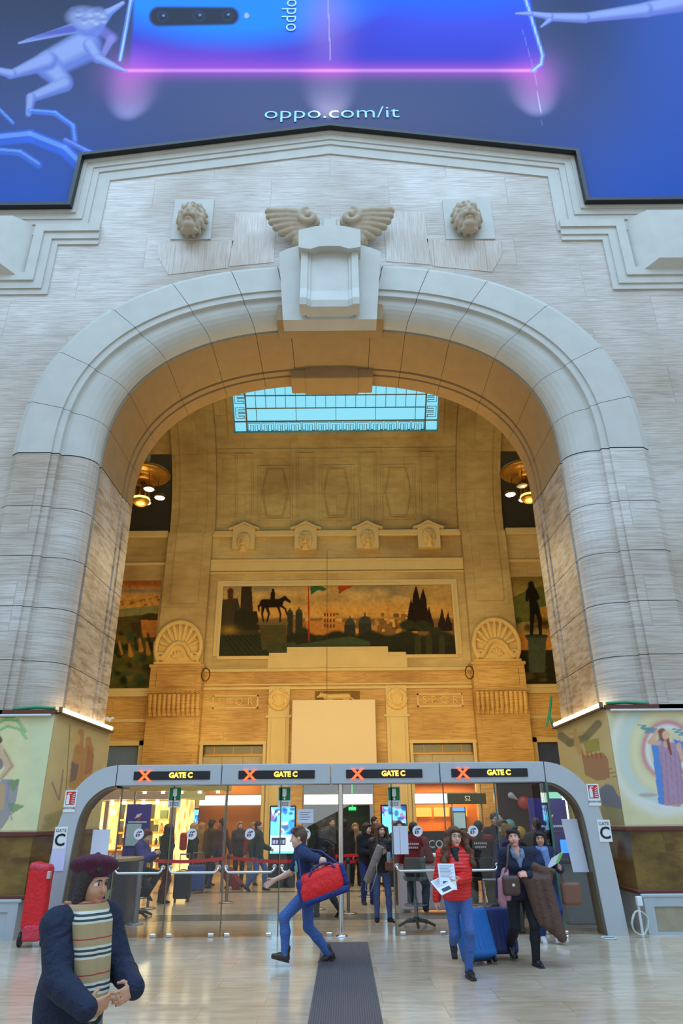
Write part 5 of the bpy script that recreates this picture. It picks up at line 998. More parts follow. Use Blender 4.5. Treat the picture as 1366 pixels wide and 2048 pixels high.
t = bpy.data.objects['cafe_counter']; MB().box((0.40, 0.185, 1.95), (0.9, 0.199, 2.1)).build('fridge_header', emit('fridge_blue', (70, 130, 255), 2.0), t); MB().box((0.42, 0.185, 1.3), (0.9, 0.199, 1.9)).build('fridge_door', emit('fridge_shelf_light', (150, 190, 196), 0.7), t)
o = MB().prism([(-1.3, 1.4), (1.3, 2.6), (1.3, 0.0), (-1.3, 0.0)], 31.0, 31.8).build('escalator_balustrade', mat('dark_green_glass_panel', (34, 52, 54), 0.2)); tag(o, 'dark sloping escalator side seen through the central portal', 'escalator')
o = MB().box((0.42, 30.75, 2.02), (0.72, 30.82, 2.14)).tube([(0.57, 30.8, 2.14), (0.57, 30.8, 5.4)], 0.01, 5).build('green_signal', emit('signal_green', (40, 230, 90), 3.0)); tag(o, 'small lit green signal above the escalator', 'light')
o = MB().box((5.05 - 0.9, 28.0, 2.18), (5.05 + 0.55, 28.2, 2.55), bev=0.01).build('hanging_sign', mat('dark_green_board', (30, 46, 44), 0.4)); tag(o, 'dark hanging kiosk sign in front of the right lit sign', 'sign'); MB().tube([(4.3, 28.1, 2.5), (4.3, 28.1, 0.0)], 0.02, 6).tube([(5.4, 28.1, 2.5), (5.4, 28.1, 0.0)], 0.02, 6).build('rod', grey_m, o)
text('sign_lettering', 'S2', 0.24, white_s, (4.9, 27.99, 2.37), o)
# --- digital advertising screens -----------------------------------------------------------------------
def screen_canvas(seed):
    c = Canvas(-0.34, 0.34, 0.85, 2.05, 60, 100, (96, 190, 240)); r = random.Random(seed)
    for i in range(26): c.ell(r.uniform(-.34, .34), r.uniform(1.35, 2.05), r.uniform(.03, .12), r.uniform(.02, .1), r.choice([(20, 70, 170), (206, 236, 255), (40, 120, 220), (150, 60, 90), (24, 40, 90)]), 0.8, 0.6)
    c.poly([(-.34, .9), (.34, .9), (.34, 1.32), (-.34, 1.32)], (170, 226, 250)); c.poly([(-.30, 1.06), (.1, 1.06), (.1, 1.26), (-.30, 1.26)], (30, 34, 60)); [c.poly([(-.26 + k * .09, 1.1), (-.2 + k * .09, 1.1), (-.2 + k * .09, 1.2), (-.26 + k * .09, 1.2)], (120, 130, 160)) for k in range(4)]
    return c
for i, (px, py, y, lb) in enumerate(((564, 1690, 21.5, 'left of the striding man, between two portals'), (790, 1690, 21.5, 'behind the woman with the rolled mat'), (383, 1690, 26.6, 'at the corner of the gift shop'))):
    x = P(px, py, y).x; t = thing('advertising_screen', 'upright blue lit advertising screen %s' % lb, 'screen', (x, y, 0), 0.0, 'lit advertising screens'); MB().box((-0.38, 0, 0.0), (0.38, 0.16, 2.1), bev=0.02).build('housing', dark_g, t)
    screen_canvas(i).build('display', paint_mat('screen_print', glow=2.2), lambda U, V: np.stack([U, np.full_like(U, -0.006), V], -1), t)
    if i == 2: t.scale = (0.5, 1, 1)
# --- barrier posts with red belts ------------------------------------------------------------------------
belt_m = mat('red_belt_webbing', (206, 28, 26), 0.6); brass_p = mat('brushed_post_metal', (150, 140, 128), 0.3, metal=0.8)
posts = [(-4.05, 17.0), (-2.49, 17.95), (0.30, 15.84), (-0.35, 16.6), (0.75, 19.0)]; plab = ['barrier post at the left, near the high table', 'barrier post between the second and third glass doors', 'barrier post just inside the open passage', 'barrier post half hidden by the striding man', 'barrier post farthest back, right of the centre post']
for (x, y), lb in zip(posts, plab):
    t = thing('barrier_post', 'metal ' + lb, 'barrier post', (x, y, 0), 0, 'queue barrier posts'); MB().lathe([(0.0, 0.0), (0.18, 0.0), (0.18, 0.015), (0.12, 0.035), (0.03, 0.05)], 24).build('base', brass_p, t); MB().tube([(0, 0, 0.04), (0, 0, 0.98)], 0.032, 12).build('post', brass_p, t); MB().lathe([(0.034, 0.90), (0.04, 0.92), (0.04, 1.0), (0.0, 1.01)], 14).build('belt_head', dark_g, t)
def belt(a, b, lab, z=0.93):
    a, b = Vector((a[0], a[1], z)), Vector((b[0], b[1], z)); d = (b - a).normalized(); a += d * 0.05; b -= d * 0.05; n = Vector((-d.y, d.x, 0)) * 0.002; m = MB(); N = 10; v = []
    for k in range(N + 1): p = a.lerp(b, k / N) - Vector((0, 0, 0.05 * math.sin(PI * k / N))); v += [p - n - Vector((0, 0, .035)), p + n - Vector((0, 0, .035)), p + n + Vector((0, 0, .035)), p - n + Vector((0, 0, .035))]
    f = []
    for k in range(N): f += [(k * 4 + e, k * 4 + (e + 1) % 4, k * 4 + 4 + (e + 1) % 4, k * 4 + 4 + e) for e in range(4)]
    m.add(v, f); tag(m.build('barrier_belt', belt_m), lab, 'barrier belt', 'red queue belts')
belt(posts[1], posts[3], 'red belt from the post between the doors to the striding man'); belt(posts[3], posts[2], 'red belt running into the open passage'); belt(posts[0], posts[1], 'red belt from the high table to the post between the doors'); belt(posts[2], posts[4], 'red belt leading away from the passage'); belt((posts[4][0], posts[4][1]), (-0.9, 19.6), 'red belt far behind the centre post')
# --- information desk, totem and high table at the left ------------------------------------------------------
t = thing('information_desk', 'dark curved information desk with wooden top inside the left end', 'desk', (-4.45, 14.72, 0)); q = [(0.62 * math.cos(a), 0.55 * math.sin(a)) for a in np.linspace(-PI, 0, 16)] + [(0.62, 0.5), (-0.62, 0.5)]
MB().prism(q, 0.0, 1.05, axis='z').build('desk_body', mat('dark_blue_grey_panel', (52, 54, 72), 0.4), t); MB().prism([(x * 1.08, y * 1.08) for x, y in q], 1.05, 1.10, axis='z').build('desk_top', mat('pale_wood_top', (178, 150, 116), 0.5), t)
for k, (w_, m_) in enumerate((((0.0, 0.0), logo_d),)): pass
b = MB(); b.prism([(0.30, 0.52), (0.36, 0.60), (0.42, 0.62), (0.38, 0.55), (0.36, 0.46), (0.32, 0.44)], -0.50, -0.46); b.build('desk_mark_green', mat('mark_pale_green', (150, 196, 170), 0.5), t); b = MB(); b.prism([(0.27, 0.22), (0.33, 0.26), (0.37, 0.44), (0.32, 0.43)], -0.50, -0.46); b.build('desk_mark_red', mat('mark_pale_red', (214, 120, 110), 0.5), t)
b = MB(); [b.tube([(0.1 + k * 0.06, -0.4, 1.11), (0.1 + k * 0.06, -0.4, 1.17 + 0.03 * (k % 2))], 0.022, 8) for k in range(7)]; b.build('leaflet_holder', paper, t)
o = MB().tube([(-3.66, 14.62, 0.02), (-3.66, 14.62, 1.05)], 0.05, 12).lathe([(0.16, 0), (0.16, 0.015), (0.05, 0.03)], 18, (-3.66, 14.62, 0)).build('grey_post', grey_m); tag(o, 'grey metal post standing beside the information desk', 'post')
def totem(name, label, loc, w_, z0, z1, rz=0):
    t = thing(name, label, 'banner', loc, rz); MB().box((-w_, 0, z0), (w_, 0.05, z1), bev=0.01).build('printed_panel', violet, t); MB().box((-w_ * 0.8, 0.0, 0.0), (w_ * 0.8, 0.05, z0)).box((-w_ * 0.9, -0.15, 0.0), (w_ * 0.9, 0.2, 0.03)).build('stand', dark_g, t)
    zc = z0 + (z1 - z0) * 0.74; b = MB(); b.prism([(-0.07, zc), (-0.02, zc + 0.09), (0.09, zc + 0.11), (0.05, zc + 0.05), (0.0, zc + 0.02)], -0.012, -0.004); b.build('pale_mark', white_s, t); b = MB(); b.prism([(0.02, zc + 0.03), (0.07, zc + 0.06), (0.04, zc - 0.06), (-0.04, zc - 0.08), (0.0, zc - 0.02)], -0.012, -0.004); b.build('red_mark', logo_r, t); return t
tt = totem('violet_totem', 'violet information totem behind the hanging paper at the left end', (-4.32, 16.5, 0), 0.27, 0.95, 2.08); MB().box((-0.22, -0.03, 1.25), (0.10, -0.012, 1.68)).build('pinned_sheet', mat('pale_green_sheet', (196, 214, 208), 0.6), tt); b = MB(); [b.box((-0.2 + k * 0.041, -0.014, 1.70), (-0.168 + k * 0.041, -0.004, 1.735)) for k in range(10)]; b.build('printed_line', white_s, tt)
tt = totem('violet_banner', 'violet standing banner with a two-tone mark at the right end', (4.42, 15.3, 0), 0.40, 0.5, 2.10); b = MB(); [b.box((-0.3 + k * 0.04, -0.014, 1.56), (-0.27 + k * 0.04, -0.004, 1.60)) for k in range(15)]; b.build('printed_line', white_s, tt); b = MB(); b.box((-0.3, -0.014, 1.47), (0.2, -0.004, 1.485)); b.build('red_rule', logo_r, tt); b = MB(); [b.box((-0.28 + k * 0.055, -0.014, 0.95), (-0.24 + k * 0.055, -0.004, 1.0)) for k in range(8)]; b.build('printed_footer', white_s, tt)
o = MB().box((4.28, 15.05, 0.0), (4.36, 15.13, 2.28), bev=0.01).box((4.2, 14.95, 0), (4.46, 15.22, 0.03)).build('upright_pole', mat('pale_pole', (196, 186, 172), 0.5)); tag(o, 'pale square pole in front of the violet banner', 'post')
o = MB().box((4.58, 14.75, 2.06), (4.72, 14.8, 2.28), bev=0.005).tube([(4.65, 14.775, 2.28), (4.65, 14.775, 0.0)], 0.015, 6).build('lit_panel_lamp', emit('mint_lamp', (206, 255, 230), 4.0)); tag(o, 'small mint-lit lamp panel above the violet banner', 'lamp')
def star_base(t, m, r=0.34, z=0.10):
    b = MB()
    for k in range(5): a = PI * 2 * k / 5 + 0.3; b.tube([(0, 0, z), (r * 0.55 * math.cos(a), r * 0.55 * math.sin(a), z - 0.01), (r * math.cos(a), r * math.sin(a), 0.025)], [0.035, 0.028, 0.022], 8)
    b.lathe([(0.0, z + 0.06), (0.05, z + 0.05), (0.06, z - 0.02), (0, z - 0.03)], 14); b.build('star_base', m, t)
bk = mat('black_stool_plastic', (34, 34, 38), 0.45)
def stool(label, x, y, rz, seat_m):
    t = thing('swivel_stool', label, 'stool', (x, y, 0), rz, 'high swivel stools'); star_base(t, bk); MB().tube([(0, 0, 0.1), (0, 0, 0.45), (0, 0, 0.451), (0, 0, 0.72)], [0.035, 0.035, 0.022, 0.022], 12).build('gas_column', grey_m, t); sculpt('seat', [bx((0, 0, 0.76), (0.20, 0.19, 0.035), rr=0.03)], seat_m, 0.015, t); sculpt('backrest', [bx((0, 0.20, 0.98), (0.19, 0.03, 0.13), rr=0.03), rc((0, 0.18, 0.76), (0, 0.21, 0.95), 0.02, 0.02)], seat_m, 0.015, t); MB().tube([(0.2 * math.cos(a), 0.2 * math.sin(a), 0.34) for a in np.linspace(0, 2 * PI, 17)], 0.012, 6).tube([(-0.2, 0, 0.34), (0.2, 0, 0.34)], 0.010, 6).build('foot_ring', grey_m, t)
stool('black swivel stool under the woman in the violet-blue coat', -3.93, 15.62, PI / 2, bk); stool('grey swivel stool under the staff member in dark red', 1.50, 14.05, PI, mat('grey_green_seat', (96, 104, 98), 0.6)); stool('dark swivel stool under the staff member in black and red', 2.72, 14.0, PI, bk)
# --- help counter and kiosks at the right ------------------------------------------------------------------------
t = thing('help_counter', 'help counter with pale pink panels and a white top behind the red jacket', 'counter', (2.1, 15.9, 0)); MB().box((-0.75, 0, 0.05), (0.75, 0.5, 1.0), bev=0.02).build('counter_body', mat('pale_pink_panel', (196, 168, 168), 0.5), t); MB().box((-0.8, -0.08, 1.0), (0.8, 0.55, 1.06), bev=0.015).build('counter_top', white_s, t); MB().box((-0.78, -0.06, 0.93), (0.78, -0.01, 0.99)).build('orange_trim', mat('orange_trim', (226, 110, 50), 0.5), t)
o = MB().box((1.6, 18.3, 0.85), (3.2, 18.36, 1.45)).box((1.65, 18.31, 0), (1.71, 18.35, 0.9)).box((3.1, 18.31, 0), (3.16, 18.35, 0.9)).build('dark_sign_board', mat('fridge_black', (30, 30, 36))); tag(o, 'dark board with large white letters behind the help counter', 'sign'); text('board_lettering', 'DA COLIC', 0.24, white_s, (2.4, 18.29, 1.16), o)
o = MB().lathe([(0.0, 0), (0.035, 0), (0.035, 0.14), (0.015, 0.18), (0.015, 0.22), (0, 0.22)], 12, (1.75, 16.05, 1.06)).build('water_bottle', mat('clear_bottle', (206, 214, 220), 0.1)); tag(o, 'small clear bottle on the help counter', 'bottle')
t = thing('candy_kiosk', 'dark brown kiosk wall decorated with giant sweets at the right end', 'kiosk', (4.6, 17.6, 0)); MB().box((-0.72, 0, 0), (0.95, 0.1, 2.72)).build('kiosk_wall', dark_brown, t); MB().box((-0.85, -0.3, 2.6), (1.0, 0.1, 2.72)).build('kiosk_canopy', mat('kiosk_canopy_wood', (150, 110, 60)), t)
for x, z, r, m_ in ((-0.14, 2.05, 0.15, mat('sweet_red', (206, 66, 40), 0.4, var=0.4, scale=16)), (-0.52, 1.58, 0.13, mat('sweet_teal', (110, 170, 160), 0.4)), (-0.30, 1.42, 0.14, mat('sweet_yellow', (206, 166, 60), 0.4)), (0.78, 2.05, 0.14, mat('sweet_ochre', (176, 130, 60), 0.4)), (0.74, 1.55, 0.15, mat('sweet_amber', (150, 100, 44), 0.4))):
    o = sculpt('giant_sweet', [el((x, -0.12, z), (r, 0.11, r), k=0.01)], m_, 0.02, t); sculpt('wrapper_twist', [rc((x - r * 0.9 * sg, -0.12, z + r * 0.45), (x - r * 1.9 * sg, -0.12, z + r * 1.1), 0.015, 0.075, k=0.01) for sg in (1,)] + [rc((x + r * 0.9, -0.12, z - r * 0.3), (x + r * 1.7, -0.12, z - r * 0.9), 0.015, 0.06, k=0.01)], mat('wrapper_print', (206, 200, 190), 0.5, var=0.6, scale=20), 0.02, o)
t = thing('service_counter', 'grey service counter with a dark top and blue monitor at the right end', 'counter', (4.55, 14.1, 0)); MB().box((-0.33, 0, 0), (0.42, 0.5, 0.98), bev=0.02).build('counter_body', mat('blue_grey_panel', (130, 138, 146), 0.5), t); MB().box((-0.4, -0.06, 0.98), (0.45, 0.55, 1.03), bev=0.01).build('counter_top', dark_g, t); MB().box((-0.30, 0.1, 1.12), (0.06, 0.14, 1.38), bev=0.008).box((-0.14, 0.12, 1.03), (-0.10, 0.16, 1.14)).build('monitor', dark_g, t); MB().box((-0.285, 0.094, 1.14), (0.045, 0.10, 1.365)).build('monitor_screen', emit('monitor_blue', (40, 110, 255), 2.2), t)
o = MB().lathe([(0, 0), (0.03, 0), (0.035, 0.2), (0.015, 0.26), (0.015, 0.32), (0, 0.32)], 12, (4.85, 14.25, 1.03)).build('spray_bottle', mat('pink_bottle', (206, 130, 130), 0.3)); tag(o, 'small pink bottle on the service counter', 'bottle')
o = MB().box((4.45, 15.75, 1.85), (4.98, 15.8, 2.25), bev=0.01).build('wall_screen', dark_g); tag(o, 'mint-lit wall screen near the right pier', 'screen'); MB().box((4.47, 15.738, 1.87), (4.96, 15.75, 2.23)).build('screen_face', emit('mint_screen', (150, 226, 190), 0.9), o); MB().box((4.66, 15.80, 2.0), (4.74, 16.1, 2.08)).box((4.7, 16.0, 2.0), (5.06, 16.1, 2.08)).build('bracket', grey_m, o)
# canopy with small lamps above the left queue
t = thing('lamp_canopy', 'yellow-lit canopy rail with small lamps above the left doors', 'canopy', (-3.9, 20.0, 0)); MB().box((-1.7, 0, 2.46), (1.0, 0.5, 2.62), bev=0.01).build('canopy_board', mat('canopy_yellow', (206, 180, 96), 0.5), t); MB().tube([(-1.6, 0.3, 2.46), (-1.6, 0.3, 0.0)], 0.03, 8).tube([(0.9, 0.3, 2.46), (0.9, 0.3, 0.0)], 0.03, 8).build('canopy_pole', grey_m, t)
for k in range(5): MB().lathe([(0, 0), (0.05, 0.0), (0.04, 0.05)], 10, (-1.3 + k * 0.5, 0.1, 2.40)).build('canopy_lamp', lampm, t)
# ================================================================== PEOPLE
SKIN = {k: mat('skin_' + k, c, 0.5, var=0.06, scale=14) for k, c in dict(light=(222, 172, 146), tan=(196, 140, 106), rosy=(226, 164, 140)).items()}
LIP = mat('lips', (190, 112, 100), 0.4); EYEW = mat('eye_white', (226, 224, 218), 0.3); IRIS = mat('iris_dark', (44, 34, 30), 0.2)
def V3(*a): return np.array(a, float)
def nrm(v): return v / (np.linalg.norm(v) + 1e-9)
def ik(a, t, l1, l2, pole):
    d = t - a; L = min(np.linalg.norm(d), (l1 + l2) * 0.999); n = nrm(d); t = a + n * L
    x = (l1 * l1 - l2 * l2 + L * L) / (2 * L); h = math.sqrt(max(l1 * l1 - x * x, 0)); p = pole - n * (pole @ n); return a + n * x + nrm(p) * h, t
def hand_prims(w, d, n, side, s, curl=0.35):
    d = nrm(d); n = nrm(n - d * (n @ d)); t = np.cross(d, n) * (-1 if side > 0 else 1); P_ = []
    for off in (0.028, 0.010, -0.009, -0.026): P_.append(rc(w + t * off * 0.6 * s, w + (d * 0.085 + t * off) * s, 0.017 * s, 0.0125 * s, k=0.016 * s, reg='hand'))
    for off, ln, lag in ((0.030, 0.070, 0), (0.010, 0.080, 0.05), (-0.010, 0.074, 0.1), (-0.028, 0.058, 0.18)):
        p = w + (d * 0.088 + t * off) * s; a = (curl + lag * curl) * 0.7
        for i, f in enumerate((0.45, 0.32, 0.25)):
            q = p + (d * math.cos(a) + n * math.sin(a) + t * off * 1.6) * ln * f * s; P_.append(rc(p, q, (0.0098 - i * 0.0007) * s, (0.0091 - i * 0.0007) * s, k=0.004 * s, reg='hand')); p = q; a += curl
    p = w + (d * 0.022 + t * 0.026 + n * 0.006) * s; q = p + nrm(d * 0.62 + t * 0.72 + n * 0.35) * 0.044 * s; r = q + nrm(d * 0.85 + t * 0.25 + n * 0.5) * 0.032 * s
    P_ += [rc(p, q, 0.0145 * s, 0.011 * s, k=0.012 * s, reg='hand'), rc(q, r, 0.0108 * s, 0.009 * s, k=0.004 * s, reg='hand')]
    return P_
def person(label, loc, rz=0.0, H=1.68, male=False, skin='light', lean=0.0, side=0.0, twist=0.0, drop=0.0, hip=(0, 0), head=(0, 0, 0), feet=None, hands=None, top=None, bottom=None, shoes=None, hair=None, res=0.013, wide=1.0, group=None, knees=0.0, extras=None):
    """feet: {side: (x, y, ankle height, toe yaw, toe pitch)}; hands: {side: (x, y, z, finger dir, palm normal, curl)}; local front is -y"""
    s = H / 1.7; t = thing('person', label, 'person', (loc[0], loc[1], loc[2] if len(loc) > 2 else 0), rz, group)
    R = rotm(lean, side, twist); hc = V3(hip[0], hip[1], 0.945 * s - drop)
    T = lambda x, y, z: hc + R @ (V3(x, y, z) * s)
    sw = (0.185 if male else 0.162) * wide; Pm = []; cov = 0.90
    A = Pm.append
    A(el(hc + V3(0, 0.01, -0.02) * s, V3(0.165 * wide, 0.12 * wide, 0.13) * s * cov, k=0.06, reg='hip'))
    A(el(T(0, 0, 0.12), V3(0.135 * wide + (0.015 if male else 0), 0.10 * wide, 0.16) * s * cov, k=0.08, R=R, reg='torso'))
    A(el(T(0, 0.0, 0.31), V3(0.155 * wide + (0.02 if male else 0), 0.11 * wide, 0.17) * s * cov, k=0.08, R=R, reg='torso'))
    if not male:
        for q in (-1, 1): A(el(T(q * 0.068, -0.085, 0.27), V3(0.062, 0.055, 0.062) * s * cov, k=0.05, reg='torso'))
    nb = T(0, 0.012, 0.475); Rh = rotm(head[0], head[1], head[2]); hd = nb + R @ V3(0, -0.012 * s, 0.03 * s) + (Rh @ V3(0, -0.018, 0.125)) * s
    Hd = lambda x, y, z: hd + (Rh @ V3(x, y, z)) * s
    for q in (-1, 1): A(rc(T(q * sw * 0.92, 0.005, 0.425), nb - V3(0, 0, 0.015) * s, 0.062 * s * cov, 0.055 * s * cov, k=0.05, reg='torso'))
    hands = hands or {}; feet = feet or {}; wr = {}
    for q in (-1, 1):
        sh = T(q * sw, 0.005, 0.42); h = hands.get(q, (q * 0.25, 0.0, 0.80 * s)); tg = V3(*h[:3]) if len(h) < 7 or True else None
        el_, w = ik(sh, tg, 0.285 * s, 0.25 * s, V3(q * 0.55, 0.9, -0.35)); wr[q] = (el_, w)
        A(rc(sh, el_, 0.055 * s * cov * wide ** 0.5, 0.044 * s * cov, k=0.045, reg='uarm')); A(rc(el_, el_ + (w - el_) * 0.35, 0.043 * s * cov, 0.042 * s * cov, k=0.03, reg='farm')); A(rc(el_ + (w - el_) * 0.35, w, 0.042 * s * cov, 0.027 * s, k=0.02, reg='farm'))
        d = V3(*h[3]) if len(h) > 3 and h[3] is not None else nrm(w - el_); n = V3(*h[4]) if len(h) > 4 and h[4] is not None else V3(-q, 0.15, 0.0); Pm.extend(hand_prims(w, d, n, q, s, h[5] if len(h) > 5 else 0.4))
    fp = {}
    for q in (-1, 1):
        f = feet.get(q, (q * 0.10, 0.02, 0.075 * s, q * 0.2, 0.0)); hj = hc + V3(q * 0.088 * wide, 0, -0.04) * s; an = V3(*f[:3])
        kn, an = ik(hj, an, 0.43 * s, 0.415 * s, V3(q * (0.08 + knees), -1, 0.0)); fp[q] = (an, f[3], f[4])
        A(rc(hj, kn, 0.088 * s * cov * wide ** 0.5, 0.058 * s * cov, k=0.05, reg='thigh')); m = kn + (an - kn) * 0.4 + V3(0, 0.012, 0) * s
        A(rc(kn, m, 0.056 * s * cov, 0.054 * s * cov, k=0.03, reg='shin')); A(rc(m, an, 0.054 * s * cov, 0.036 * s, k=0.03, reg='shin'))
        Rf = rotm(f[4], 0, f[3]); A(rc(an + Rf @ V3(0, 0.03, -0.035) * s, an + Rf @ V3(0, -0.12, -0.048) * s, 0.032 * s, 0.024 * s, k=0.03, reg='foot'))
    # neck, head, face
    A(rc(nb - V3(0, 0, 0.02) * s, Hd(0, 0.018, -0.07), 0.056 * s, 0.052 * s, k=0.03, reg='neck'))
    A(el(Hd(0, 0.016, 0.026), V3(0.074, 0.092, 0.090) * s, k=0.02, R=Rh, reg='head')); A(el(Hd(0, -0.026, -0.03), V3(0.062, 0.066, 0.080) * s, k=0.03, R=Rh, reg='head')); A(rc(Hd(0, -0.03, -0.07), Hd(0, -0.066, -0.096), (0.046 if male else 0.042) * s, (0.027 if male else 0.021) * s, k=0.03, reg='head'))
    A(rc(Hd(0, -0.088, 0.008), Hd(0, -0.108, -0.030), 0.009 * s, (0.0155 if male else 0.013) * s, k=0.012, reg='head')); A(rc(Hd(-0.04, -0.078, 0.030), Hd(0.04, -0.078, 0.030), (0.013 if male else 0.010) * s, (0.013 if male else 0.010) * s, k=0.02, reg='head'))
    for q in (-1, 1):
        A(el(Hd(q * 0.031, -0.097, 0.008), V3(0.019, 0.02, 0.014) * s, k=0.014, reg='head', op='-')); A(el(Hd(q * 0.031, -0.076, 0.008), V3(0.0125, 0.010, 0.0085) * s, m=2, k=0.003, reg='head')); A(el(Hd(q * 0.031, -0.0825, 0.008), V3(0.0080, 0.0065, 0.0082) * s, m=3, k=0.001, reg='head'))
        A(el(Hd(q * 0.076, 0.012, -0.008), V3(0.011, 0.020, 0.031) * s, k=0.008, R=Rh, reg='head')); A(el(Hd(q * 0.036, -0.062, -0.036), V3(0.026, 0.026, 0.026) * s, k=0.02, reg='head'))
    A(el(Hd(0, -0.087, -0.064), V3(0.020, 0.011, 0.0075) * s, m=1, k=0.006, R=Rh, reg='head'))
    sculpt('body', Pm, [SKIN[skin], LIP, EYEW, IRIS], res, t)
    # clothing grown from the same anatomy
    if bottom:
        m, g = bottom[0], bottom[1]; pr = [p for p in Pm if p['reg'] in ('hip', 'thigh', 'shin')]; cut = bottom[2] if len(bottom) > 2 else 1
        if cut != 1: pr = [p for p in pr if p['reg'] != 'shin']
        sculpt('trousers', [dict(p, m=0) for p in pr] + [el(T(0, 0, 0.05), V3(0.145 * wide, 0.11 * wide, 0.10) * s * cov, k=0.05)], m, res, t, grow=g)
    if top:
        m, g, sl, hem = top[:4]; arms = [dict(p, m=0) for p in Pm if p['reg'] == 'uarm' or (sl == 'long' and p['reg'] == 'farm')]
        if sl == 'short': arms = [dict(p, b=p['a'] + (p['b'] - p['a']) * 0.72) if p['reg'] == 'uarm' else p for p in arms]
        flare = top[4] if len(top) > 4 else 0.0; pr = [dict(p, m=0) for p in Pm if p['reg'] == 'torso']
        vneck = top[5] if len(top) > 5 else 0.0
        if not vneck: pr.append(rc(nb - V3(0, 0, 0.03) * s, nb + R @ V3(0, 0.0, 0.025) * s, 0.060 * s, 0.056 * s, k=0.03))
        pr.append(el(hc + V3(0, 0, 0.04 - hem * 0.5), V3((0.162 + flare) * wide * s, (0.122 + flare) * wide * s, 0.18 + hem * 0.8), k=0.07))
        pr.append(bx(hc + V3(0, 0, -hem - g - 0.5), V3(0.6, 0.6, 0.5), k=0.012, rr=0.001, op='-')); pr += arms
        if vneck: pr.append(rc(T(0, -0.03, 0.50), T(0, -0.15, 0.43 - vneck), 0.062 * s, 0.020 * s, k=0.015, op='-'))
        o = sculpt('jacket' if sl == 'long' else 'shirt', pr, m, res, t, grow=g)
    if shoes:
        m, boot = shoes[0], shoes[1] if len(shoes) > 1 else 0.0; sole = shoes[2] if len(shoes) > 2 else None
        for q in (-1, 1):
            an, yw, pt = fp[q]; Rf = rotm(pt, 0, yw); F = lambda x, y, z: an + Rf @ V3(x, y, z) * s
            pr = [rc(F(0, 0.035, -0.036), F(0, -0.06, -0.034), 0.037 * s, 0.040 * s, k=0.03), rc(F(0, -0.06, -0.040), F(0, -0.145, -0.050), 0.040 * s, 0.026 * s, k=0.03), rc(F(0, 0.012, -0.02), F(0, 0.006, 0.03 + boot), 0.046 * s, 0.047 * s, k=0.03)]
            ft = [bx(F(0, -0.05, -0.11), V3(0.10, 0.22, 0.035) * s, R=Rf, k=0.004, op='-', rr=0.001)]
            sh_ = sculpt('shoe', pr + ft, m, min(res, 0.012), t)
            if sole: sculpt('sole', [bx(F(0, -0.045, -0.070), V3(0.040, 0.122, 0.012) * s, R=Rf, rr=0.01)], sole, min(res, 0.012), sh_)
    if hair:
        m, st = hair[0], hair[1]; rs = min(res, 0.011); pr = []
        capy = el(Hd(0, 0.026, 0.036), V3(0.086, 0.102, 0.096) * s, k=0.02, R=Rh); face = [el(Hd(0, -0.115, -0.035), V3(0.070, 0.075, 0.098) * s, k=0.02, R=Rh, op='-')]
        pr = [capy]; rg = random.Random(len(label))
        if st in ('short', 'crop', 'cap'):
            pr += [rc(Hd(0, 0.07, 0.02), Hd(0, 0.06, -0.06), 0.05 * s, 0.045 * s, k=0.03)]
            if st == 'short' and not male: pr += [rc(Hd(q * 0.068, 0.0, 0.055), Hd(q * 0.078, 0.022, -0.015), 0.026 * s, 0.020 * s, k=0.03) for q in (-1, 1)] + [rc(Hd(-0.06, -0.055, 0.095), Hd(0.03, -0.088, 0.066), 0.028 * s, 0.018 * s, k=0.02)]
            if st == 'short': pr += [el(Hd(rg.uniform(-.06, .06), rg.uniform(-.07, .08), rg.uniform(.08, .125)), V3(0.035, 0.035, 0.02) * s, k=0.03) for _ in range(9)] + [rc(Hd(-0.05, -0.065, 0.085), Hd(0.05, -0.07, 0.08), 0.022 * s, 0.02 * s, k=0.02)]
        elif st == 'bob':
            for q in (-1, 1): pr += [rc(Hd(q * 0.070, 0.0, 0.05), Hd(q * 0.088, 0.005, -0.10), 0.036 * s, 0.034 * s, k=0.03), rc(Hd(q * 0.045, 0.07, 0.03), Hd(q * 0.055, 0.065, -0.12), 0.05 * s, 0.04 * s, k=0.03)]
            pr.append(rc(Hd(-0.04, -0.07, 0.085), Hd(0.05, -0.065, 0.075), 0.026 * s, 0.024 * s, k=0.02))
        elif st in ('long', 'wavy'):
            for q in (-1, 1):
                for k in range(5):
                    x0 = 0.035 + 0.014 * k; y0 = 0.065 - 0.027 * k; p = Hd(q * (x0 + 0.03), y0, 0.04); z = 0.0
                    for j in range(6):
                        z -= 0.055; wv = (0.022 * math.sin(j * 1.9 + k * 2) if st == 'wavy' else 0.004); spread = (0.013 * j if st == 'wavy' else 0.004 * j)
                        n_ = hd + (Rh @ V3(q * (x0 + 0.036 + spread) + wv, y0 - (0.010 * j if k > 2 else 0) + wv * 0.5, 0.04)) * s + V3(0, 0, z * s); r = (0.040 if st == 'wavy' else 0.034) * s * (1 - 0.05 * j); pr.append(rc(p, n_, r, r * 0.95, k=0.012)); p = n_
                        if st == 'wavy' and j > 0: pr.append(el(n_ + V3(rg.uniform(-.035, .035), rg.uniform(-.02, .03), rg.uniform(-.03, .03)), V3(0.030, 0.028, 0.040) * s, k=0.012))
            pr += [rc(Hd(-0.045, -0.074, 0.080), Hd(0.045, -0.074, 0.080), 0.022 * s, 0.022 * s, k=0.02)] if st == 'wavy' else [rc(Hd(0.0, -0.06, 0.10), Hd(q * 0.06, -0.07, 0.06), 0.02 * s, 0.018 * s, k=0.02) for q in (-1, 1)]
        elif st == 'bun': pr += [el(Hd(0, 0.115, 0.07), V3(0.045, 0.045, 0.045) * s, k=0.02), rc(Hd(0, 0.07, 0.02), Hd(0, 0.06, -0.05), 0.05 * s, 0.04 * s, k=0.03)]
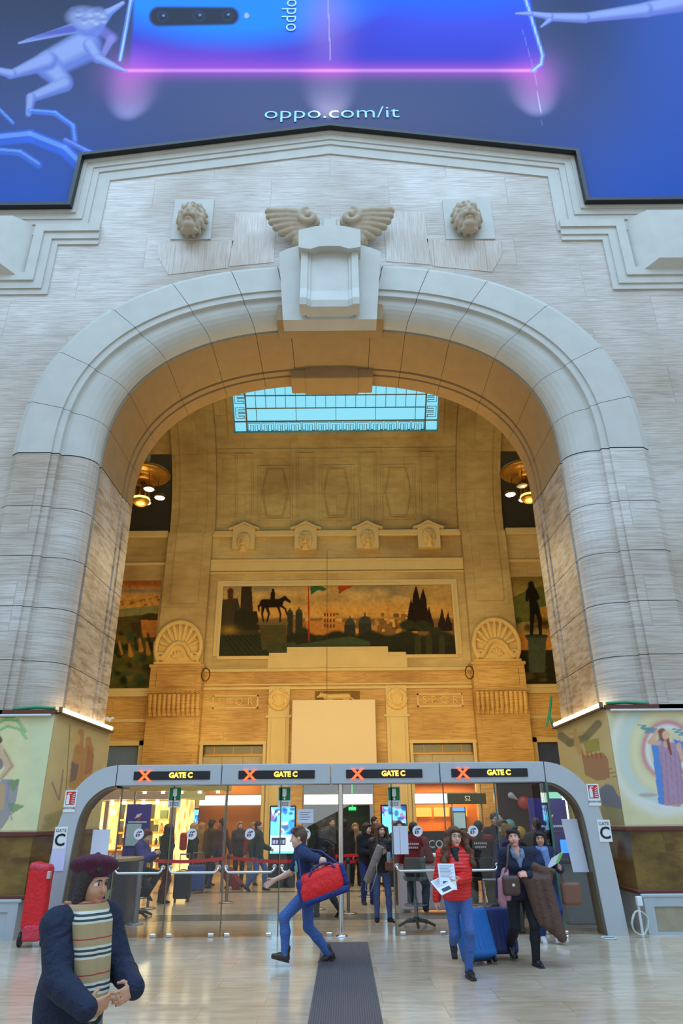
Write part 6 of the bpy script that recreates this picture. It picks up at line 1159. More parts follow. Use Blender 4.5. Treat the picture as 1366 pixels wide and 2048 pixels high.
        bw = MB(); [bw.tube([tuple(Hd(q * 0.017, -0.0925, 0.026)), tuple(Hd(q * 0.033, -0.093, 0.031)), tuple(Hd(q * 0.048, -0.082, 0.026))], [0.0035 * s, 0.0035 * s, 0.002 * s], 6) for q in (-1, 1)]
        if res < 0.0115: bw.build('eyebrows', m, t)
        if st != 'none': sculpt('hair', pr + face, m, rs, t)
    return dict(t=t, T=T, Hd=Hd, wr=wr, s=s, hc=hc, R=R, Rh=Rh, fp=fp, Pm=Pm, nb=nb)
fab = lambda n, c, r=0.85, b=0.25, sc=40: mat(n, c, r, var=0.16, scale=sc, bump=b, wrinkle=0.0 if 'hair' in n or 'shell' in n else 0.45)
denim = fab('blue_denim', (66, 98, 160)); denim_d = fab('dark_denim', (36, 54, 104)); blk = fab('black_cloth', (26, 26, 32)); navy = fab('navy_cloth', (26, 34, 56)); grey_t = fab('grey_trousers', (122, 128, 130)); khaki = fab('olive_grey_trousers', (92, 88, 78))
red_puff = bpy.data.materials.new('red_quilted_nylon'); red_puff.use_nodes = True
_n = red_puff.node_tree; _b = _n.nodes['Principled BSDF']; _b.inputs['Base Color'].default_value = L4((222, 34, 26)); _b.inputs['Roughness'].default_value = 0.42
_t = _n.nodes.new('ShaderNodeTexCoord'); _w = _n.nodes.new('ShaderNodeTexWave'); _w.bands_direction = 'Z'; _w.inputs['Scale'].default_value = 7.5; _w.inputs['Distortion'].default_value = 1.2; _p = _n.nodes.new('ShaderNodeBump'); _p.inputs['Strength'].default_value = 0.35; _p.inputs['Distance'].default_value = 0.03
_n.links.new(_t.outputs['Object'], _w.inputs['Vector']); _n.links.new(_w.outputs['Fac'], _p.inputs['Height']); _n.links.new(_p.outputs[0], _b.inputs['Normal'])
brown_hair = fab('brown_hair', (92, 58, 36), 0.6, 0.6, 60); dark_hair = fab('dark_hair', (44, 32, 28), 0.55, 0.6, 60); black_hair = fab('black_hair', (26, 22, 22), 0.5, 0.5, 60); fair_hair = fab('fair_hair', (176, 140, 92), 0.6, 0.5, 60)
boot_m = mat('black_leather', (28, 28, 32), 0.35, var=0.1); sole_m = mat('pale_rubber', (206, 200, 190), 0.6); dsole = mat('dark_rubber', (44, 40, 38), 0.6); shoe_d = mat('dark_shoe', (40, 36, 36), 0.5)
def at(px, py, z=0.0): return G(px, py, z)
# --- woman in the red jacket ------------------------------------------------------------------
w = person('woman in a red quilted jacket walking with papers in her hand', (1.66, 9.93), 0.05, 1.70, skin='light', lean=0.05, head=(0.02, 0.05, 0.16), drop=0.03, res=0.0085,
    feet={1: (0.06, -0.12, 0.085, 0.12, 0.0), -1: (-0.02, 0.36, 0.30, 0.0, 0.9)}, hands={1: (-0.02, -0.30, 1.06, (-0.9, -0.35, -0.1), (-0.3, 0.3, 0.9), 0.55), -1: (-0.25, 0.12, 0.80, None, None, 0.7)},
    top=(red_puff, 0.028, 'long', 0.07), bottom=(denim, 0.012), shoes=(boot_m, 0.10, dsole), hair=(brown_hair, 'wavy'))
t = w['t']; sculpt('scarf', [rc(w['nb'] + V3(0.07 * math.cos(a), 0.065 * math.sin(a), -0.005 + 0.01 * math.sin(3 * a)), w['nb'] + V3(0.07 * math.cos(a + 0.5), 0.065 * math.sin(a + 0.5), -0.005), 0.036, 0.036, k=0.02) for a in np.arange(0, 6.3, 0.5)] + [rc(w['nb'] + V3(-0.02, -0.08, -0.03), w['nb'] + V3(0.0, -0.115, -0.11), 0.045, 0.03, k=0.03)], fab('dark_green_scarf', (24, 48, 48)), 0.010, t)
gl = MB()
for q in (-1, 1): gl.tube([tuple(w['Hd'](q * 0.031 + 0.024 * math.cos(a), -0.102, 0.008 + 0.019 * math.sin(a))) for a in np.linspace(0, 2 * PI, 15)], 0.0022, 5); gl.tube([tuple(w['Hd'](q * 0.055, -0.102, 0.012)), tuple(w['Hd'](q * 0.078, 0.0, 0.012))], 0.002, 5)
gl.tube([tuple(w['Hd'](-0.008, -0.104, 0.012)), tuple(w['Hd'](0.008, -0.104, 0.012))], 0.002, 5); gl.build('spectacles', mat('thin_spectacle_frame', (150, 140, 136), 0.3, metal=0.6), t)
def world_of(p, q): return p['t'].matrix_basis @ Vector(q)
for p in (w,): p['t'].matrix_basis
def papers(p, side, lab, tilt):
    el_, wv = p['wr'][side]; return None
# printed sheets held by the woman in red
c = Canvas(-0.105, 0.105, -0.15, 0.15, 60, 84, (222, 224, 232)); [c.poly([(-0.085, 0.12 - k * 0.016), (0.085 - (k * 37 % 5) * 0.012, 0.12 - k * 0.016), (0.085 - (k * 37 % 5) * 0.012, 0.128 - k * 0.016), (-0.085, 0.128 - k * 0.016)], (120, 124, 140), 0.8) for k in range(9)]; c.poly([(-0.06, -0.12), (0.05, -0.12), (0.05, -0.05), (-0.06, -0.05)], (78, 80, 96))
pm_ = paint_mat('printed_sheet', 0.7); hold = Vector((1.66, 9.93, 0)) + Vector((-0.14, -0.36, 1.03))
for i, (off, rx, ry, rzz, lab) in enumerate((((-0.02, 0.0, 0.075), -0.35, 0.02, 0.1, 'upright printed sheet in the hand of the woman in red'), ((-0.08, -0.05, -0.01), -1.1, -0.35, 0.2, 'flat printed sheet below the upright one, held by the woman in red'))):
    o = c.build('printed_sheet', pm_, lambda U, V: np.stack([U, np.zeros_like(U), V], -1)); o.location = hold + Vector(off); o.rotation_euler = (rx, ry, rzz); tag(o, lab, 'paper', 'sheets of the woman in red')
    k = MB().box((-0.105, 0.0006, -0.15), (0.105, 0.002, 0.15)).build('sheet_back', paper, o)
# --- rolling suitcases ------------------------------------------------------------------------
def suitcase(label, loc, rz, tilt, size, m, handle=0.42, group='rolling suitcases', tall=True, tubeh=None):
    t = thing('suitcase', label, 'suitcase', loc, rz, group); t.rotation_euler = (tilt, 0, rz); W, D, Hh = size
    sculpt('shell', [bx((0, 0, Hh / 2 + 0.06), (W / 2, D / 2, Hh / 2), rr=0.05)], m, 0.015, t)
    b = MB(); [b.tube([(q * W * 0.28, D / 2 - 0.03, Hh + 0.05), (q * W * 0.28, D / 2 - 0.03, Hh + 0.05 + handle)], 0.010, 6) for q in (-1, 1)]; b.tube([(-W * 0.3, D / 2 - 0.03, Hh + 0.05 + handle), (W * 0.3, D / 2 - 0.03, Hh + 0.05 + handle)], 0.016, 8); b.build('pull_handle', mat('grey_handle', (130, 126, 124), 0.4, metal=0.4), t)
    for q in (-1, 1):
        for f in (-1, 1): MB().tube([(q * W * 0.38 - 0.015, f * D * 0.3, 0.035), (q * W * 0.38 + 0.015, f * D * 0.3, 0.035)], 0.035, 12).build('wheel', mat('black_wheel', (24, 24, 26), 0.5), t)
    b = MB(); [b.box((-W / 2 + 0.05 + k * (W - 0.1) / 5 - 0.006, -D / 2 - 0.006, 0.14), (-W / 2 + 0.05 + k * (W - 0.1) / 5 + 0.006, -D / 2 + 0.004, Hh - 0.02), bev=0.003) for k in range(6)]; b.build('ribs', m, t)
    MB().tube([(-0.07, -0.02, Hh + 0.06), (-0.06, -0.02, Hh + 0.085), (0.06, -0.02, Hh + 0.085), (0.07, -0.02, Hh + 0.06)], 0.011, 6).build('carry_handle', mat('black_wheel', (24, 24, 26), 0.5), t); return t
suitcase('bright blue suitcase pulled behind the woman in red', (2.02, 10.62, 0), 0.35, -0.42, (0.44, 0.27, 0.60), fab('bright_blue_shell', (22, 98, 168), 0.5, 0.1, 20), 0.45)
# --- older woman with coat over her arm -------------------------------------------------------
w = person('older woman in a navy sweater carrying a brown coat and suitcase', (2.60, 10.60), 0.10, 1.66, skin='rosy', wide=1.08, lean=0.04, head=(-0.06, -0.05, -0.35), drop=0.03, res=0.0085,
    feet={1: (0.10, -0.12, 0.08, 0.15, 0.05), -1: (-0.10, 0.28, 0.20, -0.1, 0.6)}, hands={1: (0.06, -0.30, 1.06, (-0.95, -0.2, 0.15), (0.1, 0.8, -0.5), 0.5), -1: (-0.27, 0.05, 0.76, (-0.05, 0.1, -1), (1, 0, 0), 0.9)},
    top=(navy, 0.022, 'long', 0.12, 0.0, 0.13), bottom=(blk, 0.016), shoes=(boot_m, 0.05, dsole), hair=(dark_hair, 'short'))
t = w['t']; T = w['T']
sculpt('shirt_front', [rc(T(-0.05, -0.135, 0.42), T(0, -0.155, 0.27), 0.030, 0.012, k=0.03), rc(T(0.05, -0.13, 0.42), T(0, -0.155, 0.27), 0.030, 0.012, k=0.03), rc(T(-0.07, -0.06, 0.47), T(-0.06, -0.12, 0.40), 0.028, 0.03, k=0.02), rc(T(0.07, -0.06, 0.47), T(0.06, -0.12, 0.40), 0.028, 0.03, k=0.02)], fab('striped_blouse', (112, 128, 150)), 0.010, t)
cm = fab('brown_coat_cloth', (92, 66, 54), 0.85, 0.2, 18); L = (2.60, 10.60)
co = thing('draped_coat', 'brown coat hanging over the arm of the older woman', 'coat', (L[0] + 0.14, L[1] - 0.30, 0.0))
folds = [rc((-0.02 + k * 0.055, 0.02 - 0.03 * (k % 2), 1.0), (0.06 + k * 0.062, 0.05 - 0.04 * (k % 2), 0.52 - 0.045 * k), 0.045, 0.055, k=0.022) for k in range(5)]
sculpt('coat_cloth', folds + [rc((-0.10, 0.06, 1.02), (0.22, 0.10, 1.03), 0.065, 0.07, k=0.04), rc((0.06, 0.10, 1.13), (0.30, 0.06, 1.10), 0.055, 0.035, k=0.03), rc((0.22, 0.08, 1.05), (0.06, 0.08, 1.16), 0.05, 0.05, k=0.03), rc((-0.06, 0.06, 0.98), (0.04, 0.08, 0.62), 0.06, 0.07, k=0.04), rc((0.16, 0.07, 0.6), (0.30, 0.08, 0.34), 0.09, 0.05, k=0.05)], cm, 0.012, co)
bg = thing('shoulder_bag', 'dark brown shoulder bag at the hip of the older woman', 'bag', (L[0] - 0.16, L[1] - 0.28, 0.0)); lm = mat('dark_brown_leather', (78, 54, 46), 0.5, var=0.1)
sculpt('bag_body', [bx((0, 0, 0.94), (0.12, 0.06, 0.12), rr=0.05)], lm, 0.012, bg); MB().tube([(-0.08, 0.0, 1.05), (-0.02, 0.0, 1.2), (0.02, 0.02, 1.42), (0.10, 0.16, 1.44)], 0.014, 6).build('strap', lm, bg); MB().disc((0.02, 0.95), 0.02, -0.068, -0.06, 12).build('clasp', chrome, bg)
sculpt_scarf = thing('pink_scarf', 'mauve patterned scarf hanging from the bag of the older woman', 'scarf', (L[0] - 0.27, L[1] - 0.20, 0.0))
sculpt('scarf_cloth', [rc((0.06, -0.03, 1.10), (0.0, -0.04, 0.92), 0.05, 0.055, k=0.02), rc((0.0, -0.04, 0.92), (-0.01, -0.03, 0.72), 0.05, 0.05, k=0.02), rc((0.06, -0.07, 1.06), (0.06, -0.06, 0.80), 0.04, 0.045, k=0.012), rc((-0.03, -0.08, 1.0), (-0.04, -0.06, 0.76), 0.035, 0.035, k=0.012)], mat('mauve_pattern_cloth', (172, 122, 134), 0.85, var=0.45, scale=34), 0.012, sculpt_scarf)
suitcase('navy blue suitcase pulled by the older woman with the coat', (2.38, 10.98, 0), 0.1, -0.18, (0.42, 0.26, 0.56), fab('navy_shell', (30, 44, 96), 0.5, 0.1, 20), 0.36)
# --- woman with the patterned scarf behind her -------------------------------------------------
w = person('woman in a dark jacket and patterned scarf holding a leaflet', (3.36, 12.16), 0.15, 1.58, skin='tan', head=(0.04, 0.0, -0.35), lean=0.03, drop=0.02, res=0.011,
    feet={1: (0.10, -0.08, 0.10, 0.5, -0.2), -1: (-0.08, 0.12, 0.10, 0.0, 0.3)}, hands={1: (0.16, -0.30, 1.02, (-0.3, -0.8, 0.3), (-0.8, 0.2, 0.2), 0.5), -1: (-0.2, -0.05, 0.8)}, top=(fab('dark_blue_jacket', (36, 42, 74)), 0.026, 'long', 0.14), bottom=(denim_d, 0.014), shoes=(mat('white_trainer', (222, 214, 224), 0.6), 0.0, sole_m), hair=(black_hair, 'bob'))
t = w['t']; sculpt('scarf', [rc(w['nb'] + V3(0.08 * math.cos(a), 0.07 * math.sin(a), 0.0), w['nb'] + V3(0.08 * math.cos(a + 0.6), 0.07 * math.sin(a + 0.6), 0.0), 0.04, 0.04, k=0.02) for a in np.arange(0, 6.3, 0.6)] + [rc(w['nb'] + V3(0.02, -0.10, -0.04), w['nb'] + V3(0.03, -0.14, -0.24), 0.06, 0.05, k=0.03)], mat('blue_pink_pattern_scarf', (110, 132, 178), 0.8, var=0.7, scale=28), 0.012, t)
for q in (-1, 1): pass
o = MB().prism([(3.32, 1.02), (3.52, 1.12), (3.62, 1.28), (3.42, 1.18)], 11.80, 11.806).build('leaflet', paper); tag(o, 'white and green leaflet in the hand of the woman with the scarf', 'leaflet'); MB().prism([(3.47, 1.10), (3.53, 1.13), (3.62, 1.27), (3.55, 1.24)], 11.795, 11.8).build('green_cover', mat('leaf_green_print', (120, 190, 84), 0.6), o)
bg = thing('handbag', 'brown handbag hanging beside the woman with the patterned scarf', 'bag', (3.72, 12.02, 0.0)); lm2 = mat('tan_brown_leather', (126, 82, 62), 0.5, var=0.12)
sculpt('bag_body', [bx((0, 0, 0.68), (0.15, 0.07, 0.16), rr=0.05)], lm2, 0.014, bg); MB().tube([(-0.1, 0, 0.82), (-0.12, 0.02, 1.0), (-0.2, 0.1, 1.3)], 0.012, 6).build('strap', lm2, bg)
# --- striding man with the duffel bag ------------------------------------------------------------
tee = fab('navy_t_shirt', (34, 50, 88))
w = person('man in a navy t-shirt striding left with a red and blue duffel bag', (-0.28, 10.75), -PI / 2 + 0.12, 1.74, male=True, skin='light', lean=0.22, head=(0.12, 0, -0.1), drop=0.07, res=0.0085, twist=0.15,
    feet={1: (0.10, -0.30, 0.14, 0.0, -0.25), -1: (-0.10, 0.30, 0.10, 0.0, 0.35)}, hands={-1: (-0.26, -0.46, 0.98, (0, -0.8, -0.5), (1, 0, 0.1), 0.35), 1: (0.24, 0.12, 1.02, (0.1, 0.9, -0.4), (-0.8, 0, -0.5), 0.5)},
    top=(tee, 0.02, 'short', 0.12), bottom=(denim, 0.016), shoes=(mat('dark_brown_boot', (58, 42, 34), 0.5), 0.04, dsole), hair=(fab('mid_brown_hair', (96, 68, 46), 0.6, 0.6, 60), 'short'))
T = w['T']; sculpt('shirt_print', [el(T(0.10, -0.118, 0.30), (0.05, 0.012, 0.075), R=w['R'], k=0.01), el(T(0.03, -0.125, 0.26), (0.07, 0.012, 0.05), R=w['R'], k=0.01)], mat('pale_green_print', (112, 170, 150), 0.7), 0.008, w['t'])
du = thing('duffel_bag', 'red duffel bag with navy ends carried by the striding man', 'bag', (-0.06, 10.40, 0.99)); du.rotation_euler = (0, -0.30, 0.05)
rdm = fab('red_duffel_cloth', (224, 24, 22), 0.6, 0.15, 14); nvm = fab('navy_duffel_cloth', (24, 42, 110), 0.6, 0.15, 14)
sculpt('bag_body', [bx((0.0, 0, 0.02), (0.29, 0.13, 0.15), rr=0.09), bx((-0.05, 0, -0.06), (0.29, 0.13, 0.11), rr=0.07, k=0.06)], rdm, 0.014, du)
sculpt('base_panel', [bx((0.0, 0, -0.155), (0.315, 0.135, 0.045), rr=0.035)], nvm, 0.014, du); sculpt('end_panel', [bx((-0.305, 0, -0.01), (0.05, 0.115, 0.14), rr=0.05)], nvm, 0.014, du); sculpt('end_panel', [bx((0.295, 0, 0.01), (0.04, 0.115, 0.14), rr=0.04)], nvm, 0.014, du)
b = MB(); b.tube([(-0.16, -0.12, 0.13), (-0.10, -0.09, 0.20), (0.05, -0.03, 0.22), (0.16, -0.09, 0.20), (0.2, -0.12, 0.13)], 0.014, 8); b.tube([(-0.27, 0.02, 0.12), (-0.24, 0.12, 0.34), (-0.14, 0.2, 0.46), (0.08, 0.2, 0.36), (0.28, 0.08, 0.12)], 0.014, 8); b.build('strap', nvm, du)
# --- passer-by in the left foreground ---------------------------------------------------------------
w = person('person in a wine beret, checked scarf and dark coat in the foreground', (-1.26, 4.45), 0.95, 1.58, skin='tan', wide=1.10, lean=0.06, head=(0.10, 0.0, 0.15), res=0.0085,
    feet={1: (0.10, -0.12, 0.08, 0.0, 0), -1: (-0.10, 0.16, 0.10, 0, 0.3)}, hands={1: (0.14, -0.34, 0.97, (-0.9, -0.25, -0.2), (-0.1, 0.9, -0.2), 0.5), -1: (-0.15, -0.34, 0.93, (0.9, -0.3, 0.1), (0.1, 0.9, 0.2), 0.5)},
    top=(navy, 0.032, 'long', 0.06), bottom=(grey_t, 0.02), shoes=(shoe_d, 0.0, dsole), hair=(dark_hair, 'bob'))
t = w['t']; nb = w['nb']
sc_m = bpy.data.materials.new('checked_wool_scarf'); sc_m.use_nodes = True; _n = sc_m.node_tree; _b = _n.nodes['Principled BSDF']; _b.inputs['Roughness'].default_value = 0.9
_t = _n.nodes.new('ShaderNodeTexCoord'); _s = _n.nodes.new('ShaderNodeSeparateXYZ'); _n.links.new(_t.outputs['Object'], _s.inputs[0]); _m = _n.nodes.new('ShaderNodeMath'); _m.operation = 'MULTIPLY_ADD'; _m.inputs[1].default_value = 6.2; _m.inputs[2].default_value = 0.42; _n.links.new(_s.outputs['Z'], _m.inputs[0]); _f = _n.nodes.new('ShaderNodeMath'); _f.operation = 'FRACT'; _n.links.new(_m.outputs[0], _f.inputs[0])
_r = _n.nodes.new('ShaderNodeValToRGB'); _r.color_ramp.interpolation = 'CONSTANT'; _n.links.new(_f.outputs[0], _r.inputs[0]); _e = _r.color_ramp.elements; _e[0].color = L4((172, 146, 104)); _e[1].position = 0.34; _e[1].color = L4((206, 204, 184))
for pos, c4 in ((0.41, (58, 66, 66)), (0.48, (206, 204, 184)), (0.55, (58, 66, 66)), (0.62, (206, 204, 184)), (0.69, (172, 146, 104)), (0.88, (176, 60, 44)), (0.92, (172, 146, 104))): _x = _e.new(pos); _x.color = L4(c4)
_n.links.new(_r.outputs[0], _b.inputs['Base Color'])
sculpt('scarf', [rc(nb + V3(0.085 * math.cos(a), 0.08 * math.sin(a), 0.0), nb + V3(0.085 * math.cos(a + 0.5), 0.08 * math.sin(a + 0.5), 0.0), 0.05, 0.05, k=0.03) for a in np.arange(0, 6.3, 0.5)] + [rc(nb + V3(0.05 - k * 0.035, -0.12 - 0.01 * (k % 2), -0.04), nb + V3(0.05 - k * 0.03, -0.185 - 0.015 * (k % 2), -0.40 - 0.03 * (k % 3)), 0.050, 0.036, k=0.012) for k in range(5)], sc_m, 0.011, t)
bm_ = fab('wine_felt', (78, 26, 48)); Hd = w['Hd']
sculpt('beret', [el(Hd(0.02, 0.03, 0.095), (0.135, 0.14, 0.052), R=w['Rh'] @ rotm(-0.25, 0.2, 0), k=0.03), el(Hd(0, 0.012, 0.07), (0.088, 0.102, 0.045), R=w['Rh'], k=0.03), rc(Hd(0.02, 0.02, 0.14), Hd(0.022, 0.02, 0.165), 0.008, 0.006)], bm_, 0.009, t)
# --- two women waiting in the passage -------------------------------------------------------------------
w = person('woman with long hair holding a rolled mat in the open passage', (0.92, 14.62), 0.05, 1.66, skin='light', res=0.010, head=(0, 0, 0.5), feet={1: (0.14, -0.06, 0.075, 0.35, 0), -1: (-0.10, -0.04, 0.075, -0.1, 0)}, hands={-1: (-0.02, -0.22, 1.12, (0.6, -0.2, 0.6), (0.3, 0.9, 0), 0.6), 1: (0.16, -0.26, 1.0, (-0.2, -0.8, 0.2), (-0.8, 0, 0.3), 0.6)},
    top=(fab('black_leather_jacket', (36, 32, 34), 0.45), 0.024, 'long', 0.08), bottom=(fab('faded_denim', (84, 106, 152)), 0.008), shoes=(fab('black_canvas_shoe', (36, 36, 42)), 0.0, sole_m), hair=(brown_hair, 'long'))
ym = thing('rolled_mat', 'grey rolled exercise mat held by the woman with long hair', 'mat', (0.78, 14.34, 0.98)); ym.rotation_euler = (0.15, 0.42, 0)
MB().lathe([(0.02, -0.33), (0.075, -0.33), (0.078, -0.32), (0.078, 0.32), (0.075, 0.33), (0.02, 0.33)], 22).build('roll', fab('grey_foam', (150, 136, 132), 0.9), ym); MB().tube([(0.03, -0.08, 0.05), (0.1, -0.13, -0.1), (0.12, -0.12, -0.42), (0.02, -0.1, -0.45), (-0.04, -0.09, -0.25)], 0.006, 5).build('carry_cord', mat('pale_cord', (200, 196, 190), 0.7), ym)
bg = thing('bag', 'small brown bag at the waist of the woman with the rolled mat', 'bag', (1.08, 14.34, 0.0)); sculpt('bag_body', [bx((0, 0, 0.94), (0.10, 0.05, 0.08), rr=0.03)], lm2, 0.012, bg); MB().tube([(-0.05, 0, 1.0), (-0.1, 0.06, 1.3)], 0.008, 5).build('strap', lm2, bg)
ph = MB().box((1.02, 14.26, 1.06), (1.09, 14.272, 1.18), bev=0.005).build('phone', mat('pale_blue_phone', (130, 180, 206), 0.3)); tag(ph, 'pale blue phone in the hand of the woman with the rolled mat', 'phone')
w = person('woman in a black jacket standing with a blue sports bag', (0.72, 17.45), 0.45, 1.66, skin='light', res=0.012, head=(0.18, 0, 0.5), lean=0.04, feet={1: (0.12, -0.05, 0.075, 0.4, 0), -1: (-0.08, 0.0, 0.075, -0.1, 0)}, hands={1: (0.2, -0.22, 1.0), -1: (-0.05, -0.24, 1.05)}, top=(blk, 0.028, 'long', 0.10), bottom=(denim_d, 0.02), shoes=(shoe_d, 0.0), hair=(dark_hair, 'bob'))
bb = thing('sports_bag', 'upright blue sports bag carried by the woman in the black jacket', 'bag', (0.95, 17.1, 0.0)); bb.rotation_euler = (0, 0.08, 0); sculpt('bag_body', [bx((0.02, 0, 1.06), (0.15, 0.10, 0.36), rr=0.07)], fab('royal_blue_cloth', (44, 72, 190), 0.6), 0.016, bb); MB().tube([(-0.09, -0.1, 1.38), (-0.1, -0.12, 1.1), (-0.08, -0.11, 0.8)], 0.012, 6).build('strap', mat('pale_cord', (200, 196, 190), 0.7), bb)
# --- staff and travellers at the right -------------------------------------------------------------------
staff = fab('staff_red_jacket', (122, 26, 28)); vest = fab('staff_dark_jacket', (48, 28, 34)); back_w = mat('back_lettering', (222, 206, 200), 0.6)
def back_marks(p, w_, dz):
    """two short rows of pale printed marks across the shoulders"""
    q = p['T'](0, 0.158, 0.30 + dz); b = MB()
    for r_ in range(2):
        for k in range(7 - r_): b.box((q[0] - w_ / 2 + k * w_ / 7 + r_ * 0.02, q[1] - 0.004, q[2] - r_ * 0.06), (q[0] - w_ / 2 + (k + 0.72) * w_ / 7 + r_ * 0.02, q[1] + 0.006, q[2] + 0.032 - r_ * 0.06))
    b.build('back_print', back_w, p['t'])
stool_h = 0.80
w = person('staff member in a dark red jacket leaning on a stool, lettering on the back', (1.50, 14.02), PI - 0.25, 1.76, male=True, res=0.011, lean=0.2, drop=0.06, feet={1: (0.14, -0.26, 0.38, 0.2, 0), -1: (-0.16, -0.1, 0.30, 0, 0.2)}, hands={1: (0.2, -0.36, 1.02), -1: (-0.2, -0.36, 1.02)}, top=(staff, 0.03, 'long', 0.06), bottom=(grey_t if False else fab('slate_trousers', (70, 76, 84)), 0.02), shoes=(shoe_d, 0.0), hair=(dark_hair, 'crop')); back_marks(w, 0.24, 0.05)
w = person('staff member in a black and red jacket beside the woman in red', (2.72, 13.97), PI - 0.1, 1.76, male=True, res=0.011, lean=0.14, drop=0.05, head=(0.1, 0, 0), feet={1: (0.14, -0.24, 0.36, 0.2, 0), -1: (-0.14, -0.1, 0.28, -0.2, 0)}, hands={1: (0.2, -0.36, 1.04), -1: (-0.2, -0.36, 1.04)}, top=(vest, 0.032, 'long', 0.10), bottom=(khaki, 0.022), shoes=(shoe_d, 0.0), hair=(black_hair, 'crop')); back_marks(w, 0.24, 0.05)
sculpt('shoulder_panel', [rc(w['T'](-0.17, 0.012, 0.435), w['T'](0.17, 0.012, 0.435), 0.064, 0.064, k=0.02)], staff, 0.014, w['t'], grow=0.034)
person('tall dark-haired man in a black jumper facing the gate', (3.42, 15.9), 0.1, 1.84, male=True, skin='tan', res=0.013, head=(0, 0, 0.1), top=(blk, 0.024, 'long', 0.12), bottom=(blk, 0.02), shoes=(shoe_d, 0.0), hair=(black_hair, 'crop'))
person('dark-haired person in a long plum coat turned to the left', (3.42, 14.75), -PI / 2 + 0.5, 1.70, skin='light', res=0.012, head=(0.25, 0, 0), lean=0.1, hands={1: (0.15, -0.25, 1.1), -1: (-0.1, -0.25, 1.1)}, top=(fab('plum_coat_cloth', (88, 40, 62)), 0.035, 'long', 0.34, 0.015), bottom=(fab('charcoal_leggings', (56, 60, 66)), 0.012), shoes=(mat('nude_shoe', (190, 140, 120), 0.5), 0.0), hair=(black_hair, 'short'))
person('person in a blue quilted coat behind the older woman', (3.10, 13.35), PI - 0.4, 1.64, res=0.012, top=(fab('violet_blue_coat', (62, 58, 122)), 0.035, 'long', 0.2), bottom=(blk, 0.02), shoes=(shoe_d, 0.0), hair=(fair_hair, 'short'))
w = person('staff member in a black jacket with white lettering near the banner', (3.93, 14.4), PI + 0.1, 1.74, male=True, res=0.012, hands={1: (0.2, -0.3, 1.05), -1: (-0.2, -0.3, 1.05)}, lean=0.08, top=(blk, 0.03, 'long', 0.10), bottom=(khaki, 0.02), shoes=(shoe_d, 0.0), hair=(dark_hair, 'crop')); back_marks(w, 0.26, 0.05)
person('woman with dark hair behind the help counter', (1.50, 17.4), 0.0, 1.70, res=0.013, top=(fab('dark_grey_top', (48, 50, 58)), 0.024, 'long', 0.1), bottom=(blk, 0.02), shoes=(shoe_d, 0.0), hair=(dark_hair, 'long'))
# --- travellers inside at the left ---------------------------------------------------------------------------
person('woman in a violet-blue coat sitting at the high table', (-3.98, 15.62), PI / 2 - 0.1, 1.64, res=0.012, lean=0.12, drop=0.06, head=(0.3, 0, 0), hands={1: (0.12, -0.34, 1.12), -1: (-0.12, -0.34, 1.12)}, feet={1: (0.10, -0.22, 0.40, 0, 0.5), -1: (-0.10, 0.02, 0.30, 0, 0.6)}, top=(fab('violet_blue_coat', (62, 58, 122)), 0.035, 'long', 0.12), bottom=(blk, 0.02), shoes=(shoe_d, 0.03), hair=(fab('auburn_hair', (88, 44, 40), 0.6, 0.5, 60), 'short'))
person('woman in a dark green parka standing beside a black suitcase', (-3.98, 18.0), 2.2, 1.66, res=0.012, top=(fab('dark_green_parka', (36, 48, 44)), 0.04, 'long', 0.16), bottom=(fab('plum_skirt_cloth', (92, 34, 44)), 0.018), shoes=(shoe_d, 0.16), hair=(dark_hair, 'long'))
suitcase('black suitcase standing beside the woman in the green parka', (-3.60, 18.3, 0), 0.1, 0.0, (0.40, 0.26, 0.58), fab('black_shell', (36, 38, 44), 0.5, 0.1, 20), 0.36)
suitcase('blue suitcase wheeled by the person with the red backpack', (-3.66, 20.2, 0), 0.1, -0.1, (0.46, 0.28, 0.6), fab('mid_blue_shell', (46, 76, 140), 0.5, 0.1, 20), 0.3)
w = person('person in a dark jacket carrying a red backpack', (-3.95, 20.9), 1.9, 1.66, res=0.014, top=(fab('black_green_jacket', (30, 36, 38)), 0.035, 'long', 0.1), bottom=(fab('wine_trousers', (86, 34, 36)), 0.02), shoes=(shoe_d, 0.05), hair=(fair_hair, 'bob'))
bp_ = thing('backpack', 'red backpack on the person in the dark jacket', 'bag', (-3.95, 20.9, 0), 1.9); sculpt('pack_body', [bx((0, 0.26, 1.2), (0.15, 0.09, 0.22), rr=0.06)], fab('red_pack_cloth', (170, 36, 30), 0.6), 0.016, bp_); MB().tube([(0.1, 0.2, 1.4), (0.1, 0.0, 1.48)], 0.014, 6).tube([(-0.1, 0.2, 1.4), (-0.1, 0.0, 1.48)], 0.014, 6).build('strap', blk, bp_)
person('person in a pale fur-trimmed coat in the crowd at the left', (-4.1, 22.8), 2.6, 1.66, res=0.014, top=(fab('beige_fur', (156, 122, 76), 0.95, 0.8, 22), 0.055, 'long', 0.25), bottom=(blk, 0.02), shoes=(shoe_d, 0.0), hair=(fair_hair, 'bob'))
person('man in a brown sweater and jeans walking away with a red suitcase', (-3.27, 21.5), -1.9, 1.80, male=True, skin='tan', res=0.013, feet={1: (0.1, -0.24, 0.085, 0, 0), -1: (-0.1, 0.26, 0.12, 0, 0.5)}, drop=0.03, hands={-1: (-0.28, 0.2, 0.85), 1: (0.25, -0.1, 0.85)}, top=(fab('brown_sweater', (82, 52, 54)), 0.025, 'long', 0.12), bottom=(denim_d, 0.018), shoes=(shoe_d, 0.0), hair=(dark_hair, 'crop'))
suitcase('dark red suitcase tilted behind the man in the brown sweater', (-2.60, 21.2, 0), 1.57, -0.75, (0.40, 0.26, 0.6), fab('dark_red_shell', (130, 36, 40), 0.5, 0.1, 20), 0.4)
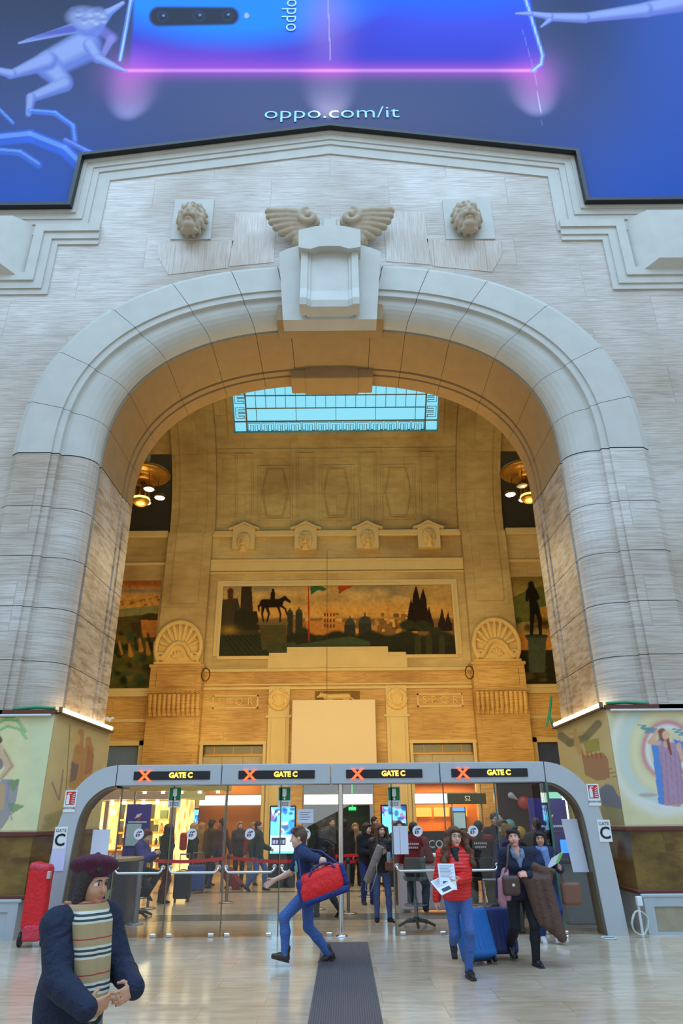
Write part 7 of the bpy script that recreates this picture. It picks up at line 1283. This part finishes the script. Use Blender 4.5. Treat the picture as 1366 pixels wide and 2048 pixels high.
person('person in a dark green jacket and jeans walking right', (-2.12, 20.6), 1.4, 1.72, male=True, res=0.013, feet={1: (0.1, -0.2, 0.085, 0, 0), -1: (-0.1, 0.24, 0.12, 0, 0.5)}, drop=0.03, hands={1: (0.2, -0.28, 1.0), -1: (-0.25, 0.1, 0.85)}, top=(fab('bottle_green_jacket', (34, 54, 56)), 0.032, 'long', 0.12), bottom=(denim, 0.018), shoes=(shoe_d, 0.0), hair=(dark_hair, 'cap'))
person('person in a red cardigan beside the one in the green jacket', (-2.45, 22.2), 0.5, 1.66, res=0.014, top=(fab('red_cardigan', (150, 44, 42)), 0.026, 'long', 0.12), bottom=(grey_t, 0.02), shoes=(shoe_d, 0.0), hair=(fair_hair, 'bob'))
person('woman in a black coat with a shoulder bag behind the striding man', (-0.10, 15.3), -1.9, 1.64, res=0.012, head=(0.2, 0, 0), feet={1: (0.1, -0.2, 0.085, 0, 0), -1: (-0.1, 0.22, 0.12, 0, 0.5)}, drop=0.03, hands={1: (0.15, -0.3, 1.05), -1: (-0.2, -0.25, 1.05)}, top=(blk, 0.035, 'long', 0.22), bottom=(blk, 0.016), shoes=(boot_m, 0.1), hair=(dark_hair, 'long'))
CROWD = [((648, 1778), 1.70, (30, 34, 36), (44, 44, 50), 'short', 2.9, 'standing person in black at the far left of the distant queue'), ((664, 1774), 1.76, (46, 52, 46), (40, 40, 46), 'crop', 0.4, 'person in an olive jacket in the middle of the distant queue'), ((690, 1776), 1.72, (34, 32, 34), (52, 52, 60), 'cap', 3.4, 'person in a dark coat near the barrier post in the distant queue'), ((712, 1772), 1.62, (132, 112, 84), (40, 40, 46), 'bob', 0.2, 'fair person in a tan coat behind the woman with the sports bag'), ((752, 1770), 1.78, (70, 56, 44), (40, 46, 60), 'crop', 1.0, 'brown-coated person behind the woman with the rolled mat'), ((475, 1768), 1.68, (60, 60, 72), (40, 40, 46), 'bob', 0.3, 'grey-jacketed person facing the gate behind the red suitcase'), ((415, 1772), 1.72, (70, 54, 36), (44, 38, 34), 'short', 2.4, 'brown-jacketed person at the edge of the left crowd')]
for (px, py), Hh, tc_, bc, hs, rz, lab in CROWD:
    q = G(px, py); person(lab, (q.x, q.y), rz, Hh, male=hs in ('crop', 'cap'), res=0.016, top=(fab('crowd_top_%d_%d_%d' % tc_, tc_), 0.035, 'long', 0.14), bottom=(fab('crowd_trousers_%d_%d_%d' % bc, bc), 0.02), shoes=(shoe_d, 0.0), hair=(fair_hair if hs == 'bob' else dark_hair, hs), group=None)
# red wheeled bag against the left pier
rb = thing('wheeled_bag', 'tall red wheeled bag standing against the left pier base', 'bag', (-4.62, 12.30, 0), 0.1)
rbm = fab('red_bag_cloth', (214, 20, 30), 0.55, 0.12, 10)
sculpt('bag_body', [bx((0, 0, 0.66), (0.17, 0.13, 0.42), rr=0.06), bx((0.01, 0, 1.05), (0.15, 0.12, 0.10), rr=0.05, k=0.05, R=rotm(0, 0.3, 0))], rbm, 0.014, rb); sculpt('hood', [bx((0.0, -0.01, 1.09), (0.165, 0.135, 0.06), rr=0.05, R=rotm(0, 0.15, 0))], fab('rose_bag_flap', (206, 52, 70), 0.5), 0.014, rb); MB().box((0.13, -0.15, 0.93), (0.185, -0.06, 1.04), bev=0.01).build('clear_pocket', mat('clear_pocket', (190, 170, 165), 0.2), rb)
MB().tube([(-0.17, 0.08, 0.75), (-0.19, 0.1, 0.4), (-0.20, 0.04, 0.12)], 0.012, 6).tube([(-0.2, 0.04, 0.12), (0.16, 0.04, 0.10)], 0.012, 6).build('frame', mat('grey_handle', (130, 126, 124), 0.4, metal=0.4), rb)
for q in (-1, 1): MB().tube([(q * 0.17 - 0.02, 0.02, 0.10), (q * 0.17 + 0.02, 0.02, 0.10)], 0.10, 18).build('wheel', mat('black_wheel', (24, 24, 26), 0.5), rb)
sculpt('lower_pocket', [bx((0.02, -0.04, 0.2), (0.14, 0.10, 0.12), rr=0.05)], fab('rose_bag_flap', (206, 52, 70), 0.5), 0.014, rb)
